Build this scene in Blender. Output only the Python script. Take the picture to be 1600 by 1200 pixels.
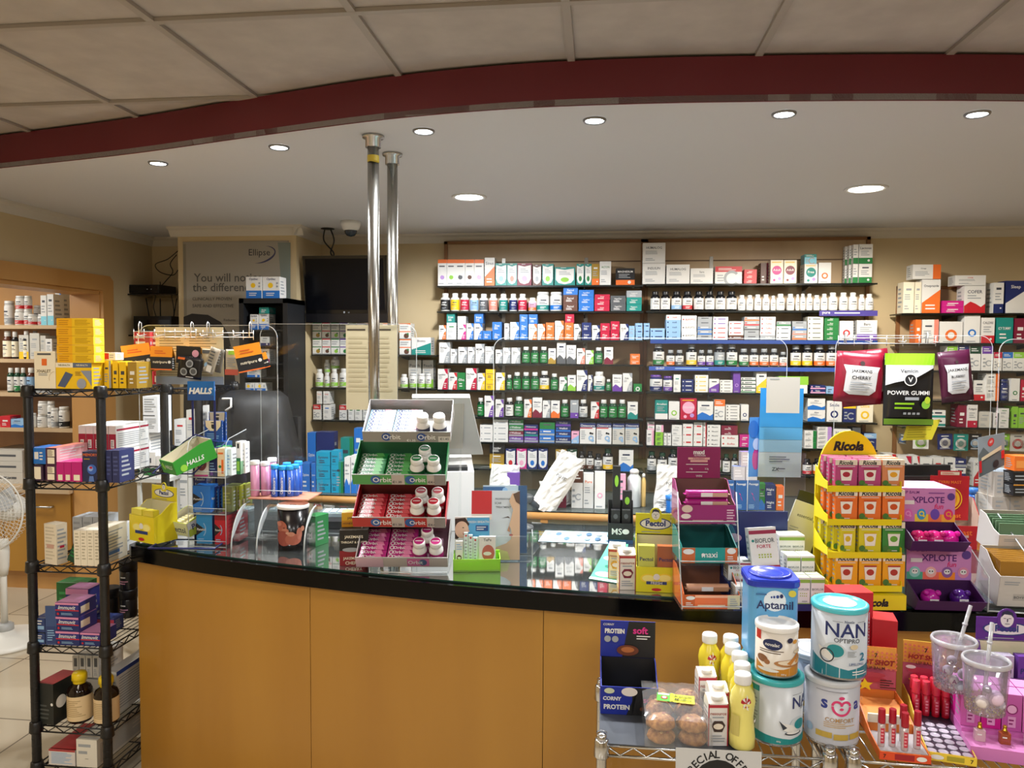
import bpy, math, random
from math import sin, cos, pi, radians, atan2, sqrt
from mathutils import Vector
from mathutils.geometry import tessellate_polygon
random.seed(7)
for _o in list(bpy.data.objects): bpy.data.objects.remove(_o)
SC = bpy.context.scene
COL = SC.collection

# ---------------------------------------------------------------- camera
F = 1180.0
YAW, PIT, ROL = radians(6.55), radians(2.67), radians(0.28)
CAMZ = 1.65
_f = Vector((-sin(YAW)*cos(PIT), cos(YAW)*cos(PIT), -sin(PIT)))
_r = Vector((cos(YAW), sin(YAW), 0)); _u = _r.cross(_f)
RT = cos(ROL)*_r + sin(ROL)*_u; UP = -sin(ROL)*_r + cos(ROL)*_u
EYE = Vector((0, 0, CAMZ))
cd = bpy.data.cameras.new('camera'); cam = bpy.data.objects.new('camera', cd); COL.objects.link(cam)
cd.sensor_width = 36; cd.lens = F/1600*36; cd.clip_start = 0.05; cd.clip_end = 60
cam.matrix_world = ((RT.x, UP.x, -_f.x, 0), (RT.y, UP.y, -_f.y, 0), (RT.z, UP.z, -_f.z, CAMZ), (0, 0, 0, 1))
from mathutils import Matrix
cam.matrix_world = Matrix(((RT.x, UP.x, -_f.x, 0), (RT.y, UP.y, -_f.y, 0), (RT.z, UP.z, -_f.z, CAMZ), (0, 0, 0, 1)))
SC.camera = cam
def ray(px, py): return _f + RT*((px-800)/F) - UP*((py-600)/F)
def onZ(px, py, z): d = ray(px, py); return EYE + d*((z-CAMZ)/d.z)
def onY(px, py, y): d = ray(px, py); return EYE + d*(y/d.y)
def onX(px, py, x): d = ray(px, py); return EYE + d*(x/d.x)
def dep(P): return (Vector(P)-EYE).dot(_f)
def mw(pxw, P): return pxw*dep(P)/F

# ---------------------------------------------------------------- world and exposure
w = bpy.data.worlds.new('world'); SC.world = w; w.use_nodes = True
w.node_tree.nodes['Background'].inputs[0].default_value = (1.0, 0.98, 0.95, 1)
w.node_tree.nodes['Background'].inputs[1].default_value = 0.38
SC.view_settings.view_transform = 'Standard'; SC.view_settings.look = 'None'
SC.view_settings.gamma = 1; SC.view_settings.use_curve_mapping = False
SC.view_settings.exposure = 0.8
SC.cycles.use_denoising = True
SC.cycles.max_bounces = 7; SC.cycles.diffuse_bounces = 3; SC.cycles.glossy_bounces = 3
SC.cycles.transparent_max_bounces = 24; SC.cycles.transmission_bounces = 4
SC.cycles.caustics_reflective = False; SC.cycles.caustics_refractive = False

def area(name, loc, sx, sy, power, col=(1, .985, .96), rot=(0, 0, 0), spread=180):
    l = bpy.data.lights.new(name, 'AREA'); l.shape = 'RECTANGLE'; l.size = sx; l.size_y = sy
    l.energy = power; l.color = col; l.spread = radians(spread)
    o = bpy.data.objects.new(name, l); o.location = loc; o.rotation_euler = rot; COL.objects.link(o); return o
# ceiling panels of the shop floor behind the camera, and of the dispensary behind the counter
area('shop_panel_light', (-1.6, -0.6, 2.55), .6, .6, 22)
area('shop_panel_light', (0.6, -0.9, 2.55), .6, .6, 20)
area('shop_panel_light', (1.9, 0.5, 2.55), .6, .6, 12)
area('shop_panel_light', (-0.6, -2.6, 2.55), 1.2, .6, 26)
area('shop_panel_light', (-1.75, 1.35, 2.56), .6, .6, 8, (1, .86, .66))

# ---------------------------------------------------------------- materials
def lin(c): return tuple(((v/255)/12.92 if v/255 <= .04045 else ((v/255+.055)/1.055)**2.4) for v in c)
PAL = dict(W='E4E3E0', K='16171B', R='C4202B', C='B8143C', O='E8702A', Y='F2C51E', G='1F7A3C', L='8CC63F', T='17877F',
           B='1F6FC4', N='1B2A66', P='6B3FA0', M='C81E82', V='B48FD0', A='9EA3A8', D='55585C', S='E58A78', U='5A3424',
           I='F3EAD2', J='8FB7DD', Q='7FCBE0', E='123F2A', F='E9A9C4', X='7A1836', Z='C9C6BE', H='A8862E')
PAL['1'] = '1E9CC0'; PAL['2'] = '2A4A8C'
NAMES = dict(W='white', K='black', R='red', C='crimson', O='orange', Y='yellow', G='green', L='lime green', T='teal', B='blue',
             N='navy', P='purple', M='magenta', V='lilac', A='grey', D='dark grey', S='salmon', U='brown', I='cream', J='light blue',
             Q='pale blue', E='dark green', F='pink', X='maroon', Z='light grey', H='gold')
NAMES['1'] = 'turquoise'; NAMES['2'] = 'steel blue'
_mats = {}
def newmat(name):
    m = bpy.data.materials.new(name); m.use_nodes = True
    return m, m.node_tree, m.node_tree.nodes['Principled BSDF']
def M(c, rough=.45, metal=0, spec=.5):
    k = (c, rough, metal, spec)
    if k in _mats: return _mats[k]
    h = PAL.get(c, c); rgb = lin([int(h[i:i+2], 16) for i in (0, 2, 4)])
    m, nt, b = newmat('paint_'+NAMES.get(c, c)); b.inputs['Base Color'].default_value = (*rgb, 1)
    b.inputs['Roughness'].default_value = rough; b.inputs['Metallic'].default_value = metal
    b.inputs['Specular IOR Level'].default_value = spec
    _mats[k] = m; return m
def noisy(name, c1, c2, scale=(4, 4, 4), rough=.5, detail=4, bump=0, metal=0, coat=0, lo=.35, hi=.7):
    m, nt, b = newmat(name); N = nt.nodes; L = nt.links
    tc = N.new('ShaderNodeTexCoord'); mp = N.new('ShaderNodeMapping'); mp.inputs['Scale'].default_value = scale
    nz = N.new('ShaderNodeTexNoise'); nz.inputs['Scale'].default_value = 1; nz.inputs['Detail'].default_value = detail
    cr = N.new('ShaderNodeValToRGB'); cr.color_ramp.elements[0].position = lo; cr.color_ramp.elements[1].position = hi
    for e, c in zip(cr.color_ramp.elements, (c1, c2)): e.color = (*lin([int(c[i:i+2], 16) for i in (0, 2, 4)]), 1)
    L.new(tc.outputs['Object'], mp.inputs[0]); L.new(mp.outputs[0], nz.inputs['Vector']); L.new(nz.outputs['Fac'], cr.inputs[0])
    L.new(cr.outputs[0], b.inputs['Base Color']); b.inputs['Roughness'].default_value = rough; b.inputs['Metallic'].default_value = metal
    b.inputs['Coat Weight'].default_value = coat
    if bump:
        bp = N.new('ShaderNodeBump'); bp.inputs['Strength'].default_value = bump; bp.inputs['Distance'].default_value = .002
        L.new(nz.outputs['Fac'], bp.inputs['Height']); L.new(bp.outputs[0], b.inputs['Normal'])
    return m
def glassy(name, tint, clear, rough=.03, gloss=(.04, .5)):
    """clear sheet: transparent with a fresnel gloss, (1-clear) of it a milky body"""
    m = bpy.data.materials.new(name); m.use_nodes = True; nt = m.node_tree; N = nt.nodes; L = nt.links; N.clear()
    out = N.new('ShaderNodeOutputMaterial'); tr = N.new('ShaderNodeBsdfTransparent'); df = N.new('ShaderNodeBsdfDiffuse')
    gl = N.new('ShaderNodeBsdfGlossy'); gl.inputs['Roughness'].default_value = rough
    tr.inputs[0].default_value = (*tint, 1); df.inputs[0].default_value = (*[min(1, t*.95) for t in tint], 1)
    m1 = N.new('ShaderNodeMixShader'); m1.inputs[0].default_value = clear; L.new(df.outputs[0], m1.inputs[1]); L.new(tr.outputs[0], m1.inputs[2])
    fr = N.new('ShaderNodeLayerWeight'); fr.inputs[0].default_value = .25
    mr = N.new('ShaderNodeMapRange'); mr.inputs[3].default_value = gloss[0]; mr.inputs[4].default_value = gloss[1]
    L.new(fr.outputs['Fresnel'], mr.inputs[0])
    m2 = N.new('ShaderNodeMixShader'); L.new(mr.outputs[0], m2.inputs[0]); L.new(m1.outputs[0], m2.inputs[1]); L.new(gl.outputs[0], m2.inputs[2])
    L.new(m2.outputs[0], out.inputs[0]); return m
def emit(name, col, s):
    m = bpy.data.materials.new(name); m.use_nodes = True; N = m.node_tree.nodes; N.clear()
    e = N.new('ShaderNodeEmission'); e.inputs[0].default_value = (*col, 1); e.inputs[1].default_value = s
    o = N.new('ShaderNodeOutputMaterial'); m.node_tree.links.new(e.outputs[0], o.inputs[0]); return m
ACR = glassy('clear_acrylic', (.97, .985, .985), .99, gloss=(.012, .3))
ACE = glassy('acrylic_edge', (.88, .93, .94), .45, gloss=(.1, .6))
SHG = glassy('shelf_glass', (.42, .48, .46), .8)
SHE = M('0C1211', .25)
FILM = glassy('clear_film', (.98, .98, .98), .9, rough=.12, gloss=(.08, .7))
CHROME = M('C9CACC', .18, 1)
STEEL = M('B4B2AC', .22, 1)
BLK = M('131315', .5)
BLKG = M('0B0B0D', .12)
WOOD = noisy('counter_maple', 'A8762A', 'B98732', (2.2, 2.2, .35), .38, 5, coat=.15)
MAPLE = noisy('pale_maple', 'B79A76', 'C5AA86', (3, 3, .5), .45, 5)
MAPLEW = noisy('warm_maple', 'B98547', 'C8975A', (3, 3, .6), .42, 5)
WALLM = noisy('wall_cream_paint', 'C9B48C', 'CDB993', (3, 3, 3), .75, 2)
SOFM = M('D2D2D6', .62)
GRAN = noisy('black_stone', '030304', '0A0A0C', (60, 60, 60), .14, 3, lo=.55, hi=.8)
GRAN.node_tree.nodes['Principled BSDF'].inputs['Specular IOR Level'].default_value = .22

# ---------------------------------------------------------------- mesh building
_txt = {}
def textris(s, bold=0.0):
    k = (s, bold)
    if k in _txt: return _txt[k]
    cu = bpy.data.curves.new('t', 'FONT'); cu.body = s; cu.size = 1; cu.resolution_u = 2; cu.offset = bold
    o = bpy.data.objects.new('t', cu); COL.objects.link(o)
    dg = bpy.context.evaluated_depsgraph_get(); dg.update()
    me = bpy.data.meshes.new_from_object(o.evaluated_get(dg))
    vs = [(v.co.x, v.co.y) for v in me.vertices]; ps = [[vs[i] for i in p.vertices] for p in me.polygons]
    bpy.data.objects.remove(o); bpy.data.curves.remove(cu); bpy.data.meshes.remove(me)
    if not vs: _txt[k] = ([], 0, 0, 1, 1); return _txt[k]
    x0 = min(v[0] for v in vs); x1 = max(v[0] for v in vs); y0 = min(v[1] for v in vs); y1 = max(v[1] for v in vs)
    _txt[k] = (ps, x0, y0, max(x1-x0, 1e-6), max(y1-y0, 1e-6)); return _txt[k]
def clip(poly, a, lo):
    out = []
    for i in range(len(poly)):
        p, q = poly[i], poly[(i+1) % len(poly)]
        ip = (p[0] >= a) == lo or p[0] == a; iq = (q[0] >= a) == lo or q[0] == a
        if ip: out.append(p)
        if ip != iq and q[0] != p[0]:
            t = (a-p[0])/(q[0]-p[0]); out.append((a, p[1]+t*(q[1]-p[1])))
    return out
class MB:
    def __init__(s): s.v = []; s.f = []; s.m = []; s.s = []; s.mats = []
    def mi(s, m):
        if isinstance(m, str): m = M(m)
        if m not in s.mats: s.mats.append(m)
        return s.mats.index(m)
    def poly(s, pts, m, sm=False):
        b = len(s.v); s.v += [tuple(p) for p in pts]; s.f.append(tuple(range(b, b+len(pts)))); s.m.append(s.mi(m)); s.s.append(sm)
    def mesh(s, vs, fs, m, sm=False):
        b = len(s.v); s.v += [tuple(p) for p in vs]; i = s.mi(m)
        for f in fs: s.f.append(tuple(b+k for k in f)); s.m.append(i); s.s.append(sm)
    def box(s, x0, x1, y0, y1, z0, z1, m, c=0):
        """box, with its vertical edges chamfered by c"""
        if c:
            return s.prism([(x0+c, y0), (x1-c, y0), (x1, y0+c), (x1, y1-c), (x1-c, y1), (x0+c, y1), (x0, y1-c), (x0, y0+c)], z0, z1, m)
        vs = [(x, y, z) for z in (z0, z1) for x, y in ((x0, y0), (x1, y0), (x1, y1), (x0, y1))]
        s.mesh(vs, [(3, 2, 1, 0), (4, 5, 6, 7), (0, 1, 5, 4), (1, 2, 6, 5), (2, 3, 7, 6), (3, 0, 4, 7)], m); return s
    def obox(s, o, U, V, Wv, m):
        o, U, V, Wv = map(Vector, (o, U, V, Wv))
        vs = [o, o+U, o+U+V, o+V, o+Wv, o+U+Wv, o+U+V+Wv, o+V+Wv]
        s.mesh(vs, [(3, 2, 1, 0), (4, 5, 6, 7), (0, 1, 5, 4), (1, 2, 6, 5), (2, 3, 7, 6), (3, 0, 4, 7)], m); return s
    def ext(s, pts, vec, m, m2=None):
        """prism of a planar 3D outline along vec"""
        n = len(pts); vec = Vector(vec); a = [Vector(p) for p in pts]; b = [p+vec for p in a]
        tr = tessellate_polygon([a]); s.mesh(a+b, [tuple(t) for t in tr]+[tuple(i+n for i in reversed(t)) for t in tr], m)
        s.mesh(a+b, [(i, (i+1) % n, (i+1) % n+n, i+n) for i in range(n)], m2 or m); return s
    def prism(s, p2, z0, z1, m, m2=None): return s.ext([(x, y, z0) for x, y in p2], (0, 0, z1-z0), m, m2)
    def lathe(s, prof, m=None, n=20, c=(0, 0, 0), sx=1, sy=1, sm=True, cap=True):
        """prof: (r,z) or (r,z,mat of the band below this ring)"""
        rings = []
        vs = []
        for p in prof:
            vs += [(c[0]+sx*p[0]*cos(2*pi*k/n), c[1]+sy*p[0]*sin(2*pi*k/n), c[2]+p[1]) for k in range(n)]
        b = len(s.v); s.v += vs
        for i in range(1, len(prof)):
            mm = s.mi(prof[i][2] if len(prof[i]) > 2 else m)
            for k in range(n):
                k2 = (k+1) % n; s.f.append((b+(i-1)*n+k, b+(i-1)*n+k2, b+i*n+k2, b+i*n+k)); s.m.append(mm); s.s.append(sm)
        if cap:
            if prof[0][0] > 1e-5: s.f.append(tuple(b+k for k in reversed(range(n)))); s.m.append(s.mi(prof[1][2] if len(prof[1]) > 2 else m)); s.s.append(False)
            q = len(prof)-1
            if prof[q][0] > 1e-5: s.f.append(tuple(b+q*n+k for k in range(n))); s.m.append(s.mi(prof[q][2] if len(prof[q]) > 2 else m)); s.s.append(False)
        return s
    def tube(s, pts, r, m, n=8, closed=False):
        P = [Vector(p) for p in pts]; N = len(P); vs = []; up = Vector((0, 0, 1)); prev = None
        for i, p in enumerate(P):
            if closed: t = (P[(i+1) % N]-P[i-1]).normalized()
            else: t = (P[min(i+1, N-1)]-P[max(i-1, 0)]).normalized()
            a = prev if prev is not None else (up if abs(t.z) < .9 else Vector((1, 0, 0)))
            x = (a - t*a.dot(t)).normalized(); y = t.cross(x); prev = x
            vs += [p + x*(r*cos(2*pi*k/n)) + y*(r*sin(2*pi*k/n)) for k in range(n)]
        fs = []
        for i in range(N if closed else N-1):
            j = (i+1) % N
            fs += [(i*n+k, i*n+(k+1) % n, j*n+(k+1) % n, j*n+k) for k in range(n)]
        if not closed: fs += [tuple(reversed(range(n))), tuple((N-1)*n+k for k in range(n))]
        s.mesh(vs, fs, m, True); return s
    def ball(s, c, r, m, n=12, sx=1, sy=1, sz=1):
        k = max(4, n//2); return s.lathe([(max(1e-6, r*sin(pi*i/k)), -r*sz*cos(pi*i/k)) for i in range(k+1)], m, n, c, sx, sy, cap=False)
    def deco(s, els, mp, asp, strips=0, bold=.012):
        """flat printed graphics: els in face units, mp(u,v,k)->point, asp = height/width of the face"""
        for k, e in enumerate(els):
            t = e[0]; polys = []
            if t == 'r': polys = [[(e[1], e[2]), (e[3], e[2]), (e[3], e[4]), (e[1], e[4])]]; c = e[5]
            elif t == 'c': polys = [[(e[1]+e[3]*cos(a*pi/10), e[2]+e[3]/asp*sin(a*pi/10)) for a in range(20)]]; c = e[4]
            elif t == 'e': polys = [[(e[1]+e[3]*cos(a*pi/10), e[2]+e[4]*sin(a*pi/10)) for a in range(20)]]; c = e[5]
            elif t == 'o':
                rr = e[4]; c = e[5]; a0, a1 = (e[6], e[7]) if len(e) > 6 else (0, 360); q = 22
                A = [radians(a0+(a1-a0)*i/q) for i in range(q+1)]
                polys = [[(e[1]+e[3]*cos(a), e[2]+e[3]/asp*sin(a)), (e[1]+e[3]*cos(b), e[2]+e[3]/asp*sin(b)),
                          (e[1]+rr*cos(b), e[2]+rr/asp*sin(b)), (e[1]+rr*cos(a), e[2]+rr/asp*sin(a))] for a, b in zip(A, A[1:])]
            elif t == 'p':
                c = e[2]; P3 = [Vector((x, y, 0)) for x, y in e[1]]
                polys = [[e[1][i] for i in tr] for tr in tessellate_polygon([P3])]
            elif t == 'l':
                c = e[6]; n = e[5]; h = (e[4]-e[2])/n; rnd = random.Random(int(e[1]*99+e[2]*77+n))
                for i in range(n):
                    z = e[4]-(i+.7)*h; polys.append([(e[1], z), (e[1]+(e[3]-e[1])*rnd.uniform(.6, 1), z)]*1)
                polys = [[(a[0], a[1]), (b[0], b[1]), (b[0], b[1]+h*.42), (a[0], a[1]+h*.42)] for a, b in polys]
            elif t == 't':
                ps, x0, y0, tw, th = textris(e[1], e[8] if len(e) > 8 else bold); c = e[5]; hh = e[4]
                mwid = e[6] if len(e) > 6 else .9; sh = e[7] if len(e) > 7 else 0
                wd = hh*asp*tw/th
                f = min(1, mwid/wd) if wd else 1; ww = wd*f; hh = hh*(f if f > .6 else f**.6)
                polys = [[(e[2]-ww/2+(x-x0)/tw*ww+sh*((y-y0)/th-.5)*hh*asp, e[3]-hh/2+(y-y0)/th*hh) for x, y in p] for p in ps]
            if strips:
                q = []
                for p in polys:
                    a = min(x for x, _ in p); b = max(x for x, _ in p)
                    i = int(math.floor(a*strips))
                    while i/strips < b:
                        r = clip(clip(p, i/strips, True), (i+1)/strips, False)
                        if len(r) > 2: q.append(r)
                        i += 1
                polys = q
            for p in polys: s.poly([mp(u, v, k) for u, v in p], c)
        return s
    def face(s, els, o, U, V, eps=.00035, bold=.012):
        o, U, V = Vector(o), Vector(U), Vector(V); N = U.cross(V).normalized()
        return s.deco(els, lambda u, v, k: o+U*u+V*v+N*(eps*(k+1)), V.length/U.length, 0, bold)
    def wrap(s, els, r, z0, z1, span=150, off=0, eps=.0003, sx=1, sy=1, c=(0, 0, 0), bold=.012):
        a = radians(span); asp = (z1-z0)/(r*a)
        def mp(u, v, k):
            t = (u-.5)*a+radians(off)-pi/2; R = r+eps*(k+1)
            return (c[0]+sx*R*cos(t), c[1]+sy*R*sin(t), c[2]+z0+(z1-z0)*v)
        return s.deco(els, mp, asp, 14, bold)
    def build(s, name, parent=None, loc=None, rz=0):
        me = bpy.data.meshes.new(name); me.from_pydata([tuple(p) for p in s.v], [], s.f)
        for m in s.mats: me.materials.append(m)
        me.polygons.foreach_set('material_index', s.m); me.polygons.foreach_set('use_smooth', s.s); me.update()
        o = bpy.data.objects.new(name, me); COL.objects.link(o)
        if parent: o.parent = parent
        if loc is not None: o.location = loc
        if rz: o.rotation_euler = (0, 0, rz)
        return o
def tag(o, label, cat, group=None, kind=None):
    o['label'] = label; o['category'] = cat
    if group: o['group'] = group
    if kind: o['kind'] = kind
    return o
def root(name, loc, rz, label, cat, group=None):
    o = bpy.data.objects.new(name, None); COL.objects.link(o); o.empty_display_size = .05
    o.location = loc; o.rotation_euler = (0, 0, rz); return tag(o, label, cat, group)
def struct(o): o['kind'] = 'structure'; return o
# ================================================================ room shell
CZ = .90                      # counter top
SZ = 2.45                     # soffit
CEIL = 2.603
YB = onZ(1100, 361, SZ).y     # back wall
XL = onY(237, 365, YB).x      # left wall
XR = 3.9; YN = -4.2
YP = YB*.915                  # pillar face
PX0 = onY(278, 400, YP).x; PX1 = onY(463, 400, YP).x

b = MB(); b.poly([(-8, YN, 0), (XR, YN, 0), (XR, YB, 0), (-8, YB, 0)], 'W')
m, nt, bs = newmat('beige_floor_tile'); N_ = nt.nodes; L_ = nt.links
tc = N_.new('ShaderNodeTexCoord'); br = N_.new('ShaderNodeTexBrick'); br.offset = 0; br.inputs['Scale'].default_value = 1
br.inputs['Brick Width'].default_value = .6; br.inputs['Row Height'].default_value = .6; br.inputs['Mortar Size'].default_value = .004
br.inputs['Color1'].default_value = (*lin((176, 164, 142)), 1); br.inputs['Color2'].default_value = (*lin((184, 171, 149)), 1); br.inputs['Mortar'].default_value = (*lin((110, 100, 86)), 1)
L_.new(tc.outputs['Object'], br.inputs['Vector']); L_.new(br.outputs[0], bs.inputs['Base Color']); bs.inputs['Roughness'].default_value = .16
b.mats = [m]; struct(b.build('floor'))

# suspended tile ceiling: tiles and the T-bar grid
CRV = [onZ(x, y, SZ) for x, y in ((-260, 290), (0, 262), (200, 240), (400, 212), (600, 186), (800, 169), (1000, 161), (1200, 157.5), (1400, 156), (1600, 157), (1900, 162))]
def smooth_curve(P, n=6):
    out = []
    for i in range(len(P)-1):
        p0, p1, p2, p3 = P[max(i-1, 0)], P[i], P[i+1], P[min(i+2, len(P)-1)]
        for k in range(n):
            t = k/n; out.append(.5*((2*p1)+(p2-p0)*t+(2*p0-5*p1+4*p2-p3)*t*t+(3*p1-p0-3*p2+p3)*t**3))
    return out+[P[-1]]
CRV = smooth_curve(CRV)
tile = noisy('ceiling_tile', 'B3ABA6', 'C0B8B2', (9, 9, 9), .8, 6, bump=.15)
g0 = onZ(884, 0, CEIL).x; gy = onZ(386, 150, CEIL).y
b = MB(); b.poly([(-8, YN, CEIL), (-8, YB, CEIL), (XR, YB, CEIL), (XR, YN, CEIL)], tile); struct(b.build('ceiling'))
b = MB(); gm = M('A9A19A', .5); i = -14
while g0+.6*i < XR:
    x = g0+.6*i; i += 1
    if x > -8: b.box(x-.012, x+.012, YN, 4.0, CEIL-.012, CEIL-.001, gm)
for i in range(-12, 3):
    y = gy+.67*i
    if y > YN: b.box(-8, XR, y-.012, y+.012, CEIL-.0125, CEIL-.001, gm)
struct(b.build('trim_1'))
# dropped soffit with its curved red fascia
red = noisy('maroon_fascia_paint', '6A222C', '732833', (2, 2, 2), .42, 2)
pts = [(p.x, p.y) for p in CRV]
b = MB(); b.prism(pts+[(XR, pts[-1][1]), (XR, YB+.1), (-8, YB+.1), (-8, pts[0][1])], SZ, SZ+.02, SOFM); o = b.build('ceiling_soffit'); struct(o)
b = MB()
for p, q in zip(CRV, CRV[1:]):
    d = (q-p).normalized(); nrm = Vector((d.y, -d.x, 0))*.005
    b.obox((p.x, p.y, SZ-.002), q-p, -nrm, (0, 0, CEIL-.008-SZ), red)
struct(b.build('trim_2'))

# walls (openings built as separate panes of wall)
T = .19
JY = onX(173, 500, XL).y            # far edge of door trim on the left wall
b = MB(); b.box(-8, XR, YB, YB+.1, 0, 2.6, WALLM); struct(b.build('wall_back'))
RY = JY-.09                          # reveal
b = MB(); DZ = onX(120, 450, XL).z   # opening head
b.box(XL-T, XL, RY+.0, YB, 0, SZ, WALLM); b.box(XL-T, XL, RY-1.6, RY, DZ, SZ, WALLM); b.box(XL-T, XL, YN, RY-1.6, 0, CEIL, WALLM)
struct(b.build('wall_left'))
b = MB(); b.box(XR, XR+.1, YN, YB, 0, 2.6, WALLM); struct(b.build('wall_right'))
b = MB(); b.box(-8, XR, YN-.1, YN, 0, 2.6, WALLM); struct(b.build('wall_rear'))
b = MB(); b.box(PX0, PX1, YP, YB, 0, SZ, WALLM); struct(b.build('wall_pillar'))
# door casing
b = MB()
cs_ = [(RY-.02, 0), (JY, 0), (JY, DZ+.07), (JY-.035, DZ+.1), (RY-1.69, DZ+.1), (RY-1.69, 0), (RY-1.6, 0), (RY-1.6, DZ), (RY-.03, DZ), (RY-.02, DZ-.01)]
b.ext([(XL, y, z) for y, z in cs_], (.025, 0, 0), MAPLEW)
b.box(XL-T-.02, XL, RY-.025, RY+.002, 0, DZ, MAPLEW); b.box(XL-T-.02, XL, RY-1.6, RY-.02, DZ-.025, DZ+.002, MAPLEW)
struct(b.build('door_1'))
# coving
cov = M('CFC8BC', .6)
def coving(name, a, c):
    b = MB(); a = Vector(a); c = Vector(c); d = (c-a).normalized(); n = Vector((d.y, -d.x, 0))  # n points into the room
    prof = [(0, 0), (.055, 0), (.05, -.012), (.028, -.022), (.014, -.045), (.004, -.06), (0, -.062)]
    b.ext([(a.x+n.x*p, a.y+n.y*p, SZ+z-.0005) for p, z in prof], c-a, cov); struct(b.build(name))
coving('trim_3', (PX1, YB, 0), (XR, YB, 0)); coving('trim_4', (XL, YB, 0), (PX0, YB, 0))
coving('trim_5', (PX0-.05, YP, 0), (PX1+.05, YP, 0)); coving('trim_6', (PX1, YP-.05, 0), (PX1, YB, 0))
coving('trim_7', (XL, 2.2, 0), (XL, YB, 0))

# back wall maple panels with darker edging and slot grooves
YS = YB-.03
edge = M('8A5E36', .45)
def panel(name, x0, x1, ztop, zbot, grooves=()):
    a = onY(x0, 400, YS).x; c = onY(x1, 400, YS).x; b = MB()
    b.box(a, c, YS, YB-.001, zbot, ztop, MAPLE)
    b.box(a-.012, a+.012, YS-.012, YS, zbot, ztop, edge); b.box(c-.012, c+.012, YS-.012, YS, zbot, ztop, edge); b.box(a-.012, c+.012, YS-.012, YS, ztop-.02, ztop, edge)
    for z in grooves: b.box(a+.012, c-.012, YS-.002, YS, z-.004, z+.004, M('6A5138', .6))
    for f in (.3, .72):
        x = a+(c-a)*f; b.box(x-.012, x+.012, YS-.004, YS, zbot, ztop-.12, M('8F8C86', .35, .8))
    return struct(b.build(name))
ZT = onY(1100, 373, YS).z
gz = onY(1000, 408, YS).z
panel('wall_panel', 697, 1004, ZT, CZ, [gz]); panel('wall_panel', 1010, 1356, ZT, CZ, [gz])
panel('wall_panel', 1405, 1760, onY(1500, 447, YS).z, CZ)

# soffit lamps
def lamp(px, py, r, power, big, label):
    P = onZ(px, py, SZ); t = root('recessed_downlight', (P.x, P.y, SZ-.0005), 0, label, 'ceiling light', 'small recessed spotlights' if not big else 'large round downlights')
    b = MB(); rim = M('8E8E90', .3, .8) if not big else M('D8D8D8', .3)
    b.lathe([(r, 0), (r, -.004), (r*.93, -.008), (r*.78, -.006), (r*.76, -.001)], rim, 28, cap=False); b.build('trim_ring', t)
    b = MB(); b.lathe([(r*.77, -.004), (r*.4, -.007), (.0005, -.008)], emit('lamp_glow', (.93, .98, 1) if not (big and px > 1000) else (1, .95, .84), 14 if big else 30), 24, cap=False); b.build('lamp_lens', t)
    l = bpy.data.lights.new('lamp', 'SPOT'); l.energy = power; l.spot_size = radians(176 if big else 130); l.spot_blend = .35 if big else .7; l.shadow_soft_size = r*.8
    l.color = (.96, .98, 1) if not (big and px > 1000) else (1, .93, .82)
    o = bpy.data.objects.new('lamp', l); o.location = (P.x, P.y, SZ-.03); COL.objects.link(o)
for px, py, lb in ((247, 254, 'small round spotlight in the white soffit, nearest the side doorway'), (436, 229, 'small round spotlight in the soffit, between the doorway end and the steel poles'),
                   (662, 204, 'small round spotlight in the soffit just right of the steel poles'), (929, 187, 'small round spotlight in the soffit, first beyond the poles towards the dazzling one'),
                   (1225, 177, 'dazzling small round spotlight in the soffit, brightest of the row'), (1527, 177, 'tilted small round spotlight at the right end of the soffit row')):
    lamp(px, py, .041, 44, False, lb)
lamp(733, 307, .093, 80, True, 'large cool white round downlight in the soffit near the steel poles')
lamp(1353, 294, .103, 90, True, 'large warm white round downlight in the soffit over the far shelves')
lamp(-330, 330, .093, 26, True, 'added unseen large round downlight in the soffit near the side doorway, out of frame')  # extra lamp out of view, added for more light from the soffit
# the soffit paint is one even colour, without patches

# dome camera on the soffit
P = onZ(548, 346, SZ); t = root('dome_camera', (P.x, P.y, SZ), 0, 'white dome security camera on the soffit above the television', 'security camera')
b = MB(); b.lathe([(.062, 0), (.062, -.02), (.058, -.03), (.05, -.05), (.04, -.058)], 'W', 24); b.build('housing', t)
b = MB(); b.lathe([(.04, -.056), (.037, -.075), (.025, -.09), (.0005, -.096)], M('26303A', .08), 20, cap=False); b.build('dome', t)

# ================================================================ the curved front counter
BOT = [(150, 868.5), (205, 876), (300, 893), (400, 907), (479, 917), (600, 931), (720, 943), (848, 954), (1000, 966), (1161, 976), (1300, 983), (1450, 987), (1600, 990), (1850, 994)]
ZB = CZ-.062
FR = smooth_curve([onZ(x, y, ZB) for x, y in BOT[1:]], 5)
L0 = FR[0]
front = [(p.x, p.y) for p in FR]
def backof(dy): return [(front[-1][0], front[-1][1]+dy), (front[len(front)//2][0], front[len(front)//2][1]+dy), (front[0][0]+.05, front[0][1]+dy), (front[0][0], front[0][1]+dy)]
dd = .92
b = MB(); top = [(front[0][0]-.02, front[0][1]+.02)]+front+backof(dd)[:3]+[(front[0][0]-.02, front[0][1]+dd)]
b.prism(top, ZB, CZ-.006, GRAN); o = b.build('counter_top_slab')
ctr = root('service_counter', (0, 0, 0), 0, 'long curved service counter with amber maple front panels and black stone top', 'counter')
o.parent = ctr; o.name = 'worktop'
gl = glassy('counter_glass', (.86, .93, .92), .9, gloss=(.12, .85))
b = MB(); gp = [(x, y+.03) for x, y in front]; b.prism(gp+backof(dd-.02)[:3], CZ-.0055, CZ, gl, M('24423C', .1)); b.build('glass_overlay', ctr)
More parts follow.
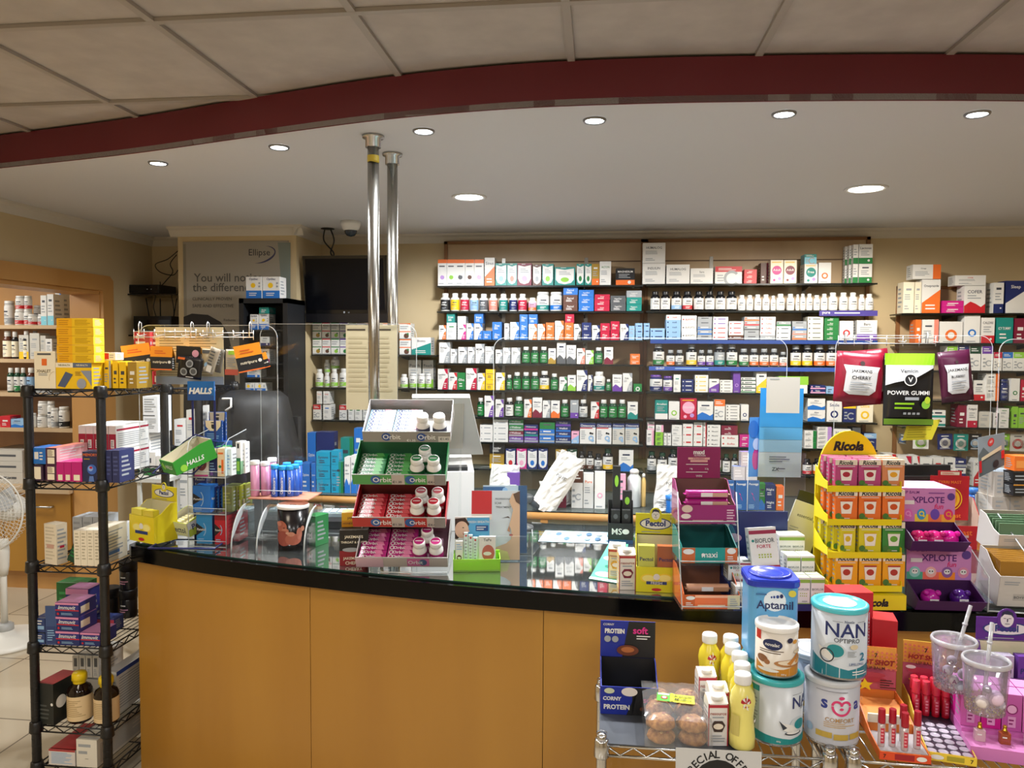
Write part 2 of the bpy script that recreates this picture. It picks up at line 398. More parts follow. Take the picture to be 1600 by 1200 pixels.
# panels between seams
seams = [onZ(202, 878, ZB).x, onZ(478, 917, ZB).x, onZ(848, 954, ZB).x, 99]
ins = [(p.x, p.y+.035) for p in FR]
for k in range(3):
    seg = [p for p in ins if seams[k]-1e-3 <= p[0] <= seams[k+1]]
    def at(x):
        for p, q in zip(ins, ins[1:]):
            if p[0] <= x <= q[0]: t = (x-p[0])/(q[0]-p[0]); return (x, p[1]+t*(q[1]-p[1]))
        return ins[0] if x < ins[0][0] else ins[-1]
    a = at(seams[k]+(.001 if k else 0)); c = at(min(seams[k+1], ins[-1][0])-.001)
    seg = [a]+[p for p in seg if a[0] < p[0] < c[0]]+[c]
    poly = seg+[(p[0], p[1]+.018) for p in reversed(seg)]
    b = MB(); b.prism(poly, .002, ZB-.002, WOOD); b.build('front_panel', ctr)
b = MB(); b.prism([(p[0]+.02*(i == 0), p[1]+.02) for i, p in enumerate(ins)]+[(p[0]+.02*(i == 0), p[1]+.03) for i, p in reversed(list(enumerate(ins)))], .01, ZB-.003, M('1A120A', .8)); b.build('dark_seam_backing', ctr)  # unseen dark strip added to stop light showing through the panel seams
b = MB(); a = ins[0]; b.box(a[0]-.001, a[0]+.018, a[1]+.018, a[1]+dd-.08, .002, ZB-.002, WOOD); b.build('side_panel', ctr)

# twin steel poles from counter to soffit
for px, py, lb in ((583, 212, 'front brushed steel pole between counter and soffit, with peeling yellow tape'), (613, 240, 'rear brushed steel pole between counter and soffit')):
    P = onZ(px, py, SZ); r = .0215
    t = root('steel_pole', (P.x, P.y, CZ), 0, lb, 'pole', 'steel poles on the counter')
    b = MB(); b.tube([(0, 0, .0), (0, 0, SZ-CZ-.002)], r, STEEL, 20); b.build('tube', t)
    b = MB(); H = SZ-CZ; b.lathe([(.029, H-.045), (.029, H-.012), (.04, H-.01), (.042, H-.001)], STEEL, 24); b.build('ceiling_flange', t)
    b = MB(); b.lathe([(.042, .0005), (.04, .01), (.029, .012), (.029, .04)], STEEL, 24); b.build('floor_flange', t)
    if px < 600:
        b = MB(); b.lathe([(.0222, H-.10), (.0226, H-.09), (.0222, H-.075)], M('C9B23A', .5), 16, cap=False)
        b.poly([(.0, -.0225, H-.1), (.03, -.026, H-.108), (.032, -.024, H-.104), (.006, -.0228, H-.094)], M('C9B23A', .5)); b.build('tape', t)
# ================================================================ packaging
def nm(c): return NAMES.get(c, 'grey')
def tx(w): return w.replace('_', ' ')
def inkof(c): return 'W' if c in 'KRCOGTBNPMXEUDSAH' else '3A3F4C'
def nt(T, u, v, h, c, mwid):
    """a name, or a plain printed bar where the photograph shows no readable word"""
    if T: return ('t', T, u, v, h, c, mwid)
    w_ = min(mwid, .6)*.42; return ('r', u-w_, v-h*.28, u+w_, v+h*.28, c)
def style(st, c, text, asp):
    """printed front of a carton: elements in face units"""
    c = list(c)+['A', 'A']; a, d = c[0], c[1]; ink = inkof(a); e = []; T = tx(text)
    if st == 'sw':   # swoosh in the lower right corner
        e = [('p', [(.42, 0), (1, 0), (1, .58), (.78, .52), (.6, .32)], d), ('p', [(.62, 1), (1, 1), (1, .72), (.82, .8)], d),
             nt(T, .42, .72, .11, '2A2D36', .7), ('l', .1, .5, .55, .66, 3, 'A'), ('l', .62, .06, .92, .34, 3, 'W')]
    elif st == 'so': # plain colour with a name
        e = [nt(T, .5, .58, .24, ink, .75), ('l', .2, .14, .8, .42, 2, ink)]
    elif st == 'ba': # colour band at the foot
        e = [('r', 0, 0, 1, .3, d), nt(T, .5, .8, .13, ink, .8), ('l', .15, .4, .85, .68, 3, 'A'), ('c', .72, .16, .09, 'W')]
    elif st == 'ta': # colour band at the head and a small picture
        e = [('r', 0, .86, 1, 1, d), ('l', .15, .68, .85, .8, 1, '5A5C60'), ('t', T, .5, .76, .08, 'K', .8), ('c', .5, .32, .24, c[2]), ('c', .58, .42, .1, 'W'), ('l', .1, .04, .9, .12, 1, 'A')]
    elif st == 'tb': # coloured head band, white below with a round window
        e = [('r', 0, .68, 1, 1, d), ('l', .12, .76, .9, .92, 2, 'W'), ('o', .62, .3, .3, .2, 'A', 40, 320), ('l', .08, .1, .4, .55, 3, 'A')]
    elif st == 'li': # plain medicine carton
        e = [nt(T, .5, .76, .12, d if d != 'W' else 'D', .7), ('l', .12, .42, .8, .62, 3, 'A'), ('l', .12, .1, .6, .26, 2, 'A')]
    elif st == 'ar': # arched label inside a coloured frame
        e = [('p', [(.06, .92), (.06, .3), (.2, .12), (.5, .05), (.8, .12), (.94, .3), (.94, .92), (.5, .85)], 'W'), ('l', .22, .55, .8, .78, 3, 'A'), ('e', .5, .3, .2, .13, d), ('l', .3, .93, .7, .98, 1, 'W')]
    elif st == 'ci': # big coloured disc
        e = [('c', .5, .56, .38, d), nt(T, .5, .58, .13, 'W', .6), ('c', .3, .14, .1, d), ('c', .72, .2, .13, 'V'), ('l', .1, .86, .9, .95, 1, 'Y')]
    elif st == 'st': # flat carton end: stripe and name
        e = [('r', 0, .1, 1, .38, d), nt(T, .5, .68, .34, ink if d != a else 'D', .72), ('c', .1, .66, .05, d)]
    elif st == 'sl': # flat slab end with text only
        e = [nt(T, .58, .5, .34, d if d != a else ink, .62), ('c', .12, .5, .05, d)]
    elif st == 'vb': # vertical bar at one side
        e = [('r', .72, 0, 1, 1, d), nt(T, .38, .72, .12, '3A3F4C', .5), ('l', .08, .2, .6, .55, 4, 'A')]
    elif st == 'wa': # wave
        e = [('p', [(0, 0), (1, 0), (1, .34), (.8, .22), (.55, .34), (.3, .42), (0, .26)], d), nt(T, .5, .78, .13, '26304C', .7), ('l', .15, .5, .8, .68, 2, 'A')]
    elif st == 'oc': # bone tablets carton
        e = [('r', 0, .8, 1, 1, 'N'), ('t', 'Osteocare', .5, .89, .12, 'W', .9), ('r', 0, .74, .8, .79, d), ('l', .08, .2, .45, .66, 5, 'A'), ('c', .68, .52, .07, 'K'), ('c', .8, .5, .06, 'K'), ('o', .72, .28, .17, .09, 'J'), ('e', .82, .16, .09, .06, 'J')]
    elif st == 'he': # herb picture box, four panels
        e = [('r', 0, .44, 1, .5, d), ('r', 0, .93, 1, 1, d), ('c', .62, .2, .22, c[2]), ('c', .75, .32, .09, 'G'), ('l', .08, .6, .8, .86, 2, 'A'), ('r', 0, 0, 1, .05, 'A')]
    elif st == 'op': # probiotic box
        e = [('r', 0, 0, 1, .36, 'B'), ('t', 'Optibac', .5, .88, .13, 'N', .92), ('c', .46, .6, .15, 'Y'), ('c', .86, .7, .06, 'A'), ('c', .86, .55, .06, 'A'), ('l', .2, .1, .8, .28, 2, 'W')]
    elif st == 'ha': # diagonal half
        e = [('p', [(0, 0), (1, 0), (1, .7), (0, .3)], d), nt(T, .5, .8, .13, ink, .8), ('l', .2, .08, .8, .28, 2, 'W')]
    elif st == 'fi': # fish / eye picture
        e = [('t', T, .5, .8, .15, d, .8), ('c', .5, .36, .26, d), ('c', .5, .36, .15, a), ('l', .15, .02, .85, .1, 1, 'A')]
    return e
SIDE = {}
def carton(w, h, d, c, st, text='', name='carton', els=None, side=None, topc=None, r=.45):
    """upright or flat box, centred on x, front on y=0, standing on z=0"""
    a = c if len(c) == 6 else c[0]; b = MB(); b.box(-w/2, w/2, 0, d, 0, h, M(a, r))
    b.face(els if els is not None else style(st, c, text, h/w), (-w/2, 0, 0), (w, 0, 0), (0, 0, h))
    s = side or [('l', .15, .15, .85, .85, 5, 'A')]
    b.face(s, (w/2, 0, 0), (0, d, 0), (0, 0, h)); b.face(s, (-w/2, d, 0), (0, -d, 0), (0, 0, h))
    if topc: b.face([('r', 0, 0, 1, 1, topc)], (-w/2, 0, h), (w, 0, 0), (0, d, 0))
    # tuck-flap seam along the top edge
    b.face([('r', .02, .03, .98, .05, 'Z' if a != 'Z' else 'A')], (-w/2, 0, h), (w, 0, 0), (0, d, 0))
    return b
def bottle(w, h, body, cap, lab, acc, text='', wide=False, parent=None, loc=(0, 0, 0), rz=0, label=None, cat='bottle', group=None, glossy=.25, name='supplement_bottle'):
    r = w/2; b = MB(); capr = r*(.92 if wide else .66); ch = h*(.16 if wide else .2); sh = h*(.04 if wide else .12); zb = h-ch-sh
    bm = M(body, glossy)
    b.lathe([(r*.9, 0), (r, h*.03), (r, zb), (r*.93, zb+sh*.45), (capr*.88, zb+sh), (capr*.88, h-ch*.9)], bm, 18)
    z0, z1 = h*.07, zb*.94
    b.lathe([(r+.0005, z0), (r+.0005, z1)], M(lab), 18, cap=False)
    if acc: b.lathe([(r+.0009, z0+.001), (r+.0009, z0+(z1-z0)*.36)], M(acc), 18, cap=False)
    b.wrap([('r', .32, .68, .68, .77, inkof(lab)), ('l', .25, .42, .75, .6, 2, inkof(lab)), ('l', .3, .08, .7, .26, 2, 'W' if acc else 'A')], r+.0009, z0, z1, 150)
    o = b.build(name, parent, loc, rz); tag(o, label, cat, group)
    c = MB(); c.lathe([(capr*.98, 0), (capr, ch*.1), (capr, ch*.88), (capr*.93, ch)], M(cap, .35), 18)
    c.lathe([(capr+.0006, ch*(.3 if not wide else .2)), (capr+.0006, ch*.36)], M('A' if cap == 'W' else 'D'), 18, cap=False)
    c.build('cap', o, (0, 0, h-ch)); return o

FEAT = dict(sw='{1} corner swoosh', so='white lettering', ba='{1} foot band', ta='{1} head band and {2} picture', tb='{1} head band', li='printed lines', ar='arched white label',
            ci='{1} disc', st='{1} stripe', sl='{1} lettering', vb='{1} side bar', wa='{1} wave', oc='bone picture', he='{1} herb panels', op='yellow spot', ha='{1} diagonal', fi='round {1} picture')
KIND = dict(sw='supplement_box', so='vitamin_box', ba='remedy_box', ta='tea_box', tb='cream_box', li='medicine_box', ar='herbal_box', ci='multivitamin_box', st='tablet_box', sl='capsule_box', vb='cream_box', wa='remedy_box', oc='vitamin_box', he='tea_box', op='probiotic_box', ha='supplement_box', fi='remedy_box')  # all are cartons; the name follows the print style only
PEND = []   # (object, look, shelf phrase, group)
ORD = ['', 'first', 'second', 'third', 'fourth', 'fifth', 'sixth', 'seventh', 'eighth', 'ninth', 'tenth']
def ordn(i): return ORD[i] if i < len(ORD) else f'{i}th' if i % 10 not in (1, 2, 3) or 10 < i < 20 else f'{i}'+{1: 'st', 2: 'nd', 3: 'rd'}[i % 10]
def shelf_row(Y, zpx, spec, phrase, group, depth=.11, jit=1):
    """spec lines: kind x0 x1 top style colours [text]; x and top are where the photograph shows the item's front"""
    rnd = random.Random(len(spec)+zpx[1])
    z0 = onY(zpx[0], zpx[1], Y).z if len(zpx) == 2 else zpx[2]
    for ln in spec.strip().split('\n'):
        t = ln.split()
        if not t: continue
        kd = t[0]; dy = 0; up = 0
        if kd[-1] == "'": kd = kd[:-1]; dy = .09          # stands in a second row behind
        x0, x1, tp = float(t[1]), float(t[2]), float(t[3]); st = t[4]; cs = t[5].split('/'); text = t[6] if len(t) > 6 else ''
        y = Y+.012+dy+rnd.uniform(0, .012)*jit; A_ = onY(x0, tp, y); B_ = onY(x1, tp, y); w = (B_.x-A_.x)*.975; cx = (A_.x+B_.x)/2; ht = (A_.z+B_.z)/2-z0
        if len(t) > 7: zz = onY(x0, float(t[7]), y).z; ht -= zz-z0
        else: zz = z0+.0005
        rz = rnd.uniform(-.03, .03)*jit
        if kd[0] == 'b':
            n = int(kd[1:] or 1); h1 = ht/n
            for i in range(n):
                c = cs[min(i, len(cs)-1)]
                d_ = min(depth, .1) if n == 1 else depth
                bb = carton(w, h1*.985, d_, c, st, text)
                o = bb.build(KIND.get(st, 'carton'), None, (cx+rnd.uniform(-.001, .001), y, zz+i*h1), rz if n == 1 else rz*.3)
                c3 = [nm(q) for q in (list(c)+['A', 'A'])[:3]]
                look = f"{c3[0]} carton with {FEAT[st].format(*c3)}"
                if n > 1: look = f"{c3[0]} flat carton, {'topmost' if i == n-1 else ('bottom' if i == 0 else ordn(i+1)+' up')} in stack"
                PEND.append((o, look, phrase, group, KIND.get(st, 'carton').replace('_', ' '), cx))
        else:
            c = (list(cs[0])+['W']*4)[:4]; body, cap, lab, acc = c; acc = '' if acc == '-' or acc == lab else acc
            o = bottle(w, ht, body, cap, lab, acc, text, wide=(kd[0] == 't'), loc=(cx, y+w/2, zz), rz=rnd.uniform(-.2, .2), name='tub' if kd[0] == 't' else 'supplement_bottle')
            look = f"{nm(body)} {'tub' if kd[0]=='t' else 'bottle'} with {nm(cap)} cap and {nm(lab) if not acc else nm(acc)} label"
            PEND.append((o, look, phrase, group, 'tub' if kd[0] == 't' else 'bottle', cx))
def finish_labels():
    from collections import defaultdict
    by = defaultdict(list)
    for p in PEND: by[(p[1], p[2])].append(p)
    for (look, ph), L in by.items():
        L.sort(key=lambda p: p[5]+p[0].location.z*.001)
        for i, p in enumerate(L):
            if len(L) == 1: lab = f"{look}, {ph}"
            else: lab = f"{look}, {'leftmost' if i == 0 else ('rightmost' if i == len(L)-1 else ordn(i+1)+' from left')}, {ph}"
            wd = lab.split()
            if len(wd) > 16: lab = lab.replace(' with ', ', ').replace(' and ', ', ').replace(' picture', ''); wd = lab.split()
            if len(wd) > 16: lab = lab.replace(' such from left', ' from left').replace(' carton', ' box')
            tag(p[0], lab, p[4], p[3])

def glass_shelf(x0, x1, Y, zpx, yb, label, brackets=(), strip=None, th=.008, group='glass shelves of the back wall'):
    """thin glass shelf whose front edge is on Y and whose top is z; it reaches back to yb"""
    z = onY(zpx[0], zpx[1], Y).z; a = onY(x0, zpx[1], Y).x; c = onY(x1, zpx[1], Y).x
    t = root('glass_shelf', ((a+c)/2, Y, z-.002), 0, label, 'shelf', group); hw = (c-a)/2
    b = MB(); b.box(-hw, hw, .0012, yb-Y, -th, 0, SHG); b.build('pane', t)
    b = MB(); b.box(-hw, hw, 0, .0012, -th-.002, 0, SHE); b.box(-hw-.001, -hw, 0, yb-Y, -th, 0, SHE); b.box(hw, hw+.001, 0, yb-Y, -th, 0, SHE); b.build('front_edge', t)
    for f in (.3, .72):
        x = -hw+2*hw*f; b = MB(); b.ext([(x-.004, yb-Y, -th-.0005), (x-.004, .03, -th-.0005), (x-.004, .03, -th-.012), (x-.004, yb-Y, -th-.03)], (.008, 0, 0), M('4A4A4A', .3, .7)); b.build('bracket', t)
    if strip:
        xa, xb, col, els, hh = strip; A2 = onY(xa, zpx[1], Y).x-(a+c)/2; B2 = onY(xb, zpx[1], Y).x-(a+c)/2
        b = MB(); b.box(A2, B2, -.004, -.001, -hh, 0, M(col)); b.face(els, (A2, -.004, -hh), (B2-A2, 0, 0), (0, 0, hh)); b.build('shelf_strip', t)
    return z
YF = YS-.2      # front plane of the back wall shelves
def rows(x0, x1, specs, where, group, Y=YF, yb=YS-.002, strips={}):
    for i, (zx, zy, sp) in enumerate(specs):
        ph = f"{ORD[i+1]} shelf, {where}"
        glass_shelf(x0, x1, Y, (zx, zy), yb, f"thin glass shelf, {ORD[i+1]} from the top in the {where}", strip=strips.get(i))
        shelf_row(Y, (zx, zy), sp, ph, f"{group}, {ORD[i+1]} shelf")
# ================================================================ stock on the back wall
LB = [
(845, 445.5, '''
b 684 698 405 ta WOV
b 698 712 405 ta WOL
b 712 727 405 ta WOD
b 727 741 405 ta WOU
b 741 756 405 ta WOF
b 757 773 402 ha WO Sinus
b 774 792 411 ar TJ
b 792 808 411 ar TS
b 808 831 411 ar XF
b 832 846 413 ar UA
b 847 865 412 ar TL
b 866 899 417 ar TL
b 901 913 412 ar TG
b 914 925 412 ar TG
b 925 937 412 ba HO
b 937 955 408 li WG ACTON
b 962 992 419 ba KO MAGNESIUM
'''),
(845, 486, '''
o 687 702 458 x WWK-
o 703 717 458 x WWY-
o 718 732 458 x WWC-
o 733 747 459 x WWJ-
o 748 762 459 x WWD-
o 763 777 459 x WWS-
o 779 793 459 x WWT-
o 795 808 459 x WWN-
o 809 823 459 x WWC-
o 825 838 465 x WWFO
t 838 858 456 x WWWT
t 859 879 456 x WWWB
b3 880 903 448 so U/U/B Ferrol
b3 904 928 453 so B Aquaflow
b3 929 953 460 so C Energy
b2 954 978 462 so D VegeClor
b3 979 1003 454 so T/T/A Vegepark
'''),
(845, 531, '''
b 686 697 508 sw WO
b 698 713 504 li WG
b 715 728 507 sw WM
b 729 740 505 sw WB
b 741 754 505 sw WB
b 754 768 517 so B Iron
b2 769 784 503 so B Zinc
b 788 796 505 sw WA
b 797 811 503 sw WB Citro
b3 812 825 491 so B Zinc
b 826 839 506 sw WO Chrom
b 840 852 506 sw WO Chrom
b2 853 866 504 so O Plex
b 867 881 501 sw WO Chroma
b2 882 896 504 so O Plex
b 897 908 506 sw WD
b2 909 924 504 so N Super
b 925 937 508 sw WN
b2 938 953 505 so C Plex
b2 954 968 502 so C Plex
b 969 982 506 sw WN Krill
b 983 992 509 li J
b3 993 1004 505 sl JN
b 698 711 489 so T Iron 504
b 715 728 494 li WA Oral 507
b 741 755 489 so B Iron 505
b 826 840 491 so B Boost 506
b 883 897 490 so C Easy 504
'''),
(845, 568.5, '''
b 686 703 534 sw WA Ginkgo
b 704 714 545 sw WA
b 716 730 542 sw WA
b 731 742 542 sw WA
b 743 757 537 sw WA MSM
b 758 771 541 sw WA Selenium
b 774 785 546 sw WA
b 786 798 543 sw WA Zinc
b 799 813 543 sw WA Zinc
o 815 828 542 x EWG-
o 829 842 542 x EWG-
o 843 856 542 x EWG-
b 857 869 544 wa WH
b 870 884 534 wa WD
b 885 900 539 wa WD Kelp
b 901 914 544 sw WS
b 915 928 547 sw WL
o 929 942 543 x EWG-
b 944 958 542 wa WX
b2 985 1000 553 so O Curcumin
'''),
(845, 610.5, '''
b 684 700 576 sw WC Lecithin
b 701 714 582 sw WR
b 715 727 582 so G Olive
b 728 745 575 sw WC Sea_Kelp
b 746 758 583 sw WY
b2 759 773 577 so Y Inositol
b 775 789 582 sw WY
o 791 800 586 x EWG-
o 801 814 582 x EWG-
o 815 828 582 x EWG-
o 829 842 582 x EWG-
o 843 858 580 x KWWY
o 860 872 584 x EWG-
b 874 886 589 sw WG
b 887 900 586 wa WL
b 901 918 578 sw WN Glucosamine
b 919 926 586 sw WN
o 927 946 581 x WWWT
o 947 955 593 x EWG-
b 957 972 585 wa WP Bilberry
b 973 988 583 sw WA Kelp
b 990 1003 600 fi GW
'''),
(845, 653, '''
o 745 756 622 x EWG-
b 757 772 618 sw WP
b 774 787 624 sw WP
o 789 802 622 x KWW-
o 803 818 620 x EWG-
b 819 831 624 sw WO
b 832 847 621 wa WX Siberian
b 848 860 626 sw WA
b 861 875 626 wa WO
o 876 889 625 x EWG-
b 891 904 625 ba AP
o 905 918 625 x KWWA
b 923 936 628 sw WR
o 937 950 625 x EWG-
o 951 965 625 x EWG-
o 966 979 625 x EWG-
b 981 997 628 wa WT
'''),
(845, 692.5, '''
b3 750 770 664 sl WA
b4 771 794 656 sl WA
b4 795 818 656 st P/X/G/G Wellman
b3 819 841 664 st P/NT/NM Wellwoman
b3 843 867 660 st B/B/GG
b4 868 892 658 st N/NB/NB/NP Wellkid
b 893 905 674 ha FJ
b 906 931 661 oc WC
b 932 956 661 oc WR
b 957 976 661 oc ZJ
b 977 999 661 oc ZJ
'''),
(845, 734, '''
b 765 788 708 ba HY
b 765 789 694 so K Insider 708
b 790 806 701 ar NR
b 807 823 701 ar MF
b 824 840 701 ar NB
b 841 856 701 ar NB
b 868 885 702 ar HG
b 887 902 702 ar EG
o 903 915 706 x KKWU
o 916 928 706 x KKWU
o 929 941 710 x KKWD
o 942 958 702 x KEWY
b 967 990 703 wa WB
''')]
rows(683, 1005, LB, 'left maple bay', 'left bay stock')
RB = [
(1190, 442.5, '''
b 1004 1040 411 li WD INSULIN
b 1004 1040 379 li WD HUMALOG 411
b 1041 1078 413 li WD HUMALOG
b 1079 1115 419 li WD Sure
b 1117 1160 416 tb WR Glucagon
b3 1163 1183 421 so R Reflex
b 1204 1224 406 ci IM Adult
b 1225 1245 406 ci IX Adult
b 1257 1278 412 ci WT Free
b 1257 1276 397 tb QT Free 412
b 1279 1299 410 fi WO
b 1342 1363 412 ba WG
b 1342 1364 381 ba WG Lactose 412
'''),
(1190, 485, '''
o 1017 1032 455 x KKW-
o 1033 1048 455 x KKW-
o 1050 1066 455 x KKWJ
o 1067 1083 455 x KKWR
o 1085 1101 455 x KKW-
o 1102 1118 455 x KKW-
o 1119 1135 455 x KKW-
o 1136 1153 455 x KKW-
o 1154 1166 461 x WWW-
o 1167 1178 461 x WWW-
o 1179 1191 460 x WWW-
o 1192 1204 460 x WWW-
o 1205 1213 462 x WWW-
o 1214 1228 459 x WWW-
o 1230 1243 459 x WWW-
o 1244 1250 460 x WWW-
o 1251 1260 459 x WWW-
o 1261 1271 459 x WWW-
o 1272 1283 461 x WWW-
o 1284 1295 459 x WWW-
o 1296 1311 457 x WWW-
o 1313 1327 457 x WWW-
o 1328 1342 457 x WWW-
o 1343 1353 460 x WWW-
o 1354 1367 459 x WWW-
'''),
(1190, 531, '''
b3 1006 1015 505 sl JN
b2 1016 1039 513 sl JN
b5 1041 1064 492 sl JN/JN/JN/JN/WR medi
b3 1065 1089 493 sl WD/WD/WR BUFOPTO
b5 1090 1113 495 st A/AB/AB/A/A
b5 1114 1138 495 sl WR/WR/WR/WP/WP
b4 1139 1162 502 sl UA/WR/WR/WR
b5 1163 1187 495 st A/A/AD/AR/AO
b5 1188 1212 495 sl A/WR/WR/WR/WR Foliflex
b3 1213 1236 510 sl WD
b1 1213 1236 502 st AG Plus 510
b4 1238 1261 502 st AO/AS/AB/A
b5 1262 1287 495 sl ID
b5 1288 1311 495 so G Fibre
b 1312 1334 501 fi WR
b 1339 1371 500 ba WP Bars
'''),
(1160, 573, '''
o 1021 1039 537 x KAWG
o 1042 1055 547 x KAWO
o 1056 1069 547 x KAWD
o 1073 1090 538 x KAWY
o 1091 1103 547 x KAWP
o 1104 1116 547 x KAWP
o 1117 1134 538 x KAAT
o 1136 1154 538 x KAWG
o 1156 1171 545 x KAWG
o 1172 1187 545 x KAWO
o 1188 1203 545 x KAWO
o 1204 1218 545 x KAWO
o 1219 1231 550 x KAWS
o 1237 1254 539 x KAWY
o 1255 1272 539 x KAWY
o 1274 1292 539 x KAWO
o 1293 1311 539 x KAWO
'''),
(1160, 614, '''
t 1016 1036 586 x NPWN Radiant
t 1037 1052 588 x NPWP
b 1053 1064 585 li WT
b3 1065 1084 593 sl NW
b4 1086 1107 586 sl WY
b 1108 1124 592 ha WP
b4 1125 1145 594 sl WD
b 1146 1157 581 fi PV
b4 1158 1181 590 st WG/WE/WE/WE
b 1182 1198 581 ha WY
b2 1266 1290 602 st NF Relax
b 1291 1303 604 so J
b 1199 1262 600 li WG
b 1216 1264 588 so L Supramarine 601
'''),
(1160, 657.5, '''
b 1024 1044 625 ba TW Arcalion
b 1045 1062 627 fi WL
b 1063 1089 622 ci CF COLLAGEN
b 1090 1115 627 wa WB
b 1116 1133 624 tb WO SWISS
b5 1134 1156 633 sl WD
b 1158 1170 632 fi WN
b2 1262 1290 622 wa WB Alive
b 1292 1316 626 fi WN Smile
b 1318 1338 628 tb NY
b 1339 1365 628 fi IY Little
'''),
(1160, 699, '''
b 1011 1022 672 vb WF
b2 1012 1023 659 st WF Pink 672
b3 1024 1036 675 so L
b 1025 1037 664 vb WF Pink 675
b 1037 1042 677 li WD
b 1043 1049 677 li WD
b2 1050 1066 664 li WD Omega
b3 1067 1083 662 sl WR
b3 1084 1098 660 sl WR
b2 1099 1104 660 vb WR
b5 1105 1126 664 sl WD Metafol
b2 1127 1154 680 sl WR Bioflex
b2 1127 1153 665 so X Sea 680
b2 1156 1172 680 so M
b3 1257 1276 673 vb WG Bio
b5 1277 1300 667 vb WV
b 1303 1330 670 fi WD Natabiol
b 1332 1345 668 so D
b 1350 1370 677 tb NJ Reduce
'''),
(1160, 741, '''
o 1012 1026 706 x KEWA
o 1028 1043 708 x KEWG
o 1045 1061 703 x KEWN
o 1063 1072 708 x KEE-
b 1073 1081 712 so D
o 1082 1097 706 x KEW-
o 1099 1114 706 x KEWG
o 1115 1128 708 x KEWG
o 1130 1142 710 x KEW-
o 1144 1154 710 x KEW-
o 1256 1270 718 x KKWR
o 1272 1288 718 x KKWO
''')]
stp = {1: (1280, 1371, '4A3F92', [('t', 'pure', .12, .5, .55, 'W', .16), ('l', .26, .3, .96, .8, 1, 'W')], .034),
       2: (1016, 1371, '1C3F8C', [], .024), 3: (1014, 1311, '3455A8', [('t', 'QUEST', .06, .5, .6, 'W', .1), ('l', .14, .25, .36, .8, 1, 'J')], .026)}
rows(1010, 1371, RB, 'right maple bay', 'right bay stock', strips=stp)
# deep side row of green and white boxes beside the tall pair on the top shelf
FB = [
(1500, 489, '''
b 1412 1429 440 li I
b 1430 1440 440 li I
b 1441 1470 436 ha WO Omeprazole
b 1426 1471 413 vb WO Omega 436
b2 1472 1506 470 so M
b 1507 1541 446 wa WR COFER
b 1492 1541 430 li WR COFER 446
b 1553 1569 441 ba WN
b 1572 1604 438 ha NW Sleep
'''),
(1500, 536, '''
b 1431 1440 499 so O
b 1441 1467 499 vb WS
b 1468 1505 502 fi WO
b 1507 1532 492 fi WB
b 1534 1555 496 ba WR CALDRE
b 1557 1584 496 so T ICY_TUMMY
b 1586 1604 497 so X
'''),
(1500, 579, '''
b 1480 1496 540 tb WL
b 1497 1514 538 tb WN
b 1516 1533 540 tb WE
b 1535 1552 540 tb WP
b 1553 1566 550 tb WC
b 1567 1583 550 tb WB
b 1584 1601 550 tb WL
'''),
(1500, 626, '''
b3 1506 1520 585 li WR
b 1522 1540 594 ba WR
b2 1541 1562 583 vb WO
t 1563 1579 593 x NNN-
b 1580 1594 591 fi WG
b 1595 1606 593 so C
'''),
(1500, 668, '''
b2 1455 1478 641 st WT
b 1497 1511 632 so X
b 1512 1528 632 ba WC Foligain
b 1530 1550 643 li Z
b 1554 1561 645 vb WD
b2 1562 1577 638 li WG
b 1582 1591 635 so L
b 1592 1606 637 vb LW
'''),
(1500, 760, '''
b 1383 1400 709 sw WR
b 1402 1424 712 sw WC
b 1426 1437 712 sw WR
b 1438 1457 715 li WD
b 1458 1475 714 li WR
b 1477 1493 715 ba WL
b3 1493 1510 717 st WN/WN/N
b 1522 1533 716 ha WR XY
b2 1546 1570 722 li W
''')]
rows(1409, 1700, FB, 'far right bay', 'far right bay stock')
# hanging blister cards below the fifth shelf of the far right bay
hz = onY(1500, 672, YF).z
for x0, x1, y1, c, c2, lb, tilt in ((1408, 1420, 692, 'D', 'B', 'dark blister card hanging half behind the yellow note', .1), (1430, 1454, 700, 'W', 'L', 'white and green card hanging under the yellow note', 0),
        (1468, 1491, 701, 'N', 'W', 'blue and white dental card hanging tilted below far right bay', -.05), (1494, 1516, 703, 'T', 'W', 'teal floss card with white round pack hanging below far right bay', 0),
        (1518, 1537, 702, 'K', 'J', 'black toothbrush card hanging below far right bay', 0), (1564, 1581, 702, 'L', 'T', 'green floss card hanging beside the mountain leaflet', 0), (1583, 1606, 704, 'Z', 'R', 'white card with red bristles hanging at the photo edge', 0)):
    A_ = onY(x0, 676, YF); B_ = onY(x1, y1, YF); wd = B_.x-A_.x; hh = A_.z-B_.z
    b = MB(); b.prism([(-wd/2, 0), (wd/2, 0), (wd/2, .002), (-wd/2, .002)], -hh, 0, M(c)); b.face([('r', .25, .82, .75, .88, 'W' if c != 'Z' else 'D'), ('c', .5, .42, .36, c2), ('c', .5, .42, .2, c if c2 == 'W' else 'W'), ('l', .15, .04, .85, .14, 2, 'W')], (-wd/2, 0, -hh), (wd, 0, 0), (0, 0, hh))
    b.prism([(-wd*.3, -.012), (wd*.3, -.012), (wd*.3, -.001), (-wd*.3, -.001)], -hh*.7, -hh*.35, FILM)
    o = b.build('hanging_card', None, ((A_.x+B_.x)/2, YF+.03, A_.z-.01)); o.rotation_euler = (0, tilt, 0); tag(o, lb, 'blister card', 'hanging cards of the far right bay')
    b = MB(); b.tube([(0, .1, .008), (0, -.02, .008), (0, -.024, .014)], .0015, CHROME, 6); b.build('hook', o)

